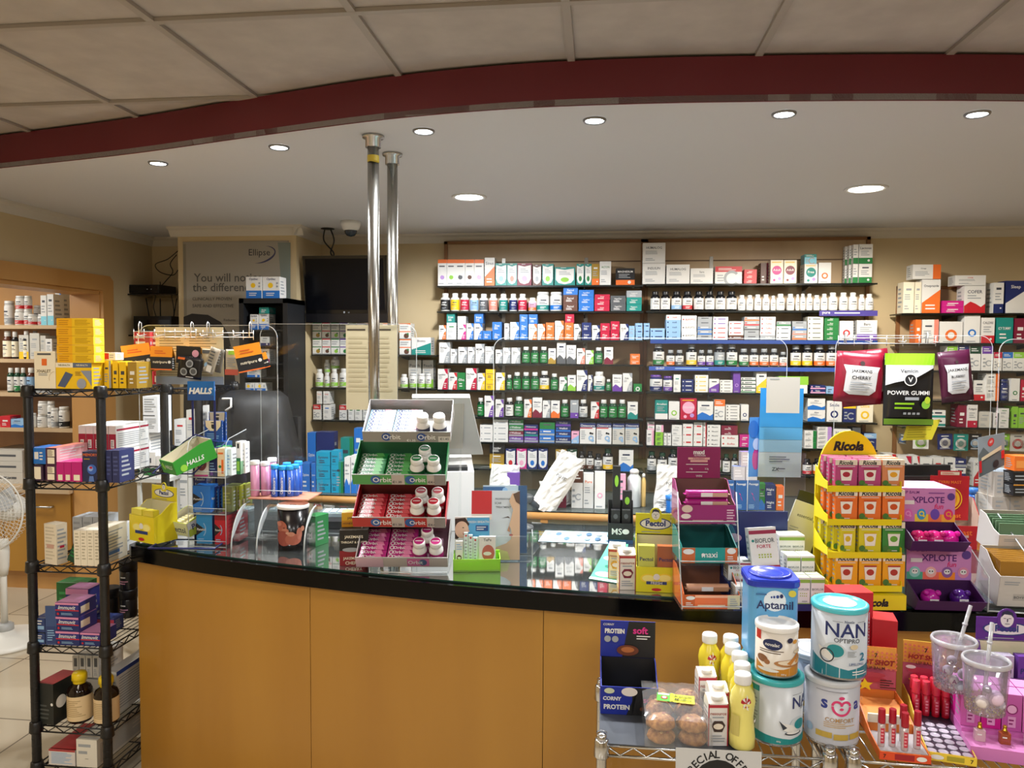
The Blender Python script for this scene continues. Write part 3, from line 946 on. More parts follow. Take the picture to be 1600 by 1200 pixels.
# shelves under the television
TB = [
(560, 554, '''
b2 488 502 504 he WGH
b2 503 516 504 he WRU
b2 517 530 504 he WGL
b2 531 544 504 he WPG
b2 545 557 505 he WGO
b2 558 571 505 he WPB
b2 572 583 505 he WRB
b2 598 612 505 he WOY
b2 624 642 505 he WOU
b 643 674 527 ha WT Biotics
'''),
(560, 606, '''
o 491 503 577 x WWWL
o 505 514 583 x WWWL
o 515 526 577 x WWWL
o 528 542 576 x WWWL
o' 505 514 562 x WWWL t 583
o' 515 528 557 x WWWL t 577
o 624 636 585 x WWWL
t 638 651 584 x WWWL
t 652 663 584 x WWWL
t 664 673 584 x WWWL
b' 638 658 562 ba ZL Pouch
b' 660 677 562 ba ZL Pouch
'''),
(560, 657, '''
b 489 501 632 tb WR
b 505 517 632 li WB
b 530 542 633 tb WR
b 544 553 636 li WG
b 554 565 636 li WG
b 567 576 636 li WA
b 495 503 611 li WS Oral 631
b 505 515 611 li WR Oral 631
''')]
rows(487, 681, TB, 'television bay', 'television bay stock', yb=YB-.002)

# deep rows of cartons turned sideways beside their front boxes on the top shelf of the right maple bay
zr = onY(1190, 442.5, YF).z
for k in range(3):
    for j in range(2):
        A_ = onY(1341-6.5*k, 412, YF+.02+.045*k); hh = (onY(1341, 381, YF).z-zr)/2
        b = carton(.03, hh*.98, .042, 'WG', 'ba', '', els=[('r', .0, 0, 1, .3, 'G'), ('l', .1, .4, .9, .8, 3, 'A')])
        tag(b.build('remedy_box', None, (A_.x-.018, YF+.014+.045*k, zr+.0005+j*hh), 0), f"green footed white carton, {['front','middle','rear'][k]} of the {['lower','upper'][j]} side row, top shelf right bay", 'remedy box', 'lactose side row')
for x_, c, lb in ((1198, 'X', 'plum side of a multivitamin carton behind the magenta disc boxes'), (1189, 'UA', 'brown carton set back beside the plum one, top shelf right bay')):
    A_ = onY(x_, 411, YF+.09); B_ = onY(x_+9, 411, YF+.09); b = carton(B_.x-A_.x, A_.z-zr, .08, c+'W', 'so', ' ')
    tag(b.build('multivitamin_box', None, ((A_.x+B_.x)/2, YF+.09, zr+.0005)), lb, 'multivitamin box', 'multivitamin boxes of the right bay')
# ================================================================ helpers for things placed on level tops
def near(x0, x1, yt, yb, z):
    P = onZ((x0+x1)/2, yb, z); s = dep(P)/F; return P, (x1-x0)*s, (yb-yt)*s
def nbox(x0, x1, yt, yb, z, d, cs, st, label, text='', cat='box', group=None, rz=0, els=None, side=None, name='carton', topc=None, h=None, w=None):
    P, ww, hh = near(x0, x1, yt, yb, z); b = carton(w or ww, h or hh, d, cs, st, text, els=els, side=side, topc=topc)
    return tag(b.build(name, None, (P.x, P.y, z+.0006), YAW+rz), label, cat, group)
def sheet(pts, th, col, name, label, cat, els=None, group=None):
    """thin printed sheet with corners bl, br, tr, tl"""
    P = [Vector(p) for p in pts]; N = (P[1]-P[0]).cross(P[3]-P[0]).normalized(); b = MB(); o = P[0].copy(); Q = [p-o for p in P]
    b.ext([q-N*th for q in Q], N*th, col)
    if els: b.face(els, Q[0], Q[1]-Q[0], Q[3]-Q[0])
    ob = b.build(name, None, o); return tag(ob, label, cat, group)

# ================================================================ side room seen through the doorway
YR = RY+.06; XW = XL-T-.03
zs = [onY(50, y, YR).z for y in (508, 561, 614, 669)]; zc = onY(50, 757, YR).z
t = root('open_shelving', (XW-1.2, YR, 0), 0, 'pale maple open shelving with base cupboards in the side room', 'shelving unit')
b = MB(); b.box(-1.2, 1.2, .40, .42, zc, 2.25, MAPLEW); b.build('back_panel', t)
for z in zs: b = MB(); b.box(-1.2, 1.2, 0, .40, z-.025, z, MAPLE); b.build('shelf_board', t)
b = MB(); b.box(1.2, 1.22, 0, .42, 0, 2.3, MAPLE); b.build('end_panel', t)
b = MB(); b.box(-1.2, 1.2, -.12, .40, zc-.035, zc, MAPLE); b.build('worktop', t)
b = MB(); b.box(-1.2, 1.2, -.05, .40, 0, .12, MAPLEW); b.build('plinth', t)
for k in range(4):
    x = 1.2-.02-.5*k
    d = MB(); d.box(x-.49, x, -.08, -.06, .125, zc-.04, WOOD); d = d.build('door', t)
    h = MB(); h.tube([(x-.30, -.083, zc-.13), (x-.28, -.105, zc-.13), (x-.21, -.108, zc-.13), (x-.14, -.105, zc-.13), (x-.12, -.083, zc-.13)], .007, STEEL, 8); h.build('handle', d)
b = MB(); b.box(-1.2, 1.2, -.06, .40, .12, zc-.035, MAPLEW); b.build('carcass', t)
b = MB(); b.box(-7.99, XL-T, YR+.45, YR+.5, 0, 2.45, WALLM); struct(b.build('wall_side_room'))
area('side_room_light', (XW-.9, YR-.9, 2.3), .8, .5, 16, (1, .95, .85))
b = MB(); b.box(-7.99, XL-T, RY-2.2, YR+.46, 2.4, 2.44, SOFM); struct(b.build('ceiling_side_room'))
SRG = 'side room stock'
def srow(z, sp, ph, Y=YR, d=.11, g=SRG): shelf_row(Y, (0, 0, z), sp, ph, g+', '+ph, depth=d)
srow(zs[0], '''
t 19 33 484 x WWWR
t 20 34 462 x WWWR t 484
t 34 45 484 x WWWR
t 35 45 462 x WWWR t 484
t 40 53 491 x WWWR
t 55 69 491 x WWWR
t' 48 63 477 x WWWR
b 63 72 461 ba WQ
b 73 83 459 ba WQ
b' 86 95 457 vb WB
t' 2 16 470 x WWWA
''', 'top shelf, side room')
srow(zs[1], '''
o 0 13 517 x UWI-
o 15 24 518 x KWI-
o 33 42 517 x KWI-
b 29 44 523 ba ZY Tonic
b 46 61 520 li Z
b 62 71 524 li Z
b 71 81 529 ba WX
o' 47 56 517 x KWI-
''', 'second shelf, side room')
srow(zs[2], '''
o 8 18 575 x EWW-
o 19 28 575 x EWWG
o 29 37 575 x EWW-
o 38 50 575 x UWJ-
b 55 80 588 li A
''', 'third shelf, side room')
srow(zs[3], '''
t 54 69 648 x WWW-
t 55 70 627 x WWW- t 648
t 71 81 627 x WWW-
t 77 87 638 x WWWA
t 88 102 636 x WWWK
b 0 16 650 so R
b 17 37 655 wa JB
t 45 53 646 x WWW-
''', 'fourth shelf, side room')
srow(zc, '''
b3 -24 35 703 sl ZD
''', 'worktop, side room', d=.3)

# ================================================================ standing fan at the doorway
P = onZ(8, 1003, 0.0); fx, fy = P.x, P.y; s = dep(P)/F
zh = 1.65-(800-545)*s
t = root('pedestal_fan', (fx, fy, 0), radians(10), 'white pedestal fan standing on the tiled floor by the doorway', 'fan')
fw = M('DDD9CF', .4)
b = MB(); b.lathe([(.215, 0), (.218, .012), (.19, .03), (.06, .045), (.045, .07)], fw, 40); b.build('base', t)
b = MB(); b.lathe([(.045, .06), (.045, .1), (.03, .11)], M('A7A7A4', .4), 24); b.build('collar', t)
b = MB(); b.tube([(0, 0, .08), (0, 0, zh-.2)], .017, fw, 14); b.build('pole', t)
b = MB(); b.lathe([(.022, 0), (.03, .05), (.034, .14), (.028, .2)], fw, 16, (0, 0, zh-.36)); b.build('neck', t)
b = MB(); b.ball((0, .09, zh), .075, fw, 16, 1, 1.3, 1); b.build('motor_housing', t)
cg = (-.1, -.03, zh)
b = MB()
for k in range(12): r = .02+.018*k; b.tube([(cg[0]+r*cos(a*pi/16), cg[1]-.03*sqrt(max(0, 1-(r/.23)**2)), cg[2]+r*sin(a*pi/16)) for a in range(32)], .0012, fw, 4, True)
for k in range(60):
    a = k*pi/30; b.tube([(cg[0]+r*cos(a), cg[1]-.03*sqrt(max(0, 1-(r/.23)**2)), cg[2]+r*sin(a)) for r in (.03, .1, .17, .21, .228)], .0011, fw, 4)
for k in range(60):
    a = k*pi/30; b.tube([(cg[0]+r*cos(a), cg[1]+.07+.03*sqrt(max(0, 1-(r/.23)**2)), cg[2]+r*sin(a)) for r in (.03, .12, .21, .228)]+[(cg[0]+.23*cos(a), cg[1], cg[2]+.23*sin(a))], .0011, fw, 4)
b.tube([(cg[0]+.23*cos(a*pi/20), cg[1], cg[2]+.23*sin(a*pi/20)) for a in range(40)], .005, fw, 8, True); b.build('grille', t)
b = MB()
for k in range(3):
    a = k*2*pi/3+.4
    b.ext([(cg[0]+r*cos(a+q), cg[1]+.03+z_, cg[2]+r*sin(a+q)) for r, q, z_ in ((.03, -.4, 0), (.13, -.4, -.012), (.2, -.1, -.008), (.2, .35, .012), (.12, .5, .015), (.03, .4, .004))], (0, .002, 0), M('C8CCD0', .3))
b.build('blades', t)

# ================================================================ alcove: recorder shelf, router, cables
YA = YB-.002
def wshelf(x0, x1, py, dep_, lab, ):
    a = onY(x0, py, YB-dep_); c = onY(x1, py, YB-dep_); t = MB(); w_ = c.x-a.x
    t.box(-w_/2, w_/2, 0, dep_-.002, -.01, 0, BLKG); o = t.build('wall_shelf', None, ((a.x+c.x)/2, YB-dep_, a.z)); tag(o, lab, 'shelf', 'black shelves of the alcove'); return a.z
z1 = wshelf(184, 276, 459, .3, 'black wall shelf carrying the recorder in the dark alcove')
z2 = wshelf(182, 276, 523, .3, 'black wall shelf carrying the router box in the alcove')
def eq(x0, x1, yt, z, d, name, lab, extra=None):
    Yq = YB-.28; a = onY(x0, yt, Yq); c = onY(x1, yt, Yq); w_ = c.x-a.x; b = MB(); b.box(-w_/2, w_/2, 0, d, .004, a.z-z, M('141416', .3), .004)
    b.box(-w_/2+.01, w_/2-.01, -.002, 0, .008, (a.z-z)*.8, M('08080A', .15))
    for k in range(2): b.ball((w_*.22+k*.03, -.003, (a.z-z)*.5), .003, M('E0E8F0', .2), 8)
    for sx in (-1, 1): b.lathe([(.012, 0), (.012, .005)], BLK, 10, (sx*(w_/2-.03), .04, 0))
    if extra: extra(b, w_, a.z-z)
    return tag(b.build(name, None, ((a.x+c.x)/2, Yq, z+.0005)), lab, 'electronics')
eq(185, 248, 445, z1, .22, 'video_recorder', 'slim black video recorder with two tiny lights on the upper alcove shelf')
def ants(b, w_, h_):
    for sx in (-.3, 0, .35): b.tube([(sx*w_, .1, h_), (sx*w_*1.25, .1, h_+.13)], .004, BLK, 6)
eq(208, 268, 494, z2, .2, 'router_box', 'black router box with short aerials on the lower alcove shelf', ants)
for k, (pts, lb) in enumerate((([(278, 392), (262, 405), (243, 413), (250, 425), (270, 430), (278, 422)], 'loose black cable looping from the pillar corner in the alcove'),
                          ([(276, 398), (266, 412), (270, 425), (260, 438), (252, 446), (250, 440)], 'black cable hanging from pillar corner down to recorder'),
                          ([(244, 462), (240, 480), (246, 500)], 'short black cable between the two alcove shelves'),
                          ([(268, 462), (272, 490), (266, 505)], 'black cable falling beside pillar between alcove shelves'))):
    b = MB(); P0 = [onY(x, y, YB-.1-.02*k) for x, y in pts]; o_ = P0[0].copy()
    P0 = smooth_curve(P0, 5); b.tube([p-o_ for p in P0], .0035, BLK, 6); tag(b.build('cable', None, o_), lb, 'cable', 'alcove cables')
# small black rack of dropper bottles low on the alcove wall
zq = onY(200, 638, YB-.15).z
a = onY(180, 638, YB-.15); c = onY(216, 638, YB-.15); w_ = c.x-a.x
b = MB(); b.box(-w_/2, w_/2, 0, .148, -.008, 0, BLKG); b.tube([(-w_/2, 0, .05), (w_/2, 0, .05)], .003, BLK, 6); b.tube([(-w_/2, 0, 0), (-w_/2, 0, .05)], .003, BLK, 6); b.tube([(w_/2, 0, 0), (w_/2, 0, .05)], .003, BLK, 6)
tag(b.build('wire_rack_shelf', None, ((a.x+c.x)/2, YB-.15, zq)), 'small black railed shelf low on the alcove wall', 'shelf')
shelf_row(YB-.15, (0, 0, zq), '''
o 183 190 622 x KKJ-
o 191 198 620 x KKJ-
o 199 206 622 x KKD-
o 207 214 620 x KKJ-
''', 'railed shelf, alcove', 'alcove dropper bottles')

# ================================================================ poster on the pillar
A_ = onY(286, 378, YP-.002); B_ = onY(454, 720, YP-.002); pw = B_.x-A_.x; ph_ = A_.z-B_.z
b = MB(); b.box(-pw/2, pw/2, -.006, -.0005, 0, ph_, M('9E978A', .5))
def pe(x, y): P = onY(x, y, YP-.006); return ((P.x-A_.x)/pw, (P.z-B_.z)/ph_)
def ptx(s, x0, x1, y, hpx, col='55524E', bold=.0): u0, v = pe(x0, y); u1, _ = pe(x1, y); return ('t', s, (u0+u1)/2, v, hpx/342, col, (u1-u0), 0, bold)
hair = [pe(x, y) for x, y in ((287, 495), (300, 490), (325, 492), (345, 503), (356, 520), (362, 545), (366, 580), (372, 640), (380, 718), (287, 718))]
b.face([('p', [pe(x, y) for x, y in ((434, 379), (454, 379), (454, 718), (446, 718), (446, 520))], '7E8780'), ('r', .004, .0, .03, .99, '8B8576'), ('p', hair, '1A1613'),
        ptx('Ellipse', 386, 425, 396, 13, '2A2A33'), ptx('You will notice', 301, 412, 434, 13, bold=.008), ptx('the difference', 301, 398, 449, 13, bold=.008),
        ptx('CLINICALLY PROVEN', 301, 362, 467, 6), ptx('SAFE AND EFFECTIVE', 301, 365, 478, 6), ptx('Reduces', 350, 368, 500, 4)], (-pw/2, -.006, 0), (pw, 0, 0), (0, 0, ph_))
cu, cv = pe(410, 398); asp_ = ph_/pw
arc = [];
for k in range(25):
    a_ = radians(-125+k*200/24); arc.append((cu+.125*cos(a_), cv+.037*sin(a_)+.012*cos(a_)))
arc2 = [(cu+(.125-.012*sin(pi*k/24))*cos(radians(-125+k*200/24)), cv+(.037-.011*sin(pi*k/24))*sin(radians(-125+k*200/24))+.012*cos(radians(-125+k*200/24))) for k in reversed(range(25))]
b.face([('p', arc+arc2, '3A3A5E')], (-pw/2, -.0064, 0), (pw, 0, 0), (0, 0, ph_))
tag(b.build('wall_poster', None, ((A_.x+B_.x)/2, YP, B_.z)), 'large grey advertising poster with dark hair silhouette on the pillar', 'poster')

# ================================================================ television on its ceiling bracket
Pt = onY(541, 400, YB-.38); s = dep(Pt)/F; tw_ = 134*s; th_ = 104*s
t = root('television', (Pt.x, Pt.y, Pt.z-th_), radians(-3), 'black wall television switched off, tilted down behind the steel poles', 'television'); t.rotation_euler = (radians(7), 0, radians(0))
b = MB(); b.box(-tw_/2, tw_/2, 0, .05, 0, th_, BLKG, .006); b.box(-tw_/2+.03, tw_/2-.03, .05, .085, .04, th_-.05, BLK, .02); b.build('casing', t)
b = MB(); b.box(-tw_/2+.02, tw_/2-.02, -.0015, 0, .085, th_-.02, M('0A0B10', .2, 0, .15)); b.build('screen', t)
b = MB(); b.box(-tw_/2+.004, tw_/2-.004, -.004, 0, .002, .06, M('16161A', .25)); b.face([('c', .48, .5, .011, 'A'), ('t', 'LG', .535, .5, .22, 'A', .1)], (-tw_/2, -.0042, .055), (tw_, 0, 0), (0, 0, .03)); b.build('lower_bezel', t)
b = MB(); b.tube([(0, .08, th_*.55), (0, .2, th_*.6), (0, .32, th_*.6)], .02, BLK, 10); b.box(-.1, .1, .325, .335, th_*.45, th_*.75, BLK); b.build('wall_arm', t)
Pc = onZ(512, 357, SZ); b = MB(); b.lathe([(.045, 0), (.045, -.004), (.02, -.008)], BLK, 16); tp = Vector((Pt.x-tw_*.18, Pt.y+.05, Pt.z-.01))-Vector((Pc.x, Pc.y, SZ))
for sx in (-1, 1): b.tube(smooth_curve([Vector((sx*.02, 0, -.005)), Vector((sx*.035+.01, tp.y*.3, tp.z*.4)), Vector((tp.x*.7-sx*.01, tp.y*.7, tp.z*.8)), tp+Vector((sx*.012, 0, 0))], 6), .005, BLK, 6)
tag(b.build('television_cable', None, (Pc.x, Pc.y, SZ-.0005)), 'pair of black cables dropping from a soffit hole to the television', 'cable')

# ================================================================ black cardboard display with probiotic boxes, before the pillar
YD = YP-.32; a = onY(373, 466, YD); c = onY(449, 466, YD); w_ = c.x-a.x; zt = onY(411, 466, YD).z
t = root('display_stand', ((a.x+c.x)/2, YD, 0), 0, 'tall black display stand of small cartons in front of the pillar', 'display stand')
b = MB(); bk = M('131519', .5)
b.box(-w_/2, -w_/2+.03, 0, .28, 0, zt, bk); b.box(w_/2-.03, w_/2, 0, .28, 0, zt, bk); b.box(-w_/2, w_/2, .27, .285, 0, zt, bk); b.box(-w_/2, w_/2, 0, .28, zt-.03, zt, bk); b.box(-w_/2+.03, w_/2-.03, .0, .28, 0, .3, bk); b.build('cabinet', t)
dz = [onY(411, y, YD).z for y in (515, 540, 568, 590, 612)]
for z in dz: b = MB(); b.box(-w_/2+.031, w_/2-.031, .01, .27, z-.008, z, bk); b.build('shelf', t)
ph = 'black display stand'
shelf_row(YD+.0, (0, 0, zt), "b 384 409 432 op WBY\nb 410 437 432 op WBY", 'top of '+ph, 'probiotic boxes on the black stand', .14)
shelf_row(YD+.02, (0, 0, dz[0]), "b 391 403 491 op WBY\nb 404 420 490 op WBY\nb 405 420 480 so T Biotic 490", 'first shelf, '+ph, 'probiotic boxes on the black stand', .1)
shelf_row(YD+.02, (0, 0, dz[1]), "b 407 421 526 ba WN", 'second shelf, '+ph, 'probiotic boxes on the black stand', .1)
shelf_row(YD+.02, (0, 0, dz[2]), "b 407 421 545 ba WM", 'third shelf, '+ph, 'probiotic boxes on the black stand', .1)
shelf_row(YD+.02, (0, 0, dz[3]), "b 386 406 577 ba WB", 'fourth shelf, '+ph, 'probiotic boxes on the black stand', .1)
shelf_row(YD-.0, (0, 0, dz[4]), "b 381 397 598 op WBY\nb 398 415 598 op WBY", 'fifth shelf, '+ph, 'probiotic boxes on the black stand', .1)

# black coat over a chair back behind the counter
YC = onZ(400, 800, CZ).y+.5
def cp(x, y): return onY(x, y, YC)
ol = [(343, 618), (362, 610), (395, 612), (425, 612), (438, 622), (446, 655), (456, 700), (461, 716), (452, 740), (448, 800), (332, 800), (336, 740), (340, 680)]
cen = cp(398, 700); b = MB(); coatm = noisy('black_nylon_coat', '08090B', '141519', (14, 14, 9), .6, 5, bump=1.0)
rings = []
for k, sc, dy in ((0, 1, .0), (1, .93, -.05), (2, .75, -.085), (3, .45, -.1), (4, .12, -.105)):
    rings.append([((cp(x, y)-cen)*sc+Vector((0, dy+.012*sin(x*.21+y*.13), 0))) for x, y in ol])
vs = [p for r_ in rings for p in r_]; n = len(ol)
fs = [(i*n+k, i*n+(k+1) % n, (i+1)*n+(k+1) % n, (i+1)*n+k) for i in range(4) for k in range(n)]+[tuple(4*n+k for k in range(n))]
back = [Vector((p.x, .1, p.z)) for p in rings[0]]; vs += back; m_ = 5*n
fs += [(m_+k, m_+(k+1) % n, (k+1) % n, k) for k in range(n)]+[tuple(m_+k for k in reversed(range(n)))]
b.mesh(vs, fs, coatm, True)
co = b.build('hanging_coat', None, cen); tag(co, 'black quilted coat draped over a chair behind the counter', 'coat')
b = MB(); q = cp(372, 624)-cen
b.tube([q+Vector((-.03, -.11, .01)), q+Vector((.02, -.115, .012)), q+Vector((.02, -.115, -.03)), q+Vector((-.01, -.115, -.05))], .006, M('D8D8D8', .3), 6); b.build('reflective_tab', co)
# the chair that carries it
t = root('swivel_chair', (cen.x, YC+.18, 0), 0, 'black swivel chair behind the counter carrying the coat', 'chair')
b = MB(); b.box(-.2, .2, -.06, -.02, .72, 1.28, BLK, .012); b.build('backrest', t)
b = MB(); b.box(-.23, .23, .0, .44, .46, .54, BLK, .03); b.build('seat', t)
b = MB(); b.tube([(0, .22, .1), (0, .22, .46)], .025, CHROME, 12); b.tube([(0, -.03, .74), (0, .03, .5), (0, .2, .47)], .018, BLK, 8); b.build('column', t)
for k in range(5):
    a_ = k*2*pi/5; b = MB(); b.tube([(0, .22, .11), (.28*cos(a_), .22+.28*sin(a_), .06)], .02, BLK, 8); l_ = b.build('leg', t)
    b = MB(); b.ball((.28*cos(a_), .22+.28*sin(a_), .03), .03, BLK, 10); b.build('caster', l_)

# ================================================================ low back counter
KZ = .68; YK = onZ(892, 800, KZ).y; xa = onY(600, 790, YK).x; KD = .45
def backcounter(xa, xb, KH, pxs, lab):
    t = root('back_counter', (0, YK, 0), 0, lab, 'counter')
    b = MB(); b.box(xa, xb, 0, .045, KH-.05, KH-.006, MAPLEW, .0); b.tube([(xa, .004, KH-.028), (xb, .004, KH-.028)], .022, MAPLEW, 12); b.build('front_rail', t)
    b = MB(); b.box(xa, xb, .0, YB-.08-YK, KH-.006, KH, SHG); b.box(xa, xb, -.0012, 0, KH-.006, KH, SHE); b.build('glass_top', t)
    b = MB(); b.box(xa, xb, .05, YB-.08-YK, KH-.03, KH-.012, M('D8CDB8', .5)); b.build('under_top', t)
    b = MB(); b.box(xa, xb, .40, .42, .02, KH-.035, M('D9C7A2', .6)); b.build('back_board', t)
    for px in pxs:
        x = onY(px, 830, YK).x; b = MB(); b.box(x-.022, x+.022, 0, .04, .0, KH-.05, MAPLEW); b.build('upright', t)
    b = MB(); b.box(xa, xb, .0, .40, .0, .1, MAPLEW); b.build('plinth', t)
    b = MB(); b.box(xa, xb, .01, .016, .1, KH-.05, glassy('case_glass', (.9, .95, .94), .95)); b.build('glass_front', t)
backcounter(xa, XR-.02, KZ, (655, 850, 1045, 1240, 1440, 1640), 'long low maple back counter with glass top below the wall shelves')
KL = onY(510, 773, YK).z
backcounter(onY(462, 775, YK).x, xa-.005, KL, (467, 590), 'short maple cabinet with glass top below the television bay')
def krow(sp, ph, dy=.1, d=.08, g='back counter stock', z=KZ): shelf_row(YK+dy, (0, 0, z), sp, ph, g, depth=d)
krow('''
b 470 484 723 so B Optive
b 486 493 723 so B Optive
b3 494 516 706 so 1 Systane
b3 517 529 704 so 1 Systane
b 525 536 721 vb TG
b 538 547 714 wa WB Blink
b 548 557 711 wa WB Blink
b 558 567 710 wa WB Blink
''', 'short maple cabinet, front row', .05, z=KL)
krow('''
b 480 493 675 so B Optive
b 494 522 674 so N Optive
b 532 552 683 vb TG
b 553 566 668 ba BW
b 567 576 690 so B
''', 'short maple cabinet, back row', .24, z=KL)
krow('''
b 893 911 735 tb WU OMEGA
b 912 928 739 li WO Pure
b 929 946 737 fi WF
b 960 978 741 ba FV
b 792 812 738 so P
b 871 885 741 so X
''', 'back counter beside paper bags', .1, .05)
krow('''
b2 1196 1212 757 so N Night
b 1186 1197 756 wa GB
b 1213 1226 760 so O
''', 'back counter under the blue leaflet', .2)
# frosted and white tall bottles on the back counter
for k, (x0, x1, yt, c, lb) in enumerate(((981, 1002, 738, 'DCE3E4', 'frosted white spray bottle on the back counter behind black haircare cartons'), (1003, 1010, 745, 'E8C37A', 'slim white and amber bottle beside the frosted spray bottle'))):
    Pn, ww, hh = near(x0, x1, yt, 796, KZ); t_ = root('spray_bottle', (Pn.x, Pn.y+.08, KZ+.0005), 0, lb, 'bottle')
    b = MB(); b.lathe([(ww*.46, 0), (ww/2, .006), (ww/2, hh*.8), (ww*.3, hh*.9), (ww*.3, hh*.93)], M(c, .3), 20); b.build('body', t_)
    b = MB(); b.lathe([(ww*.34, hh*.92), (ww*.34, hh), (ww*.2, hh*1.04)], M('W'), 16); b.build('cap', t_)
for k, (x0, x1, yt) in enumerate(((1040, 1055, 780),)):
    Pn, ww, hh = near(1042, 1056, 782, 803, KZ); t_ = root('wipes_tub', (Pn.x, Pn.y+.05, KZ+.0005), 0, 'blue lidded tub on the back counter behind the yellow lozenge display', 'tub')
    b = MB(); b.lathe([(.03, 0), (.031, .005), (.031, .07), (.03, .075)], M('B', .25), 20); b.build('body', t_); b = MB(); b.lathe([(.033, .075), (.033, .1), (.03, .104)], M('2D86E0', .3), 20); b.build('lid', t_)
# ================================================================ black wire rack at the left end of the counter
P0 = EYE+ray(160, 757)*2.78; RYn, RXr = P0.y, P0.x; RXl = onY(47, 753, RYn).x; RYf = onX(256, 600, RXr).y
PB = noisy('black_wire_coating', '101012', '1A1A1C', (30, 30, 30), .38, 2)
RZ = [1.65-(y-545)*dep(P0)/F for y in (611, 757, 890, 1020, 1150)]+[.07]
def wire_rack(X0, X1, Y0, Y1, zs, top, m, pr, name, label, wr=.0028, g=9, cat='wire rack'):
    t = root(name, ((X0+X1)/2, (Y0+Y1)/2, 0), 0, label, cat); hx = (X1-X0)/2; hy = (Y1-Y0)/2
    for sx in (-1, 1):
        for sy in (-1, 1):
            b = MB(); b.lathe([(pr*.7, 0), (pr*1.1, .012), (pr*.9, .02), (pr, .022), (pr, top-.006), (pr*.9, top), (.0005, top+.003)], m, 14, (sx*hx, sy*hy, 0))
            for k in range(int(top/.028)): b.lathe([(pr, k*.028+.03), (pr*1.04, k*.028+.0315), (pr, k*.028+.033)], m, 12, (sx*hx, sy*hy, 0), cap=False)
            b.build('post', t)
    for z in zs:
        b = MB()
        for sx in (-1, 1):
            for sy in (-1, 1): b.lathe([(pr*1.25, -.032), (pr*1.5, -.028), (pr*1.35, .008), (pr*1.1, .012)], m, 14, (sx*hx, sy*hy, z))
        for dz in (-.004, -.028):
            for sy in (-1, 1): b.tube([(-hx, sy*hy, z+dz), (hx, sy*hy, z+dz)], wr*1.15, m, 6)
            for sx in (-1, 1): b.tube([(sx*hx, -hy, z+dz), (sx*hx, hy, z+dz)], wr*1.15, m, 6)
        for sy in (-1, 1):
            n = max(4, int((X1-X0)/.03)//2*2); b.tube([(-hx+pr+(2*hx-2*pr)*i/n, sy*hy, z-(.026 if i % 2 else .006)) for i in range(n+1)], wr*.8, m, 5)
        for sx in (-1, 1):
            n = max(4, int((Y1-Y0)/.03)//2*2); b.tube([(sx*hx, -hy+pr+(2*hy-2*pr)*i/n, z-(.026 if i % 2 else .006)) for i in range(n+1)], wr*.8, m, 5)
        n = int((X1-X0)/.024)
        for i in range(1, n): x = -hx+2*hx*i/n; b.tube([(x, -hy, z-.003), (x, hy, z-.003)], wr*.6, m, 5)
        b.tube([(-hx, 0, z-.006), (hx, 0, z-.006)], wr, m, 6); b.build('wire_shelf', t)
    return t
wire_rack(RXl, RXr, RYn, RYf, RZ, 1.505, PB, .0165, 'wire_rack', 'tall black wire rack full of cartons at the left end of the counter')
yr = RYn-.012
def rrow(i, sp, ph, dy=.01, d=.12): shelf_row(yr+dy, (0, 0, RZ[i]+.0005), sp, ph+', black rack', 'stock on the black wire rack', depth=d, jit=.4)
NE = dict
rrow(0, '''
b 144 160 563 so Y
b 162 173 563 vb YA
b 175 184 564 so Y
b 186 197 565 so Y
b 199 213 565 so H
''', 'top tier', .06, .2)
def rbox(i, x0, x1, yt, d, c, els, lab, cat, z=None, rz=0, dy=.0, side=None, name='carton', yb=None, grp='stock on the black wire rack', topc=None):
    Y_ = yr+.012+dy; A_ = onY(x0, yt, Y_); B_ = onY(x1, yt, Y_); z = RZ[i]+.0008 if z is None else z
    ht = (A_.z+B_.z)/2-z if yb is None else A_.z-onY(x0, yb, Y_).z
    b = carton(B_.x-A_.x, ht, d, c, 'li', '', els=els, side=side, topc=topc); o = b.build(name, None, ((A_.x+B_.x)/2, Y_, z), rz); tag(o, lab, cat, grp); return z+ht
rbox(0, 53, 86, 549, .03, 'I', [('r', .15, .9, .8, .95, 'D'), ('r', .36, .62, .6, .8, 'O'), ('t', 'XHALET', .45, .47, .08, '6A5A3C', .8), ('l', .2, .34, .75, .42, 2, 'A'), ('o', 1.0, .28, .3, .29, 'H', 100, 200)], 'cream carton with small orange square on the top tier of the black rack', 'medicine box')
zq = rbox(0, 87, 143, 567, .07, 'Y', [('r', .0, .82, .48, 1, 'I'), ('r', .48, .82, 1, 1, '5D6B85'), ('t', 'NEURALTA', .24, .91, .07, '6A6A50', .42), ('t', 'NEURALTA', .74, .91, .07, 'I', .42), ('p', [(.05, .1), (.25, .05), (.48, .55), (.28, .66)], '4E5C7C'), ('p', [(.7, .7), (1, .7), (1, .1), (.9, .35)], '8A93A8'), ('c', .72, .2, .13, '9AA0B0'), ('l', .55, .5, .72, .68, 3, 'H')], 'yellow and slate carton below the stack of five yellow cartons', 'medicine box')
for k in range(5):
    hh = onY(120, 497, yr+.012).z-zq; b = carton(.145, hh/5*.97, .06, 'Y', 'li', els=[('r', 0, 0, .42, 1, 'F2B212'), ('l', .06, .15, .34, .85, 3, 'C98A10'), ('l', .5, .15, .95, .85, 4, 'C9A010')])
    P_ = onY(118, 560, yr+.012); tag(b.build('medicine_box', None, (P_.x, P_.y, zq+.0005+k*hh/5), (.0, .02, -.01, .015, -.015)[k]), f"flat yellow carton, {['lowest','second','third','fourth','topmost'][k]} of the stack of five on the black rack", 'medicine box', 'yellow cartons on the black rack')
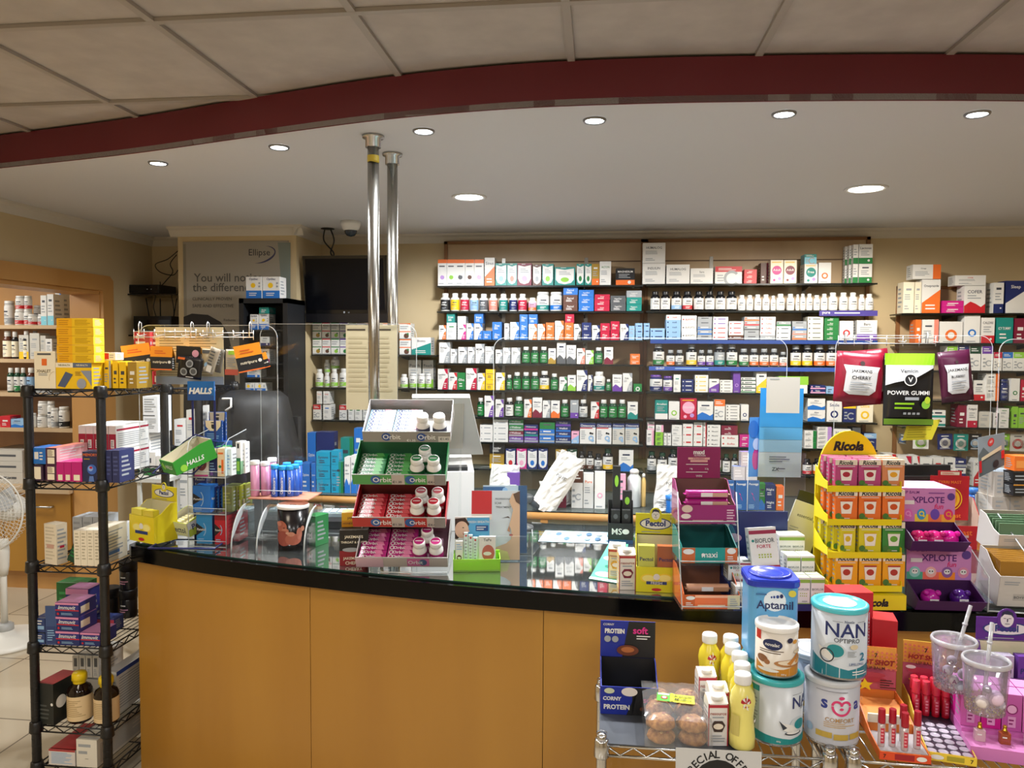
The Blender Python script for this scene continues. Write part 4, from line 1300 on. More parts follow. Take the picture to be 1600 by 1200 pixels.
b = carton(.065, .028, .05, 'W', 'li', els=[('r', .2, .1, .6, .9, 'C'), ('l', .65, .2, .95, .8, 2, 'A')]); P_ = onY(165, 563, yr+.08)
tag(b.build('medicine_box', None, (P_.x, yr+.09, onY(165, 563, yr+.07).z+.001)), 'small white and crimson carton lying on the yellow row, black rack', 'medicine box')
ms = [('l', .1, .3, .9, .95, 6, 'W'), ('r', .35, .04, .75, .16, 'W')]
rbox(0, 209, 234, 518, .02, 'B5303C', ms, 'tall red card carton standing behind the hanging packs, top tier', 'medicine box', dy=.36)
rbox(0, 236, 249, 519, .02, 'A32A38', ms, 'narrow red card carton beside the tall one, top tier of black rack', 'medicine box', dy=.38)
# tier two
rbox(1, 50, 67, 727, .1, '3A2340', [('r', .2, .1, .8, .9, 'I')], 'dark purple carton beneath the blue one, second tier of black rack', 'cream box')
rbox(1, 46, 71, 700, .1, 'B', [('r', .3, .3, .55, .75, 'W'), ('l', .62, .2, .9, .8, 3, 'W')], 'blue carton with white barcode on the second tier of the black rack', 'cream box', z=RZ[1]+.0008+(onY(60, 726, yr).z-RZ[1]))
QR = [('r', .18, .5, .82, .9, 'I'), ('l', .22, .52, .78, .88, 5, 'U'), ('r', .18, .08, .82, .45, 'I')]
z_ = rbox(1, 71, 88, 727, .14, '4A2340', QR, 'lower dark plum carton beside the magenta ones, second tier', 'cream box')
rbox(1, 71, 88, 700, .17, '4A2340', QR, 'upper dark plum carton with pale pink side, second tier', 'cream box', z=z_+.001, topc='E58A78', side=[('r', 0, 0, 1, 1, 'E9B4B8'), ('l', .1, .1, .9, .9, 5, 'W')])
for k, (a, c) in enumerate(((88, 99.5), (100, 111), (111.5, 127.5))): rbox(1, a, c, 722, .1, 'C2187A', [('r', .2, .06, .8, .35, 'I')], f"magenta carton with barcode, {['left','middle','right'][k]} one of three on the black rack", 'cream box')
rbox(1, 128.5, 153, 706, .045, '222B52', [('t', 'MEMORY', .5, .9, .09, 'O', .95), ('l', .1, .72, .7, .8, 1, 'H'), ('c', .6, .42, .3, '3A64B8'), ('c', .52, .45, .16, '8FB0E8'), ('p', [(.45, .2), (.7, .2), (.75, .02), (.4, .02)], '5A7CC0'), ('e', .55, .48, .1, .04, 'C')], 'navy memory supplement carton with blue head drawing, second tier', 'supplement box')
for k, (a, c) in enumerate(((165, 174), (175, 186))): rbox(1, a, c, 704, .09, '2A3160', [('l', .15, .2, .85, .85, 5, '4A5488')], f"plain navy carton, {['first','second'][k]} right of the front post, second tier", 'supplement box')
for r_ in range(2):
    for k in range(5):
        x0 = 123+11.8*k; dy = .19
        hh = (onY(150, 665, yr+dy).z-RZ[1])/2; A_ = onY(x0, 700, yr+dy); B_ = onY(x0+11.5, 700, yr+dy)
        b = carton(B_.x-A_.x-.001, hh*.98, .22, 'W', 'li', els=[('r', 0, 0, 1, .66, 'A01838'), ('r', .25, .06, .75, .42, 'W'), ('l', .3, .1, .7, .38, 4, 'D')], side=[('r', .02, .78, .98, .86, 'A01838'), ('l', .05, .1, .95, .7, 7, 'A')])
        tag(b.build('medicine_box', None, ((A_.x+B_.x)/2, yr+dy, RZ[1]+.0008+r_*hh)), f"white and crimson carton, {ORD[k+1]} of five in the {['lower','upper'][r_]} layer, black rack", 'medicine box', 'crimson cartons on the black rack')
# tier three
rbox(2, 66, 90, 819, .045, 'E4D9C4', [('l', .1, .1, .9, .95, 10, 'C9BEA8'), ('r', .2, .4, .8, .5, 'C9A090')], 'tall cream carton standing alone on the third tier', 'medicine box', side=[('l', .1, .1, .9, .9, 8, 'A'), ('r', .3, .4, .7, .46, 'C')], rz=-.25)
P_ = onY(109, 888, yr+.03); b = carton(.05, .085, .02, 'E', 'li', els=[('l', .1, .2, .9, .8, 4, 'G')]); o = b.build('medicine_box', None, (P_.x+.012, yr+.03, RZ[2]+.005)); o.rotation_euler = (0, radians(24), 0); tag(o, 'dark green carton leaning on the cream ones, third tier', 'medicine box')
for k in range(4): rbox(2, 115+10.4*k, 125+10.4*k, 829, .16, 'E9E0CC', [('l', .2, .15, .8, .95, 9, 'B8AF98')], f"cream carton, {ORD[k+1]} of four upright on the third tier, black rack", 'medicine box', side=[('l', .1, .1, .9, .9, 9, 'A'), ('r', .3, .2, .7, .3, '5A7CB0')])
for k in range(3): rbox(2, 113+16*k, 128+16*k, 808, .1, 'B9BEC2', [('l', .1, .2, .9, .9, 4, 'A')], f"grey white carton, {ORD[k+1]} of three behind the cream ones, third tier", 'medicine box', dy=.22)
for k in range(3): rbox(2, 164+12*k, 175+12*k, 826, .14, 'D5D8DA', [('l', .1, .1, .9, .9, 8, 'A')], f"pale grey carton, {ORD[k+1]} of three right of the front post, third tier", 'medicine box', dy=.12+.06*k)
# tier four
IM = [('r', 0, 0, 1, .42, 'N'), ('r', 0, .42, 1, .5, 'R'), ('r', 0, .5, 1, .85, '2A2A78'), ('t', 'Immuvit', .5, .66, .28, 'W', .85, .3), ('c', .12, .2, .05, 'R'), ('l', .25, .12, .8, .3, 2, 'J'), ('r', 0, .86, 1, 1, 'D88AB0')]
def imm(x0, x1, yt, n, tot, dy, word):
    hh = (onY(x0, yt, yr+dy).z-RZ[3])/n; A_ = onY(x0, 1000, yr+dy); B_ = onY(x1, 1000, yr+dy)
    for k in range(n):
        b = carton(B_.x-A_.x, hh*.98, .1, '3A3F8C', 'li', els=IM, side=[('r', .1, .2, .6, .7, 'I')], topc='C98AB8')
        tag(b.build('vitamin_box', None, ((A_.x+B_.x)/2, yr+dy, RZ[3]+.0008+k*hh), .02*(-1)**k), f"navy and pink vitamin carton, {word if n == 1 else ['lowest','middle','top'][k]+' of the stack of three'}, fourth tier", 'vitamin box', 'navy vitamin cartons on the black rack')
imm(88, 124, 941, 3, 3, .015, ''); imm(126, 156, 988, 1, 1, .02, 'single low one beside the stack')
rbox(3, 103, 138, 920, .08, '3A3F8C', IM, 'navy and pink vitamin carton raised behind the stack, fourth tier', 'vitamin box', dy=.14, topc='C98AB8')
rbox(3, 88, 131, 911, .08, '1F6B35', [('l', .1, .3, .9, .8, 3, '3C9A58')], 'green carton behind the vitamin stack, fourth tier of black rack', 'vitamin box', dy=.25)
rbox(3, 144, 178, 966, .06, '3C4C8C', [('r', 0, .55, 1, .9, 'C94A58'), ('l', .1, .1, .9, .45, 3, 'W')], 'red and blue carton behind the front post, fourth tier', 'vitamin box', dy=.15)
for k in range(2): rbox(3, 53, 70, 990 if k == 0 else 966, .12, '2B3F74', [('r', .1, .2, .9, .45, 'J'), ('l', .1, .5, .9, .9, 2, 'W')], f"slate blue leaflet carton, {['lower','upper'][k]} one at the left of the fourth tier", 'vitamin box', z=None if k == 0 else RZ[3]+.001+(onY(60, 990, yr).z-RZ[3]))
rbox(3, 71, 87, 947, .004, '3A5080', [('r', .06, .04, .94, .48, '2A3C70'), ('l', .15, .1, .85, .4, 5, 'J')], 'blue printed card standing beside the vitamin stack, fourth tier', 'leaflet', rz=.1, name='card')
for k, (x0, x1, yt, z) in enumerate(((180, 205, 940, None), (180, 205, 895, 1), (148, 176, 925, None))):
    Y_ = yr+.3; A_ = onY(x0, yt, Y_); B_ = onY(x1, yt, Y_); hh = onY(x0, 896, Y_).z-onY(x0, 940, Y_).z
    z0 = RZ[3]+.0008 if z is None else RZ[3]+.0012+hh; r_ = (B_.x-A_.x)/2
    t = root('supplement_tub', ((A_.x+B_.x)/2, Y_+r_, z0), 0, ['lower black supplement tub at the back of the fourth tier', 'upper black supplement tub stacked at the back of the fourth tier', 'black supplement tub behind the vitamin cartons, fourth tier'][k], 'tub', 'black tubs on the black rack')
    b = MB(); b.lathe([(r_*.92, 0), (r_*.95, .004), (r_*.95, hh*.62), (r_*.85, hh*.68)], M('17171A', .3), 22); b.wrap([('l', .2, .2, .8, .5, 2, 'F'), ('l', .3, .6, .7, .8, 1, 'W')], r_*.95+.0004, .01, hh*.6, 130); b.build('body', t)
    b = MB(); b.lathe([(r_, hh*.66), (r_, hh*.95), (r_*.96, hh*.985)], BLK, 22); b.build('lid', t)
# tier five
rbox(4, 57, 84, 1068, .12, '1E2220', [('l', .1, .1, .8, .5, 4, '4A4E4C'), ('c', .9, .5, .08, 'W')], 'black carton with red edged top on the fifth tier', 'medicine box', topc='B03A40', rz=-.12, side=[('c', .3, .5, .2, 'W')])
for k, (x0, x1, yt, yb) in enumerate(((96, 131, 1056, 1141), (138, 173, 1062, 1144))):
    Y_ = yr+.02; A_ = onY(x0, yb, Y_); B_ = onY(x1, yb, Y_); r_ = (B_.x-A_.x)/2*.97; hh = onY(x0, yt, Y_).z-RZ[4]
    t = root('syrup_bottle', ((A_.x+B_.x)/2, Y_+r_, RZ[4]+.0008), 0, ['dark syrup bottle with yellow cap beside the black carton, fifth tier', 'dark syrup bottle with yellow cap behind the front post, fifth tier'][k], 'bottle', 'yellow capped syrups')
    b = MB(); b.lathe([(r_*.9, 0), (r_, .006), (r_, hh*.62), (r_*.85, hh*.7), (r_*.5, hh*.76), (r_*.42, hh*.8)], M('1C100C', .08), 24); b.lathe([(r_+.0006, hh*.06), (r_+.0006, hh*.56)], M('E2C79A', .5), 24, cap=False); b.wrap([('l', .1, .15, .9, .9, 9, 'B59A6C')], r_+.0008, hh*.08, hh*.54, 150); b.build('bottle', t)
    b = MB(); b.lathe([(r_*.5, hh*.77), (r_*.52, hh*.8), (r_*.5, hh*.83), (r_*.62, hh*.84), (r_*.6, hh*.95), (r_*.5, hh*.99), (.0005, hh)], M('E8C818', .3), 22); b.build('cap', t)
for k in range(4): rbox(4, 113+10.5*k, 122.5+10.5*k, 1025, .16, 'CFCCC4', [('r', .25, .5, .75, .9, 'D'), ('l', .2, .1, .8, .4, 4, 'A')], f"grey white carton, {ORD[k+1]} of four on the white block, fifth tier", 'medicine box', dy=.26, z=RZ[4]+.001+(onY(120, 1060, yr+.26).z-RZ[4]))
rbox(4, 113, 157, 1061, .16, 'C9CDD0', [('l', .1, .2, .9, .8, 3, 'A')], 'white block carton carrying the four upright ones, fifth tier', 'medicine box', dy=.26)
rbox(4, 164, 182, 1050, .3, 'D8D8D4', [('l', .1, .1, .9, .9, 8, 'A')], 'long white carton on the right side of the fifth tier', 'medicine box', dy=.1, side=[('r', 0, .9, 1, 1, '2A4A9C'), ('l', .05, .1, .95, .85, 12, 'A')])
rbox(5, 119, 151, 1156, .36, 'E0DBCE', [('l', .1, .4, .8, .9, 2, 'A'), ('t', 'FORTE', .5, .3, .03, 'D', .6)], 'big white carton on the bottom tier of the black rack', 'carton', side=[('t', 'MARKER FORM', .5, .9, .05, 'A8682A', .8), ('l', .05, .1, .95, .8, 14, 'A')])
rbox(5, 76, 117, 1172, .2, 'D9D4D0', [('r', 0, .9, 1, 1, 'B03030'), ('l', .1, .1, .9, .85, 8, 'J')], 'white carton with red top on the bottom tier of the black rack', 'carton', topc='A8282C')

# ---------------- second black wire rack behind, with white hospital cartons
b0 = EYE+ray(262, 600)*4.0
X0, X1 = b0.x, onY(310, 600, b0.y).x
wire_rack(X0, X1, b0.y, b0.y+.4, [.35, .75, 1.12, onY(300, 607, b0.y).z], onY(300, 604, b0.y).z+.01, PB, .02, 'wire_rack', 'second black wire rack of white cartons farther back, behind the counter end')
zB = onY(300, 607, b0.y).z
shelf_row(b0.y, (0, 0, 1.125), '''
b 272 290 655 li WR
b 291 306 640 li ZR
b 307 312 634 li W
''', 'third tier, rear rack', 'white cartons on the rear rack', depth=.12, jit=.4)
shelf_row(b0.y, (0, 0, .755), '''
b 270 300 735 li W
b 301 310 728 li WD
''', 'second tier, rear rack', 'white cartons on the rear rack', depth=.14, jit=.4)
# stack of white cartons standing on the floor beyond the rack, seen through its wires
Pf = EYE+ray(235, 740)*3.75
t0 = root('side_table', (Pf.x, Pf.y+.15, 0), 0, 'low white table carrying stacked white cartons behind the black rack', 'table')
zt_ = onY(235, 748, Pf.y).z
b = MB(); b.box(-.08, .075, -.15, -.0, zt_-.02, zt_, M('C9C9C4')); b.build('tabletop', t0)
for sx in (-1, 1):
    for sy in (-1, 1): b = MB(); b.box(sx*.065-.01, sx*.065+.005, -.075+sy*.06-.01, -.075+sy*.06+.01, 0, zt_-.02, M('C9C9C4')); b.build('leg', t0)
shelf_row(Pf.y, (0, 0, zt_+.0005), '''
b 215 243 706 st WG
b 244 256 712 sl W
b2 216 230 677 sl WD 705
''', 'white table behind rack', 'white cartons on the table', depth=.2, jit=.3)
for k, (x0, x1, yt, yb) in enumerate(((223, 247, 619, 676),)):
    A_ = onY(x0, yt, Pf.y+.02); B_ = onY(x1, yb, Pf.y+.02); b = carton(B_.x-A_.x, A_.z-B_.z, .12, 'DDE0E4', 'li', els=[('r', 0, .45, .8, .48, 'D'), ('l', .1, .1, .9, .4, 6, 'A'), ('l', .1, .55, .9, .95, 6, 'A')])
    tag(b.build('carton', None, ((A_.x+B_.x)/2, Pf.y+.02, B_.z)), 'tall white carton standing on top of the stacked cartons behind rack', 'carton')
# ================================================================ acrylic screens standing on the counter
def screen(x0, x1, yt, base, label, rz=0.0, rad=.05, fl=1):
    """clear sheet with rounded top corners; base = depth point pixel on the counter"""
    Pm = onZ((x0+x1)/2, base, CZ); Yc = Pm.y; a = onY(x0, yt, Yc); c = onY(x1, yt, Yc); w_ = c.x-a.x; h_ = (a.z+c.z)/2-CZ
    ol = [(-w_/2, 0), (w_/2, 0)]+[(w_/2-rad+rad*cos(t_), h_-rad+rad*sin(t_)) for t_ in [i*pi/16 for i in range(9)]]+[(-w_/2+rad+rad*cos(t_), h_-rad+rad*sin(t_)) for t_ in [pi/2+i*pi/16 for i in range(9)]]
    t = root('acrylic_screen', ((a.x+c.x)/2, Yc, CZ+.0005), rz, label, 'screen', 'clear acrylic screens on the counter')
    b = MB(); b.poly([(x, 0, z) for x, z in ol], ACR); b.build('sheet', t)
    b = MB(); n = len(ol)
    for i in range(n):
        p, q = ol[i], ol[(i+1) % n]; b.poly([(p[0], 0, p[1]), (q[0], 0, q[1]), (q[0], .004, q[1]), (p[0], .004, p[1])], ACE)
        d = Vector((q[0]-p[0], q[1]-p[1])).normalized(); nx, nz = -d.y*.0022, d.x*.0022
        b.poly([(p[0], -.0003, p[1]), (q[0], -.0003, q[1]), (q[0]+nx, -.0003, q[1]+nz), (p[0]+nx, -.0003, p[1]+nz)], ACE)
    b.build('polished_edge', t)
    for sx in (-.35, .35):
        b = MB(); b.box(sx*w_-.04, sx*w_+.04, -.03, .035, 0, .003, ACR); b.build('foot', t)
    return Yc, a.z
SY1, SZ1 = screen(215, 433, 508, 838, 'clear acrylic screen above the left counter end, holding the wire grid of plaster packs')
screen(406, 651, 506, 834, 'clear acrylic screen with two cream sheets taped on it, by the steel poles')
screen(771, 1231, 528, 838, 'wide clear acrylic screen in the middle of the counter')
SY4, SZ4 = screen(1306, 1552, 524, 845, 'clear acrylic screen behind the yellow herb sweet display, with sweet bags hanging')
screen(1562, 1760, 530, 850, 'clear acrylic screen at the far right end of the counter')

# notices taped on the screens
def notice(x0, x1, yt, yb, Y, col, els, label, name='notice'):
    a = onY(x0, yb, Y); c = onY(x1, yb, Y); t_ = onY(x0, yt, Y).z; return sheet([(a.x, Y, a.z), (c.x, Y, a.z), (c.x, Y, t_), (a.x, Y, t_)], .0006, col, name, label, 'notice', els)
Yn1 = SY1+.008
def lines(n, c='A'): return [('l', .08, .06, .92, .94, n, c)]
notice(244, 350, 511, 600, Yn1, 'E6D8B4', [('l', .06, .55, .45, .92, 8, 'A89A74'), ('l', .5, .55, .94, .92, 8, 'A89A74'), ('l', .06, .1, .9, .45, 8, 'B8AA86'), ('r', 0, 0, 1, .14, 'AAB4C4')], 'cream printed notice taped inside the left acrylic screen')
Yn2 = onZ(528, 834, CZ).y+.006
notice(541, 583, 508, 640, Yn2, 'E3D5B2', [('l', .05, .92, .95, .97, 1, '4A4030'), ('l', .1, .2, .9, .88, 12, 'D2C4A0')], 'cream handwritten list taped behind the front steel pole')
notice(585, 621, 508, 640, Yn2, 'E3D5B2', [('l', .05, .92, .95, .97, 1, '4A4030'), ('l', .2, .2, .8, .88, 12, 'D2C4A0')], 'narrow cream list taped between the two steel poles')
Yn3 = onZ(1000, 838, CZ).y-.006
PPd = onZ(1215, 858, CZ)
notice(1197, 1249, 589, 645, PPd.y-.03, 'C6C4BE', [('l', .1, .9, .5, .98, 1, 'A')], 'blank white paper taped over the blue leaflet holder')

# wire grids with hanging packs
def grid(x0, x1, y0, y1, Y, z0, nv, label, hooks, lat=.055):
    a = onY(x0, y0, Y); c = onY(x1, y1, Y); w_ = c.x-a.x; h_ = a.z-c.z; t = root('hanging_wire_grid', (a.x, Y, c.z), 0, label, 'display rack'); b = MB(); g = M('D9DADB', .25, .6)
    for z in (0, h_): b.tube([(0, 0, z), (w_, 0, z)], .0018, g, 6)
    for k in range(nv+1): b.tube([(w_*k/nv, 0, -.01), (w_*k/nv, 0, h_+.01)], .0016, g, 6)
    b.build('grid', t)
    for f in (.08, .92):
        b = MB(); H = z0-c.z; x = w_*f; b.tube([(x, 0, 0), (x, 0, H+.004), (x, .008, H+.012), (x, .018, H+.008), (x, .02, H-.03)], .0022, g, 6); b.build('hanger', t)
    for f in hooks:
        b = MB(); b.tube([(w_*f, 0, .01), (w_*f, -lat, .004), (w_*f, -lat-.004, .012)], .0016, g, 6); b.build('peg', t)
    return a, c
NU = [('r', 0, .55, 1, 1, 'F39A1C'), ('t', 'nutripure', .45, .32, .14, 'I', .8), ('c', .88, .34, .07, 'W'), ('r', 0, 0, 1, .05, 'O'), ('l', .2, .66, .8, .84, 2, 'D8601A')]
GY = SY1-.012
GA, GC = grid(209, 306, 518, 527, GY, SZ1, 6, 'left white wire grid hooked over the acrylic screen with boxed plasters', (.2, .5, .9))
grid(317, 396, 520, 527, GY, SZ1, 5, 'right white wire grid hooked over the acrylic screen with sachet packs', (.1, .4, .75))
def hang(x0, x1, yt, yb, Y, d, c, els, label, tilt=0, rz=0, name='hanging_pack', cat='hanging pack', g='packs on the wire grids', soft=0, side=None):
    a = onY(x0, yt, Y); e = onY(x1, yb, Y); w_ = e.x-a.x; h_ = a.z-e.z; b = MB(); M_ = M(c, .3 if soft else .45)
    if soft:
        ny, nx = 7, 7; rnd = random.Random(int(x0)); vs = []
        def th(u, v): return max(.0008, d*.5*sin(pi*min(max(u, 0), 1))**.6*sin(pi*min(max((v-.06)/.9, 0), 1))**.7)
        for s_ in (-1, 1):
            for j in range(ny+1):
                for i in range(nx+1):
                    u, v = i/nx, j/ny; vs.append(((u-.5)*w_, s_*(th(u, v)+.004*rnd.uniform(-1, 1)*sin(pi*u)*sin(pi*v)), -h_+v*h_))
        q = (nx+1)*(ny+1)
        fs = [(j*(nx+1)+i, j*(nx+1)+i+1, (j+1)*(nx+1)+i+1, (j+1)*(nx+1)+i) for j in range(ny) for i in range(nx)]
        fs += [tuple(k+q for k in reversed(f)) for f in fs]
        bd = [i for i in range(nx+1)]+[(j)*(nx+1)+nx for j in range(1, ny+1)]+[ny*(nx+1)+i for i in range(nx-1, -1, -1)]+[j*(nx+1) for j in range(ny-1, 0, -1)]
        fs += [(bd[(k+1) % len(bd)], bd[k], bd[k]+q, bd[(k+1) % len(bd)]+q) for k in range(len(bd))]
        b.mesh(vs, fs, M_, True)
        b.deco(els, lambda u, v, k: ((u-.5)*w_, -(th(u, v)+.0055+.0003*k), -h_+v*h_), h_/w_, 12)
    else:
        b.box(-w_/2, w_/2, -d/2, d/2, -h_, -h_*.42, M_); b.box(-w_/2, w_/2, -d/2, -d/2+.001, -h_*.43, 0, M(els[0][5]) if els[0][0] == 'r' else M_)
        b.poly([(-w_/2, -d/2+.001, 0), (w_/2, -d/2+.001, 0), (w_/2, d/2, -h_*.42), (-w_/2, d/2, -h_*.42)], M('F0A030'))
        b.face(els, (-w_/2, -d/2, -h_), (w_, 0, 0), (0, 0, h_))
        if side: b.face(side, (w_/2, -d/2, -h_), (0, d, 0), (0, 0, h_*.58))
    o = b.build(name, None, ((a.x+e.x)/2, Y-.0, a.z)); o.rotation_euler = (0, tilt, rz); tag(o, label, cat, g); return o
SD = [('l', .1, .1, .9, .9, 5, 'W')]
hang(193, 231, 538, 579, GY-.055, .05, 'K', NU, 'black and orange hooked box, leftmost on the wire grids', -.15, .45, side=SD)
hang(208, 238, 545, 583, GY-.02, .035, 'K', NU, 'black and orange hooked box half behind the leftmost one', -.25, .5, side=SD)
hang(239, 271, 541, 578, GY-.055, .03, 'K', NU, 'black box with bright orange card, second along the left wire grid', .03, .15, side=SD)
hang(279, 317, 541, 568, GY-.03, .03, 'K', [('r', 0, .5, 1, 1, '1A1A1C'), ('t', 'SIMPLY', .4, .3, .2, 'W', .7), ('c', .8, .6, .14, 'F')], 'black gummies pack with pink figure behind the round window pack', .05)
hang(280, 318, 558, 592, GY-.062, .012, '17171B', [('c', .3, .3, .15, 'A'), ('c', .7, .36, .15, 'A'), ('c', .52, .7, .15, 'A'), ('c', .3, .3, .1, 'D'), ('c', .7, .36, .1, 'D'), ('c', .52, .7, .1, 'D'), ('l', .4, .04, .9, .12, 1, 'W'), ('r', 0, .85, .3, .95, 'O')], 'black pack with three round windows on the left wire grid', .12, 0, soft=1)
hang(316, 333, 545, 581, GY-.05, .01, 'B9A98C', [('r', .1, .8, .9, .95, 'D'), ('c', .6, .3, .25, 'J'), ('c', .4, .15, .14, 'W')], 'tan sachet with blue tablet, left of the tilted tube card', .05, soft=1)
hang(330, 346, 544, 585, GY-.058, .01, 'A9A294', [('l', .2, .3, .8, .9, 5, 'D'), ('r', .3, .05, .8, .3, 'W')], 'tilted clear tube card in the middle of the wire grids', .35, soft=1)
hang(342, 352, 546, 583, GY-.03, .01, '6E6A62', [('l', .2, .3, .8, .9, 5, 'A')], 'dark slim card behind the tilted tube card', .2, soft=1)
hang(353, 374, 546, 586, GY-.05, .008, 'C9BBA2', [('r', .25, .8, .75, .95, 'L'), ('l', .1, .3, .9, .7, 5, 'A'), ('r', 0, 0, 1, .22, 'C0584A')], 'cream and red card hanging behind the orange hooked box', .02, soft=1)
hang(366, 404, 538, 580, GY-.058, .05, 'K', NU, 'black and orange hooked box, largest at the right of the grids', -.2, .45, side=SD)
hang(398, 414, 552, 576, GY-.03, .03, 'K', NU, 'black and orange hooked box half behind the largest right one', -.3, .6, side=SD)
GY4 = SY4-.012
grid(1310, 1462, 528, 537, GY4, SZ4, 6, 'wire grid of sweet bags hooked over the right acrylic screen', (.28, .62, .95), .07)
JK = lambda nm_, c: [('p', [(.18, .22), (.3, .16), (.72, .16), (.84, .25), (.86, .62), (.9, .72), (.14, .74), (.2, .6)], 'C9C9C9'), ('t', 'JAKEMANS', .52, .62, .075, c, .6), ('t', nm_, .52, .5, .07, c, .42), ('l', .3, .24, .75, .42, 4, 'A'), ('c', .52, .78, .05, '3A2A2A')]
hang(1309, 1384, 547, 634, GY4-.045, .03, '7E1028', JK('CHERRY', 'K'), 'crimson cherry sweets bag hanging behind the front one', -.1, name='sweet_bag', cat='sweet bag', g='hanging sweet bags', soft=1)
hang(1308, 1381, 550, 630, GY4-.075, .035, '88132C', JK('CHERRY', 'K'), 'front crimson cherry sweets bag with silver panel', .06, name='sweet_bag', cat='sweet bag', g='hanging sweet bags', soft=1)
hang(1464, 1512, 548, 628, GY4-.06, .03, '4A1433', JK('BLUEBERRY', 'K'), 'dark purple berry sweets bag hanging right of the green topped pouch', -.12, name='sweet_bag', cat='sweet bag', g='hanging sweet bags', soft=1)
hang(1382, 1456, 552, 666, GY4-.08, .03, '16171A', [('r', 0, .84, 1, 1, '8CC21E'), ('p', [(.02, .84), (.98, .84), (.98, .8), (.6, .66), (.2, .6), (.02, .56)], 'C4C6C8'), ('t', 'Vemicin', .48, .76, .05, 'D', .5), ('c', .5, .64, .13, 'W'), ('c', .5, .64, .11, 'K'), ('t', 'V', .5, .64, .07, 'W', .3), ('t', 'POWER GUMMI', .48, .46, .07, 'W', .84), ('r', .4, .36, .68, .4, 'A'), ('e', .83, .3, .09, .06, 'L'), ('e', .86, .36, .06, .05, 'B9D23A'), ('l', .2, .22, .65, .34, 2, '8CC21E'), ('r', .38, .16, .44, .19, 'A'), ('r', .47, .16, .53, .19, 'A'), ('r', .56, .16, .62, .19, 'A'), ('r', .65, .16, .71, .19, 'A'), ('r', 0, .02, 1, .1, '5C7F1E')], 'black gummies pouch with bright green top hanging on the right grid', 0, name='sweet_bag', cat='sweet bag', g='hanging sweet bags', soft=1)
hang(1361, 1381, 548, 570, GY4-.03, .01, '1A1A1C', [('r', .2, .2, .8, .3, 'D')], 'black bag corner behind the cherry sweets and the pouch', .2, name='sweet_bag', cat='sweet bag', g='hanging sweet bags', soft=1)
Yy = GY4-.03
ya, yb_, yc, yd = onY(1410, 688, Yy), onY(1456, 687, Yy), onY(1470, 655, Yy), onY(1418, 660, Yy)
sheet([ya, yb_, yc, yd], .0006, 'E8DC3A', 'paper_note', 'yellow handwritten note stuck on the screen below the black pouch', 'note', [('l', .1, .1, .9, .9, 6, 'C2B82A')])

# ================================================================ sweets stand at the left counter end (navy wire with blue sign)
Pn, ww, hh = near(232, 330, 600, 862, CZ); NW = M('1C2560', .35)
t = root('wire_sweet_stand', (Pn.x, Pn.y, CZ), YAW, 'navy wire sweets stand with blue sign on the left counter end', 'display stand')
sx = dep(Pn)/F
def lx(px): return (px-281)*sx
def lz(py): return (862-py)*sx
b = MB()
for x in (lx(277), lx(313)): b.tube([(x, .16, 0), (x, .15, lz(628)), (x, .15, lz(605))], .0045, NW, 8)
b.tube([(lx(232), .0, .012), (lx(335), 0, .012), (lx(335), .22, .012), (lx(232), .22, .012)], .004, NW, 8, True)
for py, y0 in ((703, .02),):
    b.tube([(lx(236), y0, lz(py+38)), (lx(300), y0, lz(py+38)), (lx(330), .15, lz(py-5)), (lx(262), .15, lz(py-5))], .003, NW, 8, True)
    b.tube([(lx(262), .15, lz(py-5)), (lx(290), .1, lz(py-20)), (lx(318), .15, lz(py-5))], .003, NW, 8)
b.build('wire_frame', t)
b = MB(); x0, x1 = lx(272), lx(315); b.prism([(x0, .135), (x1, .135), (x1, .145), (x0, .145)], lz(629), lz(598), M('1666B0', .35))
b.face([('p', [(0, 0), (1, 0), (1, .25), (0, .5)], '1B4E92'), ('t', 'HALLS', .5, .5, .4, 'W', .86, .2, .05)], (x0, .135, lz(629)), (x1-x0, 0, 0), (0, 0, lz(598)-lz(629))); b.build('sign', t)

def tray(w, d, hf, hs, hb, c, inn, els=None, side=None, tilt=0, th=.0025, card=0, cels=None, cw=None, name='display_box', label='', cat='display box', loc=(0, 0, 0), rz=0, group=None, notch=.0, cardc=None):
    """open cardboard display: low front, sides rising to the back, optional header card"""
    t = root(name, loc, rz, label, cat, group)
    if tilt: t.rotation_euler = (tilt, 0, rz)
    b = MB(); b.box(-w/2, w/2, 0, d, 0, th, inn)
    fo = [(-w/2, 0), (w/2, 0), (w/2, hf)]+([(w*.3, hf), (w*.24, hf-notch), (-w*.24, hf-notch), (-w*.3, hf)] if notch else [])+[(-w/2, hf)]
    b.ext([(x, 0, z) for x, z in fo], (0, th, 0), inn, M(c))
    b.face([('r', 0, 0, 1, 1, c)]+(els or []), (-w/2, -.0002, 0), (w, 0, 0), (0, 0, hf-notch))
    for s_ in (-1, 1):
        x = s_*w/2; ol = [(0, 0), (d, 0), (d, hb), (d*.72, hb), (d*.3, hs), (0, hf)]
        b.ext([(x, y, z) for y, z in ol], (-s_*th, 0, 0), M(inn), M(c))
        P2 = [Vector((x+s_*.0003, y, z)) for y, z in ol]
        for tr in tessellate_polygon([P2]):
            b.poly([P2[i] for i in (tr if s_ > 0 else tr)], M(c))
    b.box(-w/2, w/2, d-th, d, 0, hb, inn)
    b.build('tray', t)
    if side:
        q = MB(); q.face(side, (w/2+.0006, 0, 0), (0, d, 0), (0, 0, hf)); q.build('side_print', t)
    if card:
        b = MB(); cw = cw or w; b.box(-cw/2, cw/2, d-th, d, hb*.98, hb+card, M(cardc or c)); b.face(cels or [], (-cw/2, d-th-.0002, hb), (cw, 0, 0), (0, 0, card)); b.build('header_card', t)
    return t
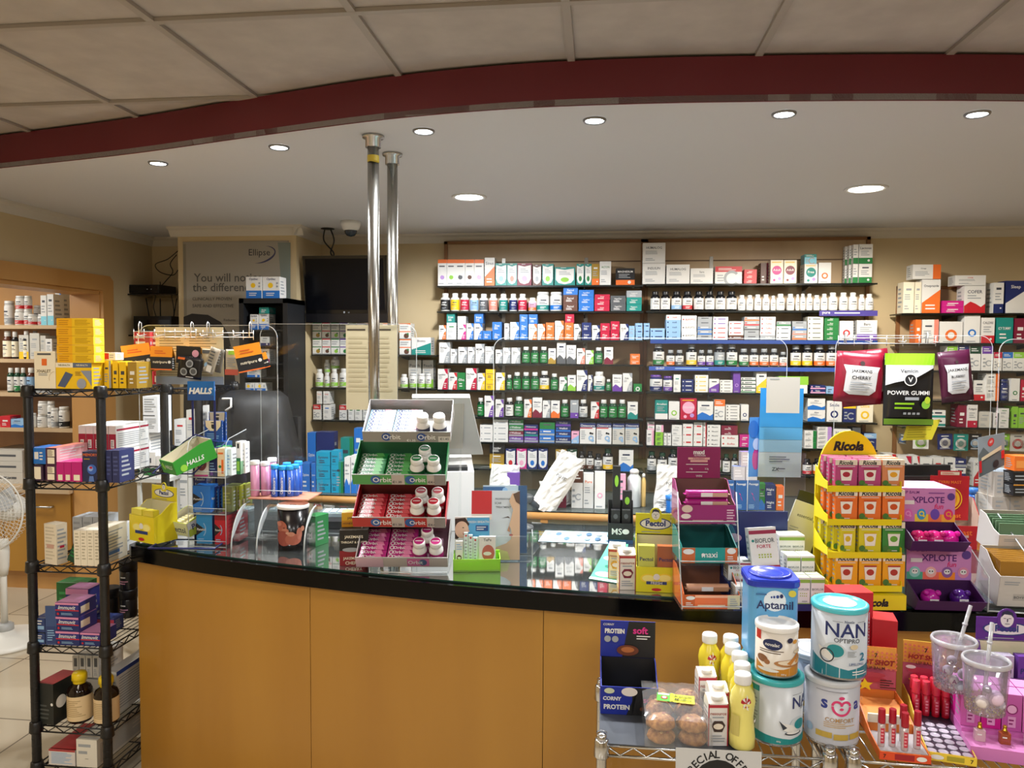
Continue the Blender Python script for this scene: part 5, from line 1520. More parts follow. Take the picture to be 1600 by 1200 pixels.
HG = [('t', 'HALLS', .6, .55, .3, 'W', .5, .2), ('c', .2, .6, .09, 'L'), ('c', .28, .45, .07, 'L')]
Pn, ww, hh = near(242, 292, 690, 745, CZ)
p = EYE+ray(266, 742)*(dep(onZ(281, 862, CZ))-.02)
tray(.115, .16, .05, .06, .075, '2E8B2A', 'C9C2A8', HG, [('t', 'HALLS', .5, .5, .35, 'W', .7, .2), ('c', .2, .3, .08, 'L')], loc=(p.x, p.y, p.z+.004), rz=YAW-.75, tilt=.32, name='sweet_display_box', label='green open box of sweets on the upper tier of the navy wire stand', cat='display box')
LEM = [('e', .3, .55, .2, .18, 'F2D83A'), ('e', .3, .55, .15, .13, 'F8EC8A'), ('e', .7, .58, .2, .18, 'F2D83A'), ('e', .7, .58, .15, .13, 'F8EC8A'), ('r', .25, .32, .75, .44, '2B3D7A'), ('c', .5, .62, .08, 'W'), ('e', .5, .12, .12, .06, 'R')]
p = onZ(222, 852, CZ)
def head(b, x, z, r, y=0, col='E8D832', line='2A2E48', asp=1):
    """printed card disc with a simple drawn head"""
    b.prism([(x-r, y), (x+r, y), (x+r, y+.002), (x-r, y+.002)], z-r*1.5, z, M(col))
    b.ext([(x+r*cos(q*pi/10), y, z+r*sin(q*pi/10)) for q in range(11)], (0, .002, 0), M(col))
    o_ = (x-r, y-.0002, z-r*1.5); b.face([('e', .5, .52, .34, .34, 'W'), ('p', [(.18, .6), (.25, .85), (.5, .92), (.78, .82), (.82, .6), (.7, .72), (.35, .75)], line), ('r', .3, .56, .44, .58, line), ('r', .56, .56, .7, .58, line), ('r', .48, .42, .53, .56, line), ('r', .38, .32, .62, .345, line)], o_, (2*r, 0, 0), (0, 0, r*2.5))
def pect(x0, x1, yt, yb, loc, w, h, d, label, main, card, txt2='FRESH', hd=.02, lemon=1, rz=0, pk=('E8DA50', '5A6AA8'), hcol=None, z=CZ, hfr=.45):
    t = tray(w, d, h*hfr, h*hfr+.01, h*.72, main, 'D8D0B0', (LEM if lemon else [('c', .5, .6, .2, 'Y')])+[('t', txt2, .5, .38, .12, 'W', .5)], card=h*.28, cardc=card,
        cels=[('e', .5, .5, .4, .3, '2B3D7A'), ('e', .5, .5, .37, .25, 'W'), ('t', 'Pectol', .5, .52, .3, '2B3D7A', .56, 0, .04), ('l', .15, .04, .85, .14, 1, 'A')], loc=loc, rz=rz, name='lozenge_display', label=label)
    b = MB(); head(b, 0, h+.0, hd, d-.0035, hcol or card); b.build('drawn_head_card', t)
    k = 0
    for cx in (-w*.25, w*.22):
        b = MB(); b.box(cx-w*.2, cx+w*.2, .004, .03, .005, h*.62, M(pk[k % 2], .25)); b.face([('t', 'Pectol', .5, .7, .14, 'N', .8), ('e', .5, .35, .3, .16, 'Y')], (cx-w*.2, .0035, .005), (w*.4, 0, 0), (0, 0, h*.6)); b.build('lozenge_pouch', t); k += 1
    return t
s_ = dep(p)/F
pect(0, 0, 0, 0, (p.x, p.y, CZ+.012), 60*s_, 82*s_, .1, 'yellow lemon lozenge display with drawn head, on the left counter corner', 'E6D21E', 'E2D01C', rz=YAW-.5, hd=.014, txt2=' ', pk=('E8DA50', 'D8C630'), hfr=.5)
p = onZ(262, 852, CZ); p.y += .04
tt = tray(.115, .1, .055, .06, .07, 'C9D84A', 'D8D2C0', [('r', 0, 0, 1, 1, 'D9DDB0'), ('t', 'Pectol', .5, .45, .5, 'N', .7)], [('r', 0, .5, 1, 1, 'W'), ('t', 'Pectol', .55, .6, .4, '2B3D7A', .8)], loc=(p.x+.03, p.y, CZ+.03), rz=YAW-.55, tilt=.3, name='lozenge_tray', label='open lime and white lozenge tray tilted beside the yellow display')
for k in range(5):
    b = MB(); b.box(-.045, -.012, .02+.014*k, .03+.014*k, .004, .045, M('F0E6B4')); b.box(0, .04, .02+.014*k, .03+.014*k, .004, .04, M('F0E6B4')); b.build('lozenge_pack', tt)
# headache cream card pack
PL = onZ(345, 858, CZ); s3 = dep(PL)/F
def wpos(px, base, y): return EYE+ray(px, 700)*(dep(base)+y)
def cart3(x0, x1, yt, yb, dd_, d, c, els, label, cat='medicine box', name='medicine_box', rz=0, side=None, topc=None, tilt=0, grp=None):
    """carton whose bottom edge hangs in the air on a tier; dd_ extra depth behind the stand front"""
    p = EYE+ray((x0+x1)/2, yb)*(dep(PL)+dd_); s_ = dep(p)/F; b = carton((x1-x0)*s_, (yb-yt)*s_, d, c, 'li', '', els=els, side=side, topc=topc)
    o = b.build(name, None, (p.x, p.y, p.z), YAW+rz)
    if tilt: o.rotation_euler = (tilt, 0, YAW+rz)
    return tag(o, label, cat, grp)
# ---------------- acrylic three-tier stand
def zat(py, dd_=0): p = EYE+ray(345, py)*(dep(PL)+dd_); return p.z
t = root('acrylic_tier_stand', (PL.x, PL.y, CZ+.0005), 0, 'clear acrylic three tier stand of small medicine cartons on the left of the counter', 'display stand')
hw = 30*s3; hd_ = .17; H3 = 172*s3
xr = 9*s3; hw = 52*s3
for x in (-hw-.002, xr):
    b = MB(); b.poly([(x, 0, 0), (x, hd_, 0), (x, hd_, H3+.02), (x, .03, H3), (x, 0, H3-.04)], ACR); b.tube([(x, 0, 0), (x, 0, H3-.04), (x, .01, H3-.015), (x, .03, H3), (x, hd_, H3+.02)], .0016, ACE, 5); b.build('side_panel', t)
for z in (.006, 54*s3, 112*s3):
    b = MB(); b.box(-hw, xr, 0, hd_, z-.003, z, ACR); b.tube([(-hw, 0, z), (xr, 0, z)], .0018, ACE, 5); b.box(-hw, xr, -.001, .001, z, z+.022, ACR); b.tube([(-hw, 0, z+.022), (xr, 0, z+.022)], .0012, ACE, 5); b.build('tier', t)
z0_, z1_, z2_ = CZ+.0075, CZ+54*s3+.001, CZ+112*s3+.001
FRm = Matrix.Rotation(YAW, 3, 'Z')
def tb(x0, x1, hpx, z, y, d, c, els, label, rz=0, side=None, topc=None, cat='medicine box', name='medicine_box', grp='cartons in the acrylic tier stand', lean=0):
    q = wpos((x0+x1)/2, PL, y)-PL; b = carton((x1-x0)*s3*.97, hpx*s3, d, c, 'li', '', els=els, side=side, topc=topc)
    o = b.build(name, None, (PL.x+q.x, PL.y+q.y, z)); o.rotation_euler = (lean, 0, rz+.02); return tag(o, label, cat, grp)
SHL = [('p', [(.35, .85), (.65, .85), (.65, .7), (.5, .6), (.35, .7)], 'K')]
PAN = [('p', [(.0, .72), (.55, .5), (.0, .28)], 'K'), ('t', 'Panadol', .3, .5, .12, 'W', .5), ('o', .0, .5, .62, .57, 'J', -40, 40), ('l', .1, .06, .6, .2, 2, 'J')]
tb(303, 325, 44, z2_, .008, .03, 'EDE6DA', [('l', .2, .8, .8, .9, 1, 'R'), ('e', .5, .42, .35, .22, '8A4A50'), ('e', .45, .45, .2, .12, 'D9B8A0'), ('r', 0, 0, 1, .06, 'M')], 'cream carton with plum oval picture, front left of the top acrylic tier', .1, lean=-.12)
tb(326, 339, 44, z2_, .02, .03, 'N', SHL+[('r', 0, .72, 1, 1, 'I'), ('p', [(.35, .95), (.65, .95), (.65, .84), (.5, .76), (.35, .84)], 'K'), ('l', .1, .2, .9, .5, 3, 'J'), ('r', .1, .02, .5, .15, 'P')], 'slim navy and cream carton between two cream ones, top acrylic tier')
tb(339, 351, 44, z2_, .01, .05, 'F0D9B4', [('r', .55, .1, .85, .6, 'O'), ('c', .35, .35, .2, 'G'), ('l', .1, .75, .9, .9, 1, 'O')], 'peach carton with green drop, top acrylic tier', side=[('r', 0, 0, 1, 1, 'D8ECEC')])
tb(351, 362, 42, z2_, .03, .06, 'E8F2F2', [('l', .2, .2, .8, .8, 5, 'J')], 'pale aqua carton right of the peach one, top acrylic tier', -.1)
tb(368, 376, 52, z2_, .06, .05, 'W', [('r', 0, 0, 1, .5, 'G'), ('r', .3, .8, .7, .95, 'K'), ('r', .2, .1, .8, .4, 'L')], 'slim white and green carton at the right of the top acrylic tier', side=[('r', 0, 0, 1, .4, '7FB08A')])
tb(377, 383, 50, z2_, .08, .04, 'W', [('l', .2, .2, .8, .8, 5, 'A')], 'slim white carton at the far right of the top acrylic tier')
tb(309, 334, 20, z2_+.044*1.0, .085, .05, 'T', [('r', .1, .2, .3, .8, 'L'), ('r', .35, .3, .9, .7, 'N')], 'teal carton lying behind the top acrylic tier cartons')
tb(336, 354, 24, z2_+.044, .09, .05, 'G', [('r', .3, .1, .8, .9, 'W'), ('c', .55, .5, .2, 'G')], 'green carton with white drop lying behind the top tier cartons')
tb(299, 329, 42, z1_, .02, .06, 'B', PAN, 'blue pain relief carton with dark arrow, middle acrylic tier', side=[('t', 'Panadol', .5, .5, .1, 'W', .8)])
for k in range(3): tb(330+6*k, 336+6*k, 38, z1_, .05+.015*k, .05, 'N', [('r', .2, .1, .8, .9, 'B')], f"dark blue carton edge, {ORD[k+1]} of three on the middle acrylic tier")
tb(302, 322, 12, z1_+.1, .08, .05, '23306A', [('t', 'Panadol', .5, .5, .4, 'W', .8)], 'dark blue carton lying on top in the middle acrylic tier')
tb(346, 362, 40, z1_, .03, .08, '5F6422', [('l', .1, .3, .9, .8, 4, '8A8F3A')], 'olive carton front, middle acrylic tier')
for k in range(3): tb(363+7*k, 369+7*k, 38, z1_, .06+.02*k, .06, ['7A8030', 'A8B23A', '7A8030'][k], [('r', .2, .1, .8, .4, 'I')], f"olive green slim carton, {ORD[k+1]} of three, middle acrylic tier")
tb(304, 331, 46, z0_, .03, .05, '2A86C0', PAN, 'light blue pain relief carton, bottom acrylic tier', side=[('r', 0, 0, 1, 1, 'N')])
tb(333, 354, 46, z0_, .02, .09, 'C01C2C', [('r', 0, .84, 1, 1, '8C1420')]+PAN, 'red pain relief carton with dark arrow, bottom acrylic tier', side=[('l', .1, .1, .9, .9, 6, 'A01020')], topc='8C1420')
tb(356, 372, 44, z0_, .07, .08, 'A8142A', [('l', .15, .1, .85, .9, 6, '8A1020')], 'deep red carton behind the red pain relief one, bottom acrylic tier')
# cream heart card boxes above the tiers
zk = z2_+48*s3
tb(316, 356, 47, z2_, .15, .05, '17508A', [('l', .1, .6, .9, .9, 2, 'T')], 'blue green carton block at the back of the top acrylic tier, under the headache cards')
HC = [('p', [(.05, 1), (.95, 1), (.92, .72), (.7, .5), (.3, .5), (.08, .72)], 'F0DDB8'), ('p', [(.4, .82), (.6, .82), (.6, .66), (.5, .58), (.4, .66)], 'K'), ('e', .5, .9, .14, .03, 'K'), ('l', .15, .1, .85, .4, 3, 'J')]
tb(325, 355, 47, zk, .18, .01, '1C4F9C', HC, 'blue and cream headache card standing highest behind the acrylic tiers', cat='card', name='header_card', grp='headache cards')
tb(318, 349, 34, zk, .155, .01, '1C4F9C', HC, 'blue and cream headache card in front of the highest one', cat='card', name='header_card', grp='headache cards')

# ================================================================ curved acrylic dispensers with fizzy tablet tubes
PT = onZ(405, 866, CZ); s4 = dep(PT)/F
t = root('acrylic_tube_holder', (PT.x, PT.y, CZ+.0005), 0, 'curved clear acrylic holder carrying fizzy tablet tubes on the counter', 'display stand')
def tl(px, y=0): return wpos(px, PT, y).x-PT.x
for x in (tl(358), tl(400), tl(478)):
    cur = [(x, .01+.12*(1-cos(a_)), .155*sin(a_)) for a_ in [i*pi/2/10 for i in range(11)]]
    b = MB(); b.poly(cur+[(x, .2, .155), (x, .2, 0)], ACR)
    b.poly([(x-.0025, y, z) for _, y, z in cur]+[(x+.0025, y, z) for _, y, z in reversed(cur)], ACE); b.tube(cur, .003, ACE, 6); b.build('curved_side', t)
zt2 = (866-787)*s4
b = MB(); b.box(tl(388, .1), tl(486, .1), .1, .25, zt2-.004, zt2, glassy('orange_acrylic', (.95, .5, .35), .5)); b.tube([(tl(388, .1), .1, zt2+.03), (tl(486, .1), .1, zt2+.03)], .0015, ACE, 5); b.build('tube_shelf', t)
b = MB(); b.box(tl(388, .1), tl(486, .1), .25, .252, 0, zt2+.14, ACR); b.build('back_sheet', t)
b = MB(); b.box(tl(358), tl(478), .01, .25, 0, .003, ACR); b.build('base_sheet', t)
def tubeob(px, yt, y, r, c, lid, text, label, g):
    q = wpos(px, PT, y)-PT; zt_ = zt2+.001; H = onY(px, yt, PT.y+y).z-CZ-zt_
    t_ = root('tablet_tube', (PT.x+q.x, PT.y+q.y, CZ+zt_), YAW, label, 'tube', g); b = MB()
    b.lathe([(r*.95, 0), (r, .003), (r, H-.014)], M(c, .25), 18)
    if text: b.wrap([('t', text, .5, .5, .5, 'W', .9)], r+.0004, .01, H-.02, 150)
    o = b.build('tube', t_); 
    b = MB(); b.lathe([(r*1.04, H-.016), (r*1.06, H-.013), (r*1.06, H-.002), (r*.98, H)], M(lid, .3), 20); b.build('cap', t_); return o
def vtext(s, col, r, H):
    """lettering that runs up the tube"""
    b = MB(); ps, x0, y0, tw, th = textris(s, .015); L = H*.7; hh_ = r*.9
    f = min(L/tw, hh_/th)
    for p in ps:
        q = []
        for x, y in p:
            u = (y-y0-th/2)*f; v = (x-x0)*f+H*.12; a_ = -pi/2-u/r*1.0; q.append(((r+.0007)*cos(a_), (r+.0007)*sin(a_), v))
        b.poly(q, M(col))
    return b
for k, (px, yt, y) in enumerate(((398, 720, .13), (414, 722, .15), (425, 716, .18))):
    tubeob(px, yt, y, .0165, 'C98AA8', 'W', '', f"pink tablet tube with white lid, {ORD[k+1]} from the left in the acrylic holder", 'pink tablet tubes')
for k, (px, yt, y) in enumerate(((429, 727, .12), (441, 729, .125), (453, 729, .13), (461, 727, .14), (448, 724, .165), (466, 722, .175))):
    o = tubeob(px, yt, y, .0145, '2C56B0', '2D9CE0', '', f"blue tablet tube with sky blue lid, {['front left','second in front','third in front','front right','rear left','rear right'][k]} of its cluster", 'blue tablet tubes')
    if k < 3:
        vb_ = vtext('Osteocare', 'W', .0145, .09).build('printed_name', o.parent)

# ================================================================ collection tin with baby picture
Pn, ww, hh = near(425, 473, 792, 862, CZ); r = ww/2
t = root('collection_tin', (Pn.x, Pn.y+r, CZ+.0008), YAW, 'black collection tin with curled baby picture and white lid', 'collection tin')
b = MB(); H = hh*.93; b.lathe([(r*.97, 0), (r, .003), (r, H)], M('120E10', .2), 32)
sk = 'B0624E'
b.wrap([('e', .28, .6, .17, .16, sk), ('e', .4, .5, .1, .07, 'C07A62'), ('e', .35, .3, .25, .2, '9A4A3C'), ('e', .6, .28, .2, .15, sk), ('e', .75, .42, .07, .16, 'B8705C'), ('e', .55, .42, .09, .06, 'C8866C'), ('e', .47, .45, .05, .035, 'D09A80'), ('e', .83, .55, .05, .07, 'C8866C'), ('e', .22, .68, .1, .06, 'C8806A'), ('e', .38, .58, .02, .015, '5A2A24')], r+.0003, .005, H*.95, 150); b.build('can', t)
b = MB(); b.lathe([(r*1.04, H), (r*1.05, H+.003), (r*1.04, H+.01), (r*.98, H+.013), (r*.96, H+.009), (.0005, H+.009)], M('D8D4D0', .4), 32, cap=False); b.box(-.012, .012, -.001, .001, H+.0088, H+.0098, 'K'); b.build('lid', t)
Pn, ww, hh = near(473, 496, 808, 852, CZ)
nbox(474, 496, 806, 853, CZ, .07, '1F7A3C', 'li', 'green carton with white mark standing beside the collection tin', els=[('t', 'M', .5, .35, .2, 'W', .5), ('r', 0, .8, 1, .95, '2E9A4C')], cat='medicine box', rz=-.5, name='medicine_box')
Pn, ww, hh = near(476, 540, 790, 830, CZ)
t = root('clear_pack', (Pn.x, Pn.y+.12, CZ+.001), YAW, 'clear plastic lidded pack lying behind the green carton', 'plastic pack')
b = MB(); b.box(-.075, .07, 0, .11, 0, .045, glassy('blue_clear_plastic', (.75, .85, .9), .6), .01); b.build('shell', t)
b = MB()
for k in range(4): b.box(-.06+.032*k, -.035+.032*k, .02, .09, .046, .048, M('C9DCE4', .3))
b.build('printed_lid', t)
b = MB(); Pq = onZ(505, 826, CZ); b.box(-.09, .08, 0, .09, 0, .03, BLK, .015); tag(b.build('cash_tray', None, (Pq.x+.05, Pq.y, CZ+.001), .1), 'low black tray lying behind the collection tin', 'tray')

# ================================================================ lozenge carton beside the gum stand
nbox(531, 575, 828, 884, CZ, .05, '16130F', 'li', 'black and red lozenge carton standing left of the gum stand', els=[('r', 0, 0, 1, .42, '8C1A22'), ('t', 'JAKEMANS', .5, .8, .1, 'I', .85), ('t', 'THROAT & CHEST', .5, .66, .09, 'I', .9), ('e', .4, .45, .3, .06, 'A'), ('t', 'JAKEMANS', .45, .2, .1, 'I', .8), ('t', 'CHERRY', .5, .08, .09, 'I', .6)], cat='lozenge box', rz=.1, name='lozenge_box')
Pn = onZ(553, 880, CZ); zt_ = CZ+56*dep(Pn)/F
b = carton(.085, .05, .06, 'D8A81E', 'li', els=[('r', 0, 0, 1, .45, 'C8880E'), ('t', 'JAKEMANS', .55, .6, .22, 'U', .85), ('t', 'HONEY & LEMON', .5, .25, .16, 'U', .9)], topc='E8D090')
tag(b.build('lozenge_box', None, (Pn.x-.002, Pn.y+.01, zt_+.001), YAW+.15), 'open yellow lozenge carton on top of the black and red one', 'lozenge box')
# ================================================================ four tier gum stand
PG = onZ(645, 892, CZ); sg = dep(PG)/F
t = root('gum_stand', (PG.x, PG.y, CZ+.0008), YAW, 'four tier tilted acrylic chewing gum stand in the middle of the counter', 'display stand')
def gl_(px): return (px-645)*sg
b = MB(); b.box(gl_(595), gl_(702), -.03, .22, 0, .004, ACR, .01); b.tube([(gl_(597), -.03, .003), (gl_(640), -.034, .003), (gl_(700), -.03, .003)], .0025, ACE, 6); b.build('foot', t)
for x in (gl_(568), gl_(712)):
    b = MB(); b.poly([(x, .04, 0), (x, .26, 0), (x, .3, (892-640)*sg), (x, .26, (892-640)*sg)], ACR); b.build('side_panel', t)
b = MB(); b.poly([(gl_(568), .26, 0), (gl_(712), .26, 0), (gl_(712), .3, (892-620)*sg), (gl_(568), .3, (892-620)*sg)], ACR); b.build('back_panel', t)
GUM = [  # x0, x1, y of front lip bottom, packs colour, lip colours, inner, cap, group word
 (557, 700, 885, 'B02A78', 'C86A98', '8A6A78', 'A8206A', 'pink', 0), (551, 696, 824, 'B8202E', 'B03028', '6A2A28', 'A8182C', 'red', .35),
 (551, 696, 757, '1E7A3E', '4E9A50', '3E7A58', '1A6A38', 'green', .35), (566, 703, 691, 'D6E2EC', '8A8580', '8E8A84', '5A6A9A', 'white', .4)]
TL = .5
for k, (x0, x1, yb, c, lc, inn, cap, wd, y_) in enumerate(GUM):
    w_ = (x1-x0)*sg; zc_ = (892-yb)*sg; xc = gl_((x0+x1)/2); dp = .17; y0 = [.0, .015, .015, .03][k]
    e = bpy.data.objects.new('tray', None); COL.objects.link(e); e.parent = t; e.location = (xc, y0, zc_); e.rotation_euler = (TL, 0, 0)
    b = MB(); b.box(-w_/2, w_/2, 0, dp, 0, .002, M(inn)); b.box(-w_/2, w_/2, dp-.002, dp, 0, .06, M(inn))
    for sx in (-1, 1): b.ext([(sx*w_/2, 0, 0), (sx*w_/2, dp, 0), (sx*w_/2, dp, .06), (sx*w_/2, 0, .04)], (-sx*.002, 0, 0), M(c if k in (1, 2) else 'B8B4B0', .3))
    P_ = [Vector((w_/2+.0004, .01, .004)), Vector((w_/2+.0004, dp-.01, .004)), Vector((w_/2+.0004, dp-.01, .05)), Vector((w_/2+.0004, .01, .03))]
    b.deco([('t', 'ORBIT', .3, .5, .5, 'W' if k < 3 else 'K', .4), ('t', 'Orbit', .75, .5, .5, 'W' if k in (1, 2) else 'K', .3)], lambda u, v, kk: (w_/2+.0006+.0002*kk, .01+u*(dp-.02), .004+v*(.026+.02*u)), .25)
    b.build('tray_body', e)
    b = MB(); b.box(-w_/2, w_/2, -.003, 0, 0, .042, M(inn if k == 3 else 'B9AFA6', .3))
    if k == 0: els = [('r', .56, .1, .8, .9, lc), ('c', .73, .5, .045, '4A5A7C'), ('t', 'Orbit', .65, .5, .5, 'W', .16), ('r', 0, 0, .3, 1, 'C9A8B4')]
    elif k == 3: els = [('c', .27, .5, .055, '2A4A8C'), ('t', 'Orbit', .33, .5, .5, 'W', .2), ('c', .67, .5, .055, '2A4A8C'), ('t', 'Orbit', .73, .5, .5, 'W', .2), ('r', .86, .05, 1, .6, 'C9C4BC'), ('t', '€1.45', .93, .35, .3, 'D', .1), ('t', '€1.35', .55, .2, .25, 'W', .1)]
    else:
        els = [('r', 0, .02, .42, .98, lc), ('r', .56, .02, .8, .98, lc), ('c', .25, .5, .055, '2A5A9C'), ('t', 'Orbit', .32, .5, .48, 'W', .2), ('c', .62, .5, .055, '2A5A9C'), ('t', 'Orbit', .7, .5, .45, 'W', .17), ('t', '€1.30', .48, .3, .3, 'D', .1), ('t', '€4.45', .86, .3, .3, 'D', .1), ('r', .88, 0, 1, 1, '8A8480')]
    b.face(els, (-w_/2, -.003, 0), (w_, 0, 0), (0, 0, .042)); b.tube([(-w_/2, -.003, .042), (w_/2, -.003, .042)], .0015, ACE, 5); b.build('price_lip', e)
    # gum packs: top-level things lying on the tray
    Rm = Matrix.Rotation(YAW, 4, 'Z') @ Matrix.Rotation(TL, 4, 'X'); R0 = Matrix.Translation((PG.x, PG.y, CZ+.0008)) @ Matrix.Rotation(YAW, 4, 'Z') @ Matrix.Translation((xc, y0, zc_)) @ Matrix.Rotation(TL, 4, 'X')
    pw, pd, ph2 = w_*.3, .02, .013
    proto = None
    for col in range(2):
        for r_ in range(7):
            for lay in range(2 if k in (0, 3) else 1):
                if lay == 0 and r_ < 6 and k in (0, 3): continue
                if proto is None:
                    b = MB(); b.box(-pw/2, pw/2, 0, pd, 0, ph2, M(c, .3), .001)
                    ink = 'W' if k < 3 else 'N'
                    fe = [('r', 0, 0, .06, 1, 'J' if k == 3 else c), ('o', .13, .5, .09, .06, ink), ('t', 'Orbit', .4, .5, .7, ink, .5), ('p', [(.62, 0), (.9, 0), (.8, 1), (.55, 1)], {0: 'D878A0', 1: 'E05A60', 2: '5AAA5A', 3: 'E8A0AC'}[k])]
                    b.face(fe, (-pw/2, 0, 0), (pw, 0, 0), (0, 0, ph2)); b.face(fe, (-pw/2, 0, ph2), (pw, 0, 0), (0, pd, 0)); o = proto = b.build('gum_pack')
                else: o = proto.copy(); COL.objects.link(o)
                zz = .003+lay*(ph2+.0006)+(.0125 if k in (1, 2) else 0)*0
                o.matrix_world = R0 @ Matrix.Translation((-w_/2+.006+pw/2+col*(pw+.004), [.004, .004][0]+r_*(pd+.001), zz)) @ Matrix.Rotation(random.uniform(-.03, .03), 4, 'Z')
                tag(o, f"{wd} gum pack, {'left' if col == 0 else 'right'} column of the {['lowest','second','third','top'][k]} tier, {ordn(r_+1)} row from the lip{', bottom layer' if lay == 0 and k in (0, 3) else ''}", 'gum pack', f"{wd} gum packs on the gum stand")
    nb = [(.19, 0), (.37, 0), (.26, 1)] if k in (0, 2) else ([(.19, 0), (.37, 0), (.22, 1), (.4, 1)] if k == 1 else [(.18, 0), (.37, 0)])
    for i, (fx_, row) in enumerate(nb):
        r_ = .0245; H = .088; q = R0 @ Vector((fx_*w_+.0, .028+row*.056, .003))
        o = root('gum_tub', q, 0, f"white and {['pink','crimson','green','silver'][k]} gum tub, {['front left','front right','rear left','rear right'][i]} on the {['lowest','second','third','top'][k]} tier of the gum stand", 'gum tub', 'gum tubs on the gum stand')
        o.matrix_world = Matrix.Translation(q) @ Rm
        bc = {0: 'A82A74', 1: 'A8182C', 2: '1A6A38', 3: '4A4E66'}[k]
        b = MB(); b.lathe([(r_*.9, 0, 'W'), (r_, .004, M(bc, .3)), (r_, H*.5, M(bc, .3)), (r_, H*.52, M('W', .3)), (r_*.98, H*.58, M('W', .3)), (r_*.78, H*.7, M('W', .3)), (r_*.74, H*.74, M('W', .3))], M(bc, .3), 24)
        b.wrap([('t', 'Orbit', .5, .55, .5, 'W', .8)], r_+.0004, .006, H*.48, 130); b.build('body', o)
        b = MB(); b.lathe([(r_*.78, H*.74), (r_*.84, H*.76), (r_*.84, H*.93), (r_*.78, H*.97), (.0005, H*.97)], M('W', .3), 24, cap=False)
        b.deco([('c', .5, .5, .42, cap), ('r', .2, .46, .8, .54, 'W')], lambda u, v, kk: ((u-.5)*2*r_*.8, (v-.5)*2*r_*.8, H*.97+.0003*(kk+1)), 1); b.build('lid', o)

# ================================================================ till printer and tilted screen seen from behind
Pp = onZ(690, 835, CZ); sp = dep(Pp)/F
WP = M('DAD9D6', .35)
t = root('till_terminal', (Pp.x, Pp.y+.05, CZ+.001), YAW+.12, 'white till terminal with tilted screen behind the gum stand', 'till')
def tl2(px): return (px-690)*sp
b = MB(); b.ext([(tl2(640), 0, 0), (tl2(640), .26, 0), (tl2(640), .26, (835-720)*sp), (tl2(640), .02, (835-742)*sp)], (tl2(738)-tl2(640), 0, 0), WP); b.box(tl2(660), tl2(728), .03, .2, (835-741)*sp, (835-735)*sp, M('2A2C2E', .4)); b.build('base_unit', t)
zb_, zt3 = (835-722)*sp, (835-622)*sp
b = MB(); b.ext([(tl2(640), -.02, zt3), (tl2(730), -.02, zt3), (tl2(757), .16, zb_), (tl2(640), .16, zb_)], (0, .035, .012), WP)
b.face([('r', .08, .1, .86, .88, 'CFC9BE')], (tl2(640), -.0205, zt3), (tl2(735)-tl2(640), 0, 0), (0, .17, zb_-zt3)); b.build('screen_back', t)
b = MB(); b.tube([(tl2(690), .12, (835-735)*sp), (tl2(690), .13, (835-690)*sp)], .02, WP, 12); b.build('screen_neck', t)

# ================================================================ leaflet holder with brochures
def stand_up(px0, px1, yt, yb, z, th, els, label, cat, name, c='W', lean=.12, rz=0, dy=0, grp=None):
    P, ww, hh = near(px0, px1, yt, yb, z); b = MB(); b.box(-ww/2, ww/2, 0, th, 0, hh, M(c, .3)); b.face(els, (-ww/2, 0, 0), (ww, 0, 0), (0, 0, hh))
    o = b.build(name, None, (P.x, P.y+dy, z+.0008)); o.rotation_euler = (-lean, 0, YAW+rz); return tag(o, label, cat, grp)
stand_up(736, 812, 768, 875, CZ+.004, .004, [('r', 0, .66, .42, 1, 'C0282C'), ('r', 0, .58, .42, .66, 'D9CCC0'), ('l', .0, .5, .4, .57, 2, 'C08A80'),
    ('t', 'PROFESSIONAL', .66, .88, .03, 'D', .34), ('t', 'SCAR', .55, .82, .03, 'D', .2), ('t', 'TREATMENT', .66, .76, .03, 'D', .32),
    ('p', [(1, .98), (.84, .96), (.78, .85), (.86, .72), (.82, .6), (.78, .5), (.83, .42), (.82, .3), (.72, .24), (.5, .18), (.42, 0), (1, 0)], 'C9A78A'), ('p', [(.86, .95), (1, 1), (1, .8), (.92, .84)], '5A4436'), ('p', [(.62, .6), (.76, .63), (.8, .6), (.74, .61)], '4A3A34'), ('p', [(.78, .5), (.74, .42), (.8, .4)], 'A87A60'), ('e', .82, .36, .04, .015, 'A05A54'), ('p', [(.42, 0), (.52, .16), (.75, .12), (.8, 0)], 'C9C47A')],
    'grey brochure with red corner and woman profile in the clear leaflet holder', 'brochure', 'brochure', 'C4CCD2', .14)
stand_up(752, 822, 762, 868, CZ+.004, .003, [('r', .8, 0, 1, 1, '1E4A74'), ('r', 0, .9, .5, .98, '2A5A8C'), ('c', .5, .93, .06, 'J')], 'blue edged brochure behind the grey one in the clear leaflet holder', 'brochure', 'brochure', 'B9C9D4', .14, dy=.03)
Pb, ww, hh = near(738, 832, 735, 876, CZ)
t = root('leaflet_holder', (Pb.x, Pb.y-.012, CZ+.0006), YAW, 'clear acrylic leaflet holder with two brochures on the counter', 'leaflet holder')
b = MB(); b.ext([(-ww/2, 0, 0), (ww/2, 0, 0), (ww/2, .0, hh*.28), (-ww/2, 0, hh*.28)], (0, .002, 0), ACR, ACE); b.build('front_panel', t)
b = MB(); b.ext([(-ww/2, .075, 0), (ww/2, .075, 0), (ww/2, .1, hh*.92), (ww/2-.03, .105, hh), (-ww/2+.03, .105, hh), (-ww/2, .1, hh*.92)], (0, .002, 0), ACR, ACE); b.build('back_panel', t)
for sx in (-1, 1): b = MB(); b.ext([(sx*ww/2, 0, 0), (sx*ww/2, .075, 0), (sx*ww/2, .08, hh*.3), (sx*ww/2, 0, hh*.28)], (.002*sx, 0, 0), ACR, ACE); b.build('side_panel', t)
b = MB(); b.box(-ww/2, ww/2, 0, .1, -.0002, .003, ACR); b.build('base', t)

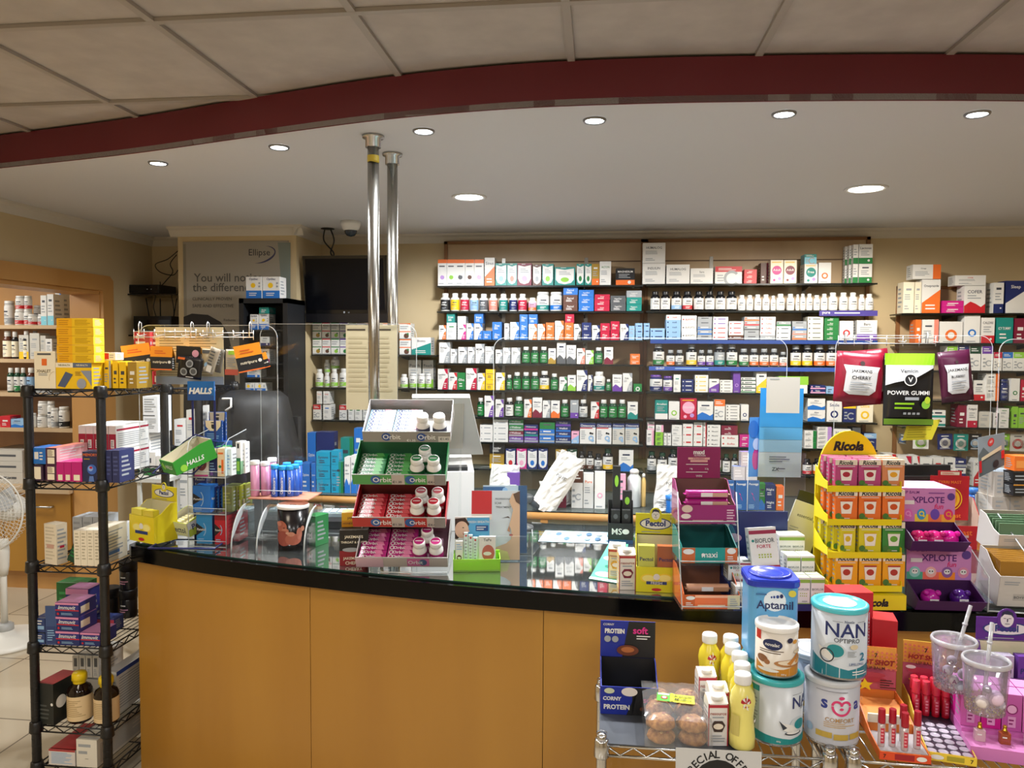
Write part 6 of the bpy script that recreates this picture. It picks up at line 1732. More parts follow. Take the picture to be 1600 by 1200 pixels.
# green interdental brush display
Pb, ww, hh = near(708, 782, 815, 894, CZ)
t = root('brush_display', (Pb.x, Pb.y, CZ+.0008), YAW+.05, 'bright green tray display of interdental packs with smiling face card', 'display stand')
gg = glassy('lime_acrylic', (.5, .95, .1), .35)
hw = ww/2; b = MB(); b.box(-hw, hw, 0, .09, 0, .006, ACE); b.box(-hw, hw, 0, .003, 0, hh*.25, gg); b.box(-hw, hw, .085, .09, 0, hh*.3, gg); b.box(-hw, -hw+.003, 0, .09, 0, hh*.25, gg); b.box(hw-.003, hw, 0, .09, 0, hh*.25, gg); b.box(-hw+.01, hw-.01, .01, .08, .006, .02, M('8CD61E', .2)); b.build('tray', t)
b = MB(); b.box(-hw*.95, hw*.55, .078, .081, .02, hh*1.0, 'W')
b.face([('r', .35, .55, 1, 1, '5AA8DC'), ('t', 'FRESH BREATH', .68, .9, .07, 'W', .6), ('r', .6, .68, .96, .82, '1E4E94'), ('l', .63, .7, .93, .8, 2, 'W'), ('p', [(0, .98), (.3, 1), (.42, .85), (.3, .7), (.08, .5), (0, .5)], '3A2420'), ('e', .2, .72, .2, .2, 'E3BFA8'), ('e', .3, .62, .07, .035, 'A8484A'), ('e', .3, .63, .05, .015, 'W'), ('e', .24, .77, .025, .01, 'K'), ('p', [(.36, .74), (.44, .68), (.38, .67)], 'D8A890')], (-hw*.95, .078, .02), (hw*1.5, 0, 0), (0, 0, hh*.98-.02)); b.build('face_card', t)
def mini(x0, x1, z0, z1, y, els, label, c='W', name='interdental_pack'):
    q = Matrix.Rotation(YAW+.05, 3, 'Z') @ Vector(((x0+x1)/2*hw, y, 0)); b = carton((x1-x0)*hw, (z1-z0)*hh, .012, c, 'li', '', els=els)
    tag(b.build(name, None, (Pb.x+q.x, Pb.y+q.y, CZ+.021+z0*hh), YAW+.05), label, 'dental pack', 'packs in the green tray')
mini(.1, .8, 0, .55, .024, [('t', 'TePe', .5, .88, .1, 'D', .8), ('e', .55, .4, .38, .3, 'C06A5E'), ('e', .5, .38, .25, .07, 'W'), ('r', .1, .03, .5, .15, 'Y')], 'white pack with smiling mouth picture in the green tray')
mini(-.9, -.6, 0, .45, .03, [('l', .1, .6, .9, .9, 3, 'J'), ('e', .5, .25, .35, .14, '5A2A24'), ('e', .5, .26, .25, .05, 'W')], 'slim white mouth pack at the left of the green tray')
for k in range(3): mini(-.55+.2*k, -.38+.2*k, .0, .6-.05*k, .045, [('c', .5, .9, .25, 'R'), ('l', .2, .1, .8, .8, 6, 'A')], f"clear brush blister, {ORD[k+1]} from the left in the green tray", 'D4E4E4')

# ================================================================ sheets under and on the glass of the counter
def flat(pts, col, els, name, label, cat='leaflet', z=CZ+.0006):
    P = [onZ(x, y, z) for x, y in pts]; return sheet([(p.x, p.y, z+.0006) for p in P], .0005, col, name, label, cat, els)
ic = [('r', 0, 0, 1, 1, 'B9D6E2')]+[('e', .08+.14*i, .3+.4*j, .04, .14, ['E8F0F4', '8AA8B8', '5A7A9A'][(i+j) % 3]) for i in range(7) for j in range(2)]
flat([(841, 846), (958, 850), (962, 833), (852, 829)], 'B9D6E2', ic, 'counter_leaflet', 'pale blue printed strip lying on the counter glass')
flat([(920, 905), (965, 912), (982, 850), (952, 848)], '58A88A', [('e', .4, .15, .3, .06, 'C9E4DC'), ('e', .6, .35, .3, .05, '2A7A6A'), ('e', .4, .55, .3, .06, 'C9E4DC'), ('e', .5, .78, .3, .05, 'W'), ('r', 0, 0, 1, .05, 'D8ECF0')], 'counter_leaflet', 'green and aqua printed sheet lying beside the food cartons')

# ================================================================ crumpled white pharmacy bags on the back counter
def bag(px0, px1, yt, yb, z, label, tilt, depth_, els, rz=0, seed=1, dy=.05):
    P, ww, hh = near(px0, px1, yt, yb, z); rnd = random.Random(seed); nx, ny = 10, 14; vs = []
    for s_ in (-1, 1):
        for j in range(ny+1):
            for i in range(nx+1):
                u, v = i/nx, j/ny; th = depth_*.5*(sin(pi*u)**.5)*(1-v)**.45+.003
                vs.append(((u-.5)*ww*(1+.04*sin(9*v+seed)), s_*th+rnd.uniform(-1, 1)*.006*(0 if i in (0, nx) else 1), v*hh+rnd.uniform(-.004, .004)))
    q = (nx+1)*(ny+1); fs = [(j*(nx+1)+i, j*(nx+1)+i+1, (j+1)*(nx+1)+i+1, (j+1)*(nx+1)+i) for j in range(ny) for i in range(nx)]
    fs += [tuple(k+q for k in reversed(f)) for f in fs]
    bd = list(range(nx+1))+[j*(nx+1)+nx for j in range(1, ny+1)]+[ny*(nx+1)+i for i in range(nx-1, -1, -1)]+[j*(nx+1) for j in range(ny-1, 0, -1)]
    fs += [(bd[(k+1) % len(bd)], bd[k], bd[k]+q, bd[(k+1) % len(bd)]+q) for k in range(len(bd))]
    b = MB(); b.mesh(vs, fs, M('E4E3E0', .5))
    if els: b.deco(els, lambda u, v, k: ((u-.5)*ww, -(depth_*.5*(sin(pi*min(max(u, .02), .98))**.5)*(1-v)**.45+.013+.0003*k), v*hh), hh/ww, 10)
    o = b.build('paper_bag', None, (P.x, P.y+dy, z+.002)); o.rotation_euler = (0, tilt, YAW+rz); return tag(o, label, 'paper bag', 'white pharmacy bags')
QRE = [('t', 'POYC', .5, .62, .06, 'D', .4), ('l', .15, .1, .8, .28, 4, 'A')]
bag(824, 866, 700, 800, KZ, 'tall white paper bag tilted right, leaning on the back counter', .52, .06, QRE[:1], seed=3)
bag(846, 892, 752, 792, KZ, 'low crumpled white paper bag at the foot of the tall tilted one', -.1, .09, [], seed=5)
bag(762, 808, 728, 792, KZ, 'crumpled white bag behind the leaflet holder', .05, .09, [], seed=9)
P_, ww_, hh_ = near(760, 776, 690, 790, KZ)
bag(1021, 1066, 728, 800, KZ, 'white paper bag with printed code standing behind the yellow lozenge display', .08, .05, QRE, seed=12, dy=.02)
# grey mouse-shaped scanner
P_, ww_, hh_ = near(795, 835, 785, 826, CZ)
t = root('barcode_scanner', (P_.x, P_.y, CZ+.001), YAW+.4, 'dark grey handheld scanner in its cradle behind the brochures', 'scanner')
b = MB(); b.lathe([(.05, 0), (.05, .01), (.02, .02), (.014, .05), (.014, .1)], M('5A5E62', .4), 20); b.build('cradle', t)
b = MB(); b.ball((0, 0, .125), .035, M('43474C', .35), 16, 1.6, 1, .7); b.tube([(.03, 0, .12), (.08, .02, .08)], .014, M('43474C', .35), 10); b.build('head', t)

# ================================================================ black haircare cartons, food cartons, tall yellow lozenge display
Pm, ww, hh = near(950, 989, 750, 850, CZ)
tray(ww, .09, hh*.32, hh*.34, hh*.62, '121316', '1B1C20', [('t', 'MS', .35, .6, .35, 'W', .4), ('e', .7, .6, .14, .13, 'W'), ('r', 0, 0, 1, .2, '1F3F6A')], loc=(Pm.x, Pm.y, CZ+.0008), rz=YAW-.12, name='black_display', label='black open display box of dark cartons on the counter', th=.002)
for k, (x0, x1, yt, y_, lb) in enumerate(((955, 970, 795, .02, 'left of two black cartons in front of the black display box'), (972, 986, 795, .02, 'right of two black cartons in front of the black display box'), (959, 972, 728, .055, 'tall black tube with green print rising from the black display box'), (975, 991, 768, .06, 'black carton with green leaf at the back of the black display box'))):
    q = FRm @ Vector((((x0+x1)/2-969.5)*dep(Pm)/F, y_, 0)); b = carton((x1-x0)*dep(Pm)/F*.93, (845-yt)*dep(Pm)/F, .025, '1A1B1E', 'li', '', els=[('l', .3, .1, .8, .3, 2, 'W'), ('e', .5, .8, .25, .08, 'L' if k > 1 else 'D')])
    tag(b.build('haircare_box', None, (Pm.x+q.x, Pm.y+q.y, CZ+.004), YAW-.12), lb, 'haircare box', 'black haircare cartons')
def foodcarton(px0, px1, yt, yb, z, label, c, acc, rz=0, top='EDE4DA', dk='7A1F35', text='resource'):
    P, ww, hh = near(px0, px1, yt, yb, z); t = root('drink_carton', (P.x, P.y, z+.0008), YAW+rz, label, 'drink carton', 'food drink cartons'); d = ww*.9; hb = hh*.8
    b = MB(); b.box(-ww/2, ww/2, 0, d, 0, hb, M(c, .4)); b.ext([(-ww/2, 0, hb), (-ww/2, d, hb), (-ww/2, d*.8, hb+ww*.28), (-ww/2, d*.5, hb+ww*.25)], (ww, 0, 0), M(top, .4))
    b.face([('r', 0, .9, 1, .97, acc), ('r', 0, 0, .05, 1, acc), ('r', .95, 0, 1, 1, acc), ('t', text, .5, .76, .08, 'A04A3A', .8), ('l', .2, .64, .8, .72, 1, 'A'), ('p', [(.15, .5), (.3, .34), (.7, .34), (.85, .5), (.7, .6), (.3, .6)], dk), ('e', .5, .47, .25, .07, 'E8DCC8'), ('l', .15, .1, .85, .28, 3, 'A')], (-ww/2, 0, 0), (ww, 0, 0), (0, 0, hb))
    b.face([('r', 0, 0, 1, 1, 'E8C070' if dk == '7A1F35' else 'W'), ('l', .1, .1, .9, .9, 8, 'A')], (-ww/2, d, 0), (0, -d, 0), (0, 0, hb)); b.build('body', t)
    b = MB(); b.lathe([(ww*.3, 0), (ww*.3, ww*.16), (ww*.27, ww*.2), (.0005, ww*.2)], M('W', .3), 20, (0, d*.35, hb+ww*.12)); b.build('cap', t)
foodcarton(967, 993, 853, 922, CZ, 'red cornered drink carton with maroon emblem, front of two on the counter', 'E8E0D4', 'B03A38')
foodcarton(950, 975, 846, 905, CZ, 'orange fruit drink carton behind the maroon emblem one', 'E8D4A0', 'B84A38', rz=-.25, dk='D8A030')
Pc, ww, hh = near(994, 1057, 787, 926, CZ)
t = pect(0, 0, 0, 0, (Pc.x, Pc.y, CZ+.0008), ww, hh*.84, .07, 'tall yellow lozenge display with drawn head and lemon pictures on the counter', 'E0D822', 'D4CE24', hd=.0185, pk=('C9CC5A', 'A85A34'), hfr=.34)

# ================================================================ three tier clear bar stand
Px, ww, hh = near(1066, 1156, 735, 956, CZ)
Px.y += .03; sm_ = dep(Px)/F; hw = ww/2
t = root('bar_stand', (Px.x, Px.y, CZ+.0008), YAW, 'clear acrylic three tier stand of protein bar boxes at the counter edge', 'display stand')
for x in (-hw-.004, hw+.004):
    b = MB(); b.poly([(x, -.03, .006), (x, .15, .006), (x, .15, .33*1.0), (x, .05, .33)], ACR); b.tube([(x, -.03, .006), (x, .01, .14), (x, .05, .33)], .002, ACE, 6); b.build('side_panel', t)
for z, y0 in ((.002, -.03), (.125, -.0), (.235, .03)):
    b = MB(); b.box(-hw-.004, hw+.004, y0, .15, z, z+.003, ACR); b.tube([(-hw-.004, y0, z+.012), (hw+.004, y0, z+.012)], .002, ACE, 6); b.build('tier', t)
def bars(y, z, n, c1, c2, label, g):
    for k in range(n):
        q = FRm @ Vector((0, y+.0*k, 0)); b = MB(); L = ww*.74; b.tube([(-L/2, 0, 0), (-L/2+.006, 0, .0), (L/2-.006, 0, 0), (L/2, 0, 0)], .0125, M(c1, .25), 10)
        b.wrap([], .01, 0, 1); b.face([('r', .34, 0, .62, 1, 'E8E4E0'), ('r', .62, 0, .98, 1, c2)], (-L/2, -.0135, -.006), (L, 0, 0), (0, 0, .012)); b.box(-L/2-.006, -L/2, -.011, .011, -.001, .001, c1); b.box(L/2, L/2+.006, -.011, .011, -.001, .001, c2)
        tag(b.build('protein_bar', None, (Px.x+q.x, Px.y+q.y, CZ+z+k*.026), YAW), label.format(['lower', 'upper'][k]), 'protein bar', g)
CB = (Px.x, Px.y)
def local(x, y, z): q = FRm @ Vector((x, y, 0)); return (Px.x+q.x, Px.y+q.y, CZ+z)
bx = ww*.98
tray(bx, .12, .055, .07, .115, '96246A', '6A4A40', [('r', .22, .12, .78, .2, 'D8A0A8'), ('e', .1, .4, .09, .14, 'E4D8D0'), ('l', .84, .1, .98, .8, 5, 'E8C8D8'), ('e', .12, .8, .1, .2, 'D8C0B0')], None, loc=local(0, .035, .24), rz=YAW, card=.095, cels=[('t', 'maxi', .5, .84, .14, 'W', .4, 0, .04), ('t', 'NUTRITION', .52, .73, .05, 'W', .36), ('r', .25, .6, .75, .67, 'D8A8A0'), ('t', 'STRAWBERRY', .5, .635, .045, '8A2A5A', .4), ('r', .3, .52, .7, .59, 'D8A8A0'), ('l', .2, .42, .8, .47, 1, 'W'), ('t', '14g', .32, .3, .07, 'W', .2), ('t', '2.2g', .68, .3, .07, 'W', .2), ('l', .2, .17, .8, .22, 1, 'W'), ('t', 'WIN', .5, .07, .07, 'W', .25)], cardc='8A2058', cw=bx*.82, name='bar_box', label='magenta strawberry protein bar box with tall header card, top tier', cat='bar box')
bars(.055, .24+.058, 2, 'A8207A', 'C9A088', '{} magenta wrapped bar in the strawberry bar box', 'magenta bars')
tray(bx, .13, .045, .06, .085, '189088', '0E5A58', [('r', 0, 0, .24, 1, 'C8642A'), ('r', .78, 0, 1, 1, 'C8642A'), ('t', 'maxi', .5, .55, .45, 'W', .28), ('e', .12, .75, .1, .18, 'W'), ('e', .89, .8, .08, .2, 'W'), ('l', .82, .1, .97, .5, 3, 'W'), ('c', .38, .55, .03, 'W')], loc=local(0, .01, .13), rz=YAW, name='bar_box', label='teal and orange protein bar box on the middle tier of the bar stand', cat='bar box')
tray(bx, .15, .04, .07, .1, 'E8703A', '7A4A34', [('r', 0, 0, .2, 1, 'C85A28'), ('r', .78, 0, 1, 1, 'D8D0A8'), ('r', .25, .15, .74, .3, 'F0D8B8'), ('l', .04, .1, .18, .5, 3, 'W'), ('e', .12, .8, .08, .14, 'W'), ('l', .82, .2, .97, .8, 4, 'A'), ('r', .2, .82, .78, 1, 'F4B490')], loc=local(0, -.022, .006), rz=YAW, name='bar_box', label='orange and cream protein bar box on the lowest tier of the bar stand', cat='bar box')
bars(.03, .006+.045, 1, 'D8A080', 'C08A64', 'peach wrapped bar in the lowest orange bar box{0:.0}', 'peach bars')

# ================================================================ blue cartons, leaflet holder and biotic display behind
def far(px0, px1, yt, yb, dpt, d, c, els, label, cat='medicine box', name='medicine_box', rz=0, side=None, topc=None, lean=0, tilt=0, grp=None):
    """carton at camera depth dpt (m); its foot is where row yb meets that depth"""
    p = EYE+ray((px0+px1)/2, yb)*dpt; s_ = dpt/F; b = carton((px1-px0)*s_, (yb-yt)*s_, d, c, 'li', '', els=els, side=side, topc=topc)
    o = b.build(name, None, p, YAW+rz); o.rotation_euler = (lean, tilt, YAW+rz); return tag(o, label, cat, grp)
PE = [('t', 'Passeggi', .5, .88, .1, 'W', .8), ('p', [(.3, .6), (.45, .55), (.5, .4), (.65, .3), (.6, .35), (.45, .5), (.35, .55)], 'C83A8A'), ('l', .1, .05, .7, .2, 3, 'J')]
DB = dep(onY(1160, 797, YK+.1))
for k in range(3): far(1129+19.5*k, 1147+19.5*k, 751, 797, DB, .03, '2B5C9A', PE, f"dark blue carton with pink line, {['left','middle','right'][k]} of the front three beside the bar stand", grp='dark blue cartons')
z_ = (806-750)*DB/F+CZ
for k in range(2): far(1146+19*k, 1164+19*k, 729, 750.3, DB+.002, .05, 'C9C4C8', [('l', .1, .2, .9, .8, 3, 'E4E0E4')], f"lilac grey carton end, {['left','right'][k]} of two above the dark blue cartons", topc='8AA0E0', grp='lilac grey carton ends')
far(1158, 1179, 706, 728.6, DB+.004, .05, 'C9BCC0', [('l', .1, .2, .9, .8, 3, 'E4E0E4')], 'single lilac grey carton end on top of the pair', topc='B09AE0', grp='lilac grey carton ends')
# leaflet holder: blue poster with white paper over it
Pd = onZ(1215, 858, CZ); dpp = dep(Pd)
def fp(px, py, d_): p = EYE+ray(px, py)*d_; return p
sheet([fp(1184, 745, dpp), fp(1251, 746, dpp), fp(1256, 607, dpp), (fp(1189, 606, dpp))], .004, '1F7FC0', 'leaflet_holder_card', 'tall blue to grey leaflet in a clear holder under the blank white paper', 'leaflet',
      [('r', 0, 0, 1, .28, 'AEB6BC'), ('r', 0, .28, 1, .42, '7FA6C0'), ('r', 0, .42, 1, .56, '4A92C0'), ('r', 0, .56, 1, .8, '2A82BC'), ('l', .25, .16, .75, .24, 3, '5A6470'), ('t', 'ZX', .4, .09, .04, 'K', .2), ('l', .45, .08, .7, .11, 1, 'D')])
sheet([fp(1168, 745, dpp+.03), fp(1188, 745, dpp+.03), fp(1190, 652, dpp+.03), fp(1172, 652, dpp+.03)], .003, '4A8AD0', 'leaflet', 'narrow blue and pink leaflet left of the tall blue one', 'leaflet', [('e', .6, .3, .3, .18, 'C83A8A'), ('e', .3, .8, .4, .15, '2A6ABC'), ('e', .6, .55, .3, .1, 'B9C4E4')])
t = root('leaflet_stand', (Pd.x, Pd.y, CZ+.0008), YAW, 'clear acrylic leaflet stand behind the biotic cartons', 'leaflet holder')
sd_ = dpp/F; b = MB(); b.box(-52*sd_, 42*sd_, -.012, .05, 0, .004, ACR); b.build('base', t)
b = MB(); b.box(-48*sd_, 42*sd_, .006, .009, 0, 150*sd_, ACR); b.tube([(-48*sd_, .006, 0), (-48*sd_, .006, 150*sd_)], .0015, ACE, 5); b.build('upright_sheet', t)
# biotic display: stepped navy board with white and green cartons
DBi = dep(onZ(1215, 955, CZ)); Pz = onZ(1215, 955, CZ); sb = DBi/F
t = root('biotic_display', (Pz.x, Pz.y, CZ+.0008), YAW, 'navy stepped display tray holding white, green and maroon stomach cartons', 'display box')
def bl(px): return (px-1215)*sb
b = MB(); b.box(bl(1146), bl(1290), 0, .2, 0, .02, '1A2A66'); b.face([('t', 'BIOFLOR', .92, .5, .6, 'W', .12)], (bl(1146), 0, 0), (bl(1290)-bl(1146), 0, 0), (0, 0, .02)); b.build('base_tray', t)
b = MB(); b.box(bl(1146), bl(1290), .065, .2, .02, .065, '1A2A66'); b.box(bl(1146), bl(1290), .13, .2, .065, .11, '1A2A66'); b.build('steps', t)
b = MB(); b.prism([(bl(1138), .2), (bl(1268), .2), (bl(1268), .203), (bl(1138), .203)], .0, .245, M('1C2C6C')); b.face([('c', .16, .86, .085, 'W'), ('t', 'MICRO', .16, .9, .02, 'N', .12), ('t', 'BIOTIC', .16, .86, .02, 'N', .12), ('t', 'TEST', .16, .82, .02, 'N', .12), ('e', .28, .66, .12, .06, 'D8A8C0')], (bl(1138), .2, 0), (bl(1268)-bl(1138), 0, 0), (0, 0, .245)); b.build('back_card', t)
BG = [('r', 0, .8, 1, .93, '8AB04A'), ('t', 'BIOFLOR', .5, .55, .13, '5A6A6A', .85)]+[('c', .3+.14*i, .3+.1*j, .04, 'A8B83A') for i in range(4) for j in range(2)]+[('l', .4, .05, .9, .15, 1, 'A'), ('r', 0, 0, 1, .03, '8AB04A')]
BRD = [('r', 0, .84, 1, .93, '9A2044'), ('t', 'BIOFLOR', .55, .68, .15, '3A4A4A', .7), ('t', 'FORTE', .5, .54, .1, 'C', .5), ('c', .12, .68, .05, 'T')]+[('c', .3+.1*i, .34-.06*j, .03, 'A8B83A') for i in range(5) for j in range(2)]+[('r', .3, 0, 1, .08, '9A2044'), ('r', .35, .02, .5, .06, 'W')]
def bio(x0, x1, yt, y, z, els, label, d=.03, hh_=None, yb=None, topc=None, lean=0, rz=0, tilt=0):
    q = FRm @ Vector((bl((x0+x1)/2), y, 0)); b = carton((x1-x0)*sb*.96, hh_, d, 'W', 'li', '', els=els, topc=topc)
    o = b.build('stomach_remedy_box', None, (Pz.x+q.x, Pz.y+q.y, CZ+.001+z)); o.rotation_euler = (lean, tilt, YAW+rz); tag(o, label, 'medicine box', 'stomach cartons on the navy display')
k = 0
for r_, (y, z, xs) in enumerate(((.004, .0205, (1244, 1267)), (.07, .0655, (1242, 1265)), (.135, .1105, (1241, 1262)))):
    for c_, x in enumerate(xs):
        for d_ in range(2):
            bio(x, x+22, 0, y+.031*d_, z, BG, f"white and lime stomach carton, {['front','middle','rear'][r_]} step, {['left','right'][c_]} column, {['nearer','farther'][d_]} one", hh_=.075, d=.028, topc='D8E0C8')
bio(1191, 1240, 0, .01, .0205, BRD, 'white and maroon stomach carton standing low at the front of the display', hh_=.062, d=.06)
bio(1148, 1186, 0, .075, .0655, BRD, 'white and maroon stomach carton at the left of the middle step', hh_=.055, d=.06)
bio(1184, 1230, 0, .06, .105, BRD, 'large white and maroon stomach carton tilted on top of the display', hh_=.12, d=.035, lean=-.22, tilt=-.06)
bio(1150, 1188, 0, .012, .0205, [('l', .1, .1, .9, .9, 4, 'A')], 'plain white folded leaflet carton at the left front of the display', hh_=.045, d=.05)
for k, (x0, x1, yt, yb, c, tl_, lb) in enumerate(((1207, 1263, 766, 905, '16181F', .28, 'black reply card leaning behind the stomach cartons'), (1197, 1247, 780, 911, 'CBC9C2', .33, 'pale grey reply card in front of the black one'))):
    far(x0, x1, yt, yb, DBi+.26-.012*k, .004, c, [('t', 'essential', .45, .84, .06, 'W' if k == 0 else 'D', .5), ('c', .8, .82, .06, 'J' if k == 0 else 'N'), ('l', .1, .6, .5, .7, 3, 'A')], lb, 'card', 'reply_card', tilt=tl_)

# ================================================================ yellow herb sweets display
PR = onZ(1352, 950, CZ); sr = dep(PR)/F; YL = M('E9D516', .35)
t = root('sweets_display', (PR.x, PR.y, CZ+.0008), YAW, 'tall yellow four tier herb sweets display with round sign', 'display stand')
def rl(px): return (px-1352)*sr
def rz_(py): return (950-py)*sr
x0, x1 = rl(1292), rl(1408)
b = MB(); c_ = ((x0+x1)/2-.01, rz_(745)); R_ = (1389-1290)/2*sr
ol = [(c_[0]+R_*cos(a_), c_[1]+R_*1.35*sin(a_)) for a_ in [i*pi/20 for i in range(21)]]
b.ext([(x, .1, z) for x, z in ol+[(c_[0]-R_, rz_(780)), (c_[0]+R_, rz_(780))]], (0, .006, 0), YL); b.face([('t', 'Ricola', .5, .5, .6, 'K', .9, .25, .05)], (c_[0]-R_*.72, .0995, rz_(716)), (R_*1.44, 0, 0), (0, 0, rz_(690)-rz_(716))); b.build('round_sign', t)
b = MB(); b.box(x0, x1, .105, .11, 0, rz_(745), YL); b.build('back_board', t)
tiers = [(950-33, 'E9D516'), (868, 0), (803, 0), (745+42, 0)]
tz = [rz_(922), rz_(857), rz_(805), rz_(765)]
zs4 = [rz_(918), rz_(866), rz_(816), rz_(765)]
for i, (ybot, hgt) in enumerate(((918, 48), (866, 50), (815, 50), (763, 50))):
    z = rz_(ybot); y0 = .0+.006*i
    b = MB(); b.box(x0, x1, y0, .108, z-.004, z, YL)
    for s_ in (x0, x1): b.ext([(s_, y0, z), (s_, .108, z), (s_, .108, z+.055), (s_, y0+.03, z+.022), (s_, y0, z+.018)], (.002 if s_ < 0 else -.002, 0, 0), YL)
    b.box(x0, x1, y0-.002, y0, z-.012, z+.006, YL); b.build('tier', t)
b = MB(); b.box(x0-.002, x1+.004, -.02, .11, 0, rz_(927), YL); b.face([('t', 'Ricola', .62, .5, .55, 'K', .6, .25, .05)], (x0, -.02, 0), (x1-x0, 0, 0), (0, 0, rz_(927))); b.build('base', t)
def ric(px0, px1, yt, yb, y, c, pic, label, d=.022):
    q = FRm @ Vector((rl((px0+px1)/2), y, 0)); w_ = (px1-px0)*sr*.96; h_ = (yb-yt)*sr
    b = carton(w_, h_, d, c, 'li', '', els=[('r', 0, .8, 1, 1, 'E8DCC4'), ('t', 'Ricola', .5, .89, .16, 'K', .92, .2, .03), ('r', .1, .74, .9, .76, 'W'), ('p', [(.22, .62), (.78, .62), (.72, .22), (.28, .22)], 'F0EBDD'), ('e', .5, .45, .17, .1, pic), ('r', .22, .62, .78, .67, pic), ('e', .14, .14, .14, .1, '4A7A34'), ('e', .3, .07, .1, .05, '6A8A3A'), ('l', .4, .04, .8, .1, 1, 'W')])
    tag(b.build('herb_sweet_box', None, (PR.x+q.x, PR.y+q.y, CZ+.0015+rz_(yb)), YAW), label, 'sweet box', 'herb sweet boxes in the yellow display')
pos3 = ['left', 'middle', 'right']
for i, (ybot, yt, row) in enumerate(((918, 868, (('F0A818', 'B03A2A', 'amber'),)*3), (865, 817, (('D8CC24', 'D8B818', 'yellow'), ('D8CC24', 'D8B818', 'yellow'), ('3E8A3A', '6AA83A', 'green'))), (815, 767, (('E8742A', 'C8501A', 'orange'),)*3), (762, 720, (('B8487A', 'A8283A', 'berry pink'), ('B8487A', 'A8283A', 'berry pink'), ('D88A5A', 'E8A828', 'peach'))))):
    tn = ['lowest', 'third', 'second', 'top'][i]
    for j in range(3):
        c, pic, cn = row[j]; xa_ = 1305+37*j+(0 if i else 0)
        if i == 1 and j == 0: 
            for q_ in range(4): ric(1296+6*q_, 1330+3*q_, yt+2, ybot, .02+.02*(3-q_), c, pic, f"{cn} herb sweet box set back, {ORD[q_+1]} of four, third tier")
            continue
        for q_ in range(3): ric(xa_-4*q_, xa_+36-4*q_, yt-1.5*q_, ybot, .008+.006*i+.024*q_, c, pic, f"{cn} herb sweet box, {tn} tier, {pos3[j]} column, {['front','middle','rear'][q_]} one")

# black monitor seen from behind
Pk = onZ(1400, 838, CZ); sk_ = dep(Pk)/F
t = root('computer_monitor', (Pk.x, Pk.y+.05, CZ+.001), YAW+.05, 'back of a black computer monitor behind the yellow sweets display', 'monitor')
wd_ = (1482-1275)*sk_; h0, h1 = (838-830)*sk_+.06, (838-730)*sk_
b = MB(); b.box(-wd_/2-.02, wd_/2-.02, 0, .03, h0, h1, M('101012', .6, 0, .2), .008); b.box(-wd_*.3, wd_*.3, -.03, 0, h0+.03, h1-.04, M('1E1E22', .4), .012); b.build('screen_casing', t)
b = MB(); b.box(-.025, .025, -.01, .02, .01, h0+.1, BLK); b.build('neck', t)
b = MB(); b.lathe([(.1, 0), (.1, .008), (.03, .014)], BLK, 24, sx=1.2); b.build('base', t)

# ================================================================ lip balm dispensers
def lipd(px0, px1, yt, yb, z, label, full, tname):
    P, ww, hh = near(px0, px1, yt, yb, z); hw = ww/2; d = .13
    t = root('lip_balm_dispenser', (P.x, P.y, z+.0008), YAW-.06, label, 'display box', 'pink lip balm dispensers'); pk = 'C98AC4'
    b = MB(); b.box(-hw, hw, .05, d+.05, 0, hh, M(pk)); b.box(-hw, hw, .0495, .05, 0, hh*.42, M('3A1648'))
    b.face([('r', .0, .42, 1, 1, 'C884BC'), ('t', 'LIP BALM', .18, .93, .05, '6A2A7A', .3), ('t', 'XPLOTE', .5, .8, .12, '5A2470', .6, 0, .02), ('t', 'fun', .7, .69, .09, 'D8246A', .25, .2), ('c', .92, .86, .07, '5A3A8A'), ('r', .06, .72, .24, .79, 'W'), ('l', .5, .9, .8, .94, 1, '8A4A9A')], (-hw, .0492, 0), (ww, 0, 0), (0, 0, hh))
    cs = [('4AA88A', '8AC8C0', 'C84A78'), ('E86A5A', 'E8B0A8', 'D84A4A'), ('F08A2A', '8A5A9A', 'E8C83A'), ('B07AC8', 'D88AA8', '6A6A9A')]
    if not full: cs = [(a, {0: 'D86AB8', 1: '3A9AD0', 2: '6A4AB0', 3: 'D82A6A'}[i], {0: 'E89AD0', 1: 'E8D83A', 2: '6A4AB0', 3: 'E8983A'}[i]) for i, (a, _, _) in enumerate([('C87AC0',), ('E8D040',), ('E87A4A',), ('F0B040',)] and [('C87AC0', 0, 0), ('E8D040', 0, 0), ('E87A4A', 0, 0), ('F0B040', 0, 0)])]
    for i, (bg, bd, be) in enumerate(cs):
        u = .13+.25*i; b.face([('r', u-.125, .42, u+.125, .55, bg), ('e', u, .55, .085, .095, bd), ('e', u, .56, .05, .045, 'W' if full else be), ('e', u-.02, .565, .012, .012, 'K') if full else ('e', u, .56, .03, .025, bd), ('e', u+.02, .565, .012, .012, 'K') if full else ('e', u+.04, .52, .02, .02, be)], (-hw, .0484, 0), (ww, 0, 0), (0, 0, hh))
    b.face([('r', 0, 0, 1, 1, '3C7A68')]+[('e', .2+.3*(i % 3), .12+.16*i, .09, .05, ['C83A4A', 'D86A7A', '2A5A5A'][i % 3]) for i in range(6)], (-hw-.0004, d+.05, 0), (0, -d, 0), (0, 0, hh)); b.build('dispenser_body', t)
    b = MB(); PU = M('4A1E5A', .4); ol = [(.05, 0), (-.01, 0), (-.035, hh*.2), (.05, hh*.42)]
    for s_ in (-1, 1): b.ext([(s_*hw, y, z_) for y, z_ in ol], (-s_*.003, 0, 0), PU)
    b.box(-hw, hw, -.01, .05, 0, .003, PU); b.ext([(-hw, -.01, 0), (hw, -.01, 0), (hw+.004, -.035, hh*.2), (-hw-.004, -.035, hh*.2)], (0, -.003, 0), PU); b.build('scoop', t)
    return P, ww, hh, t
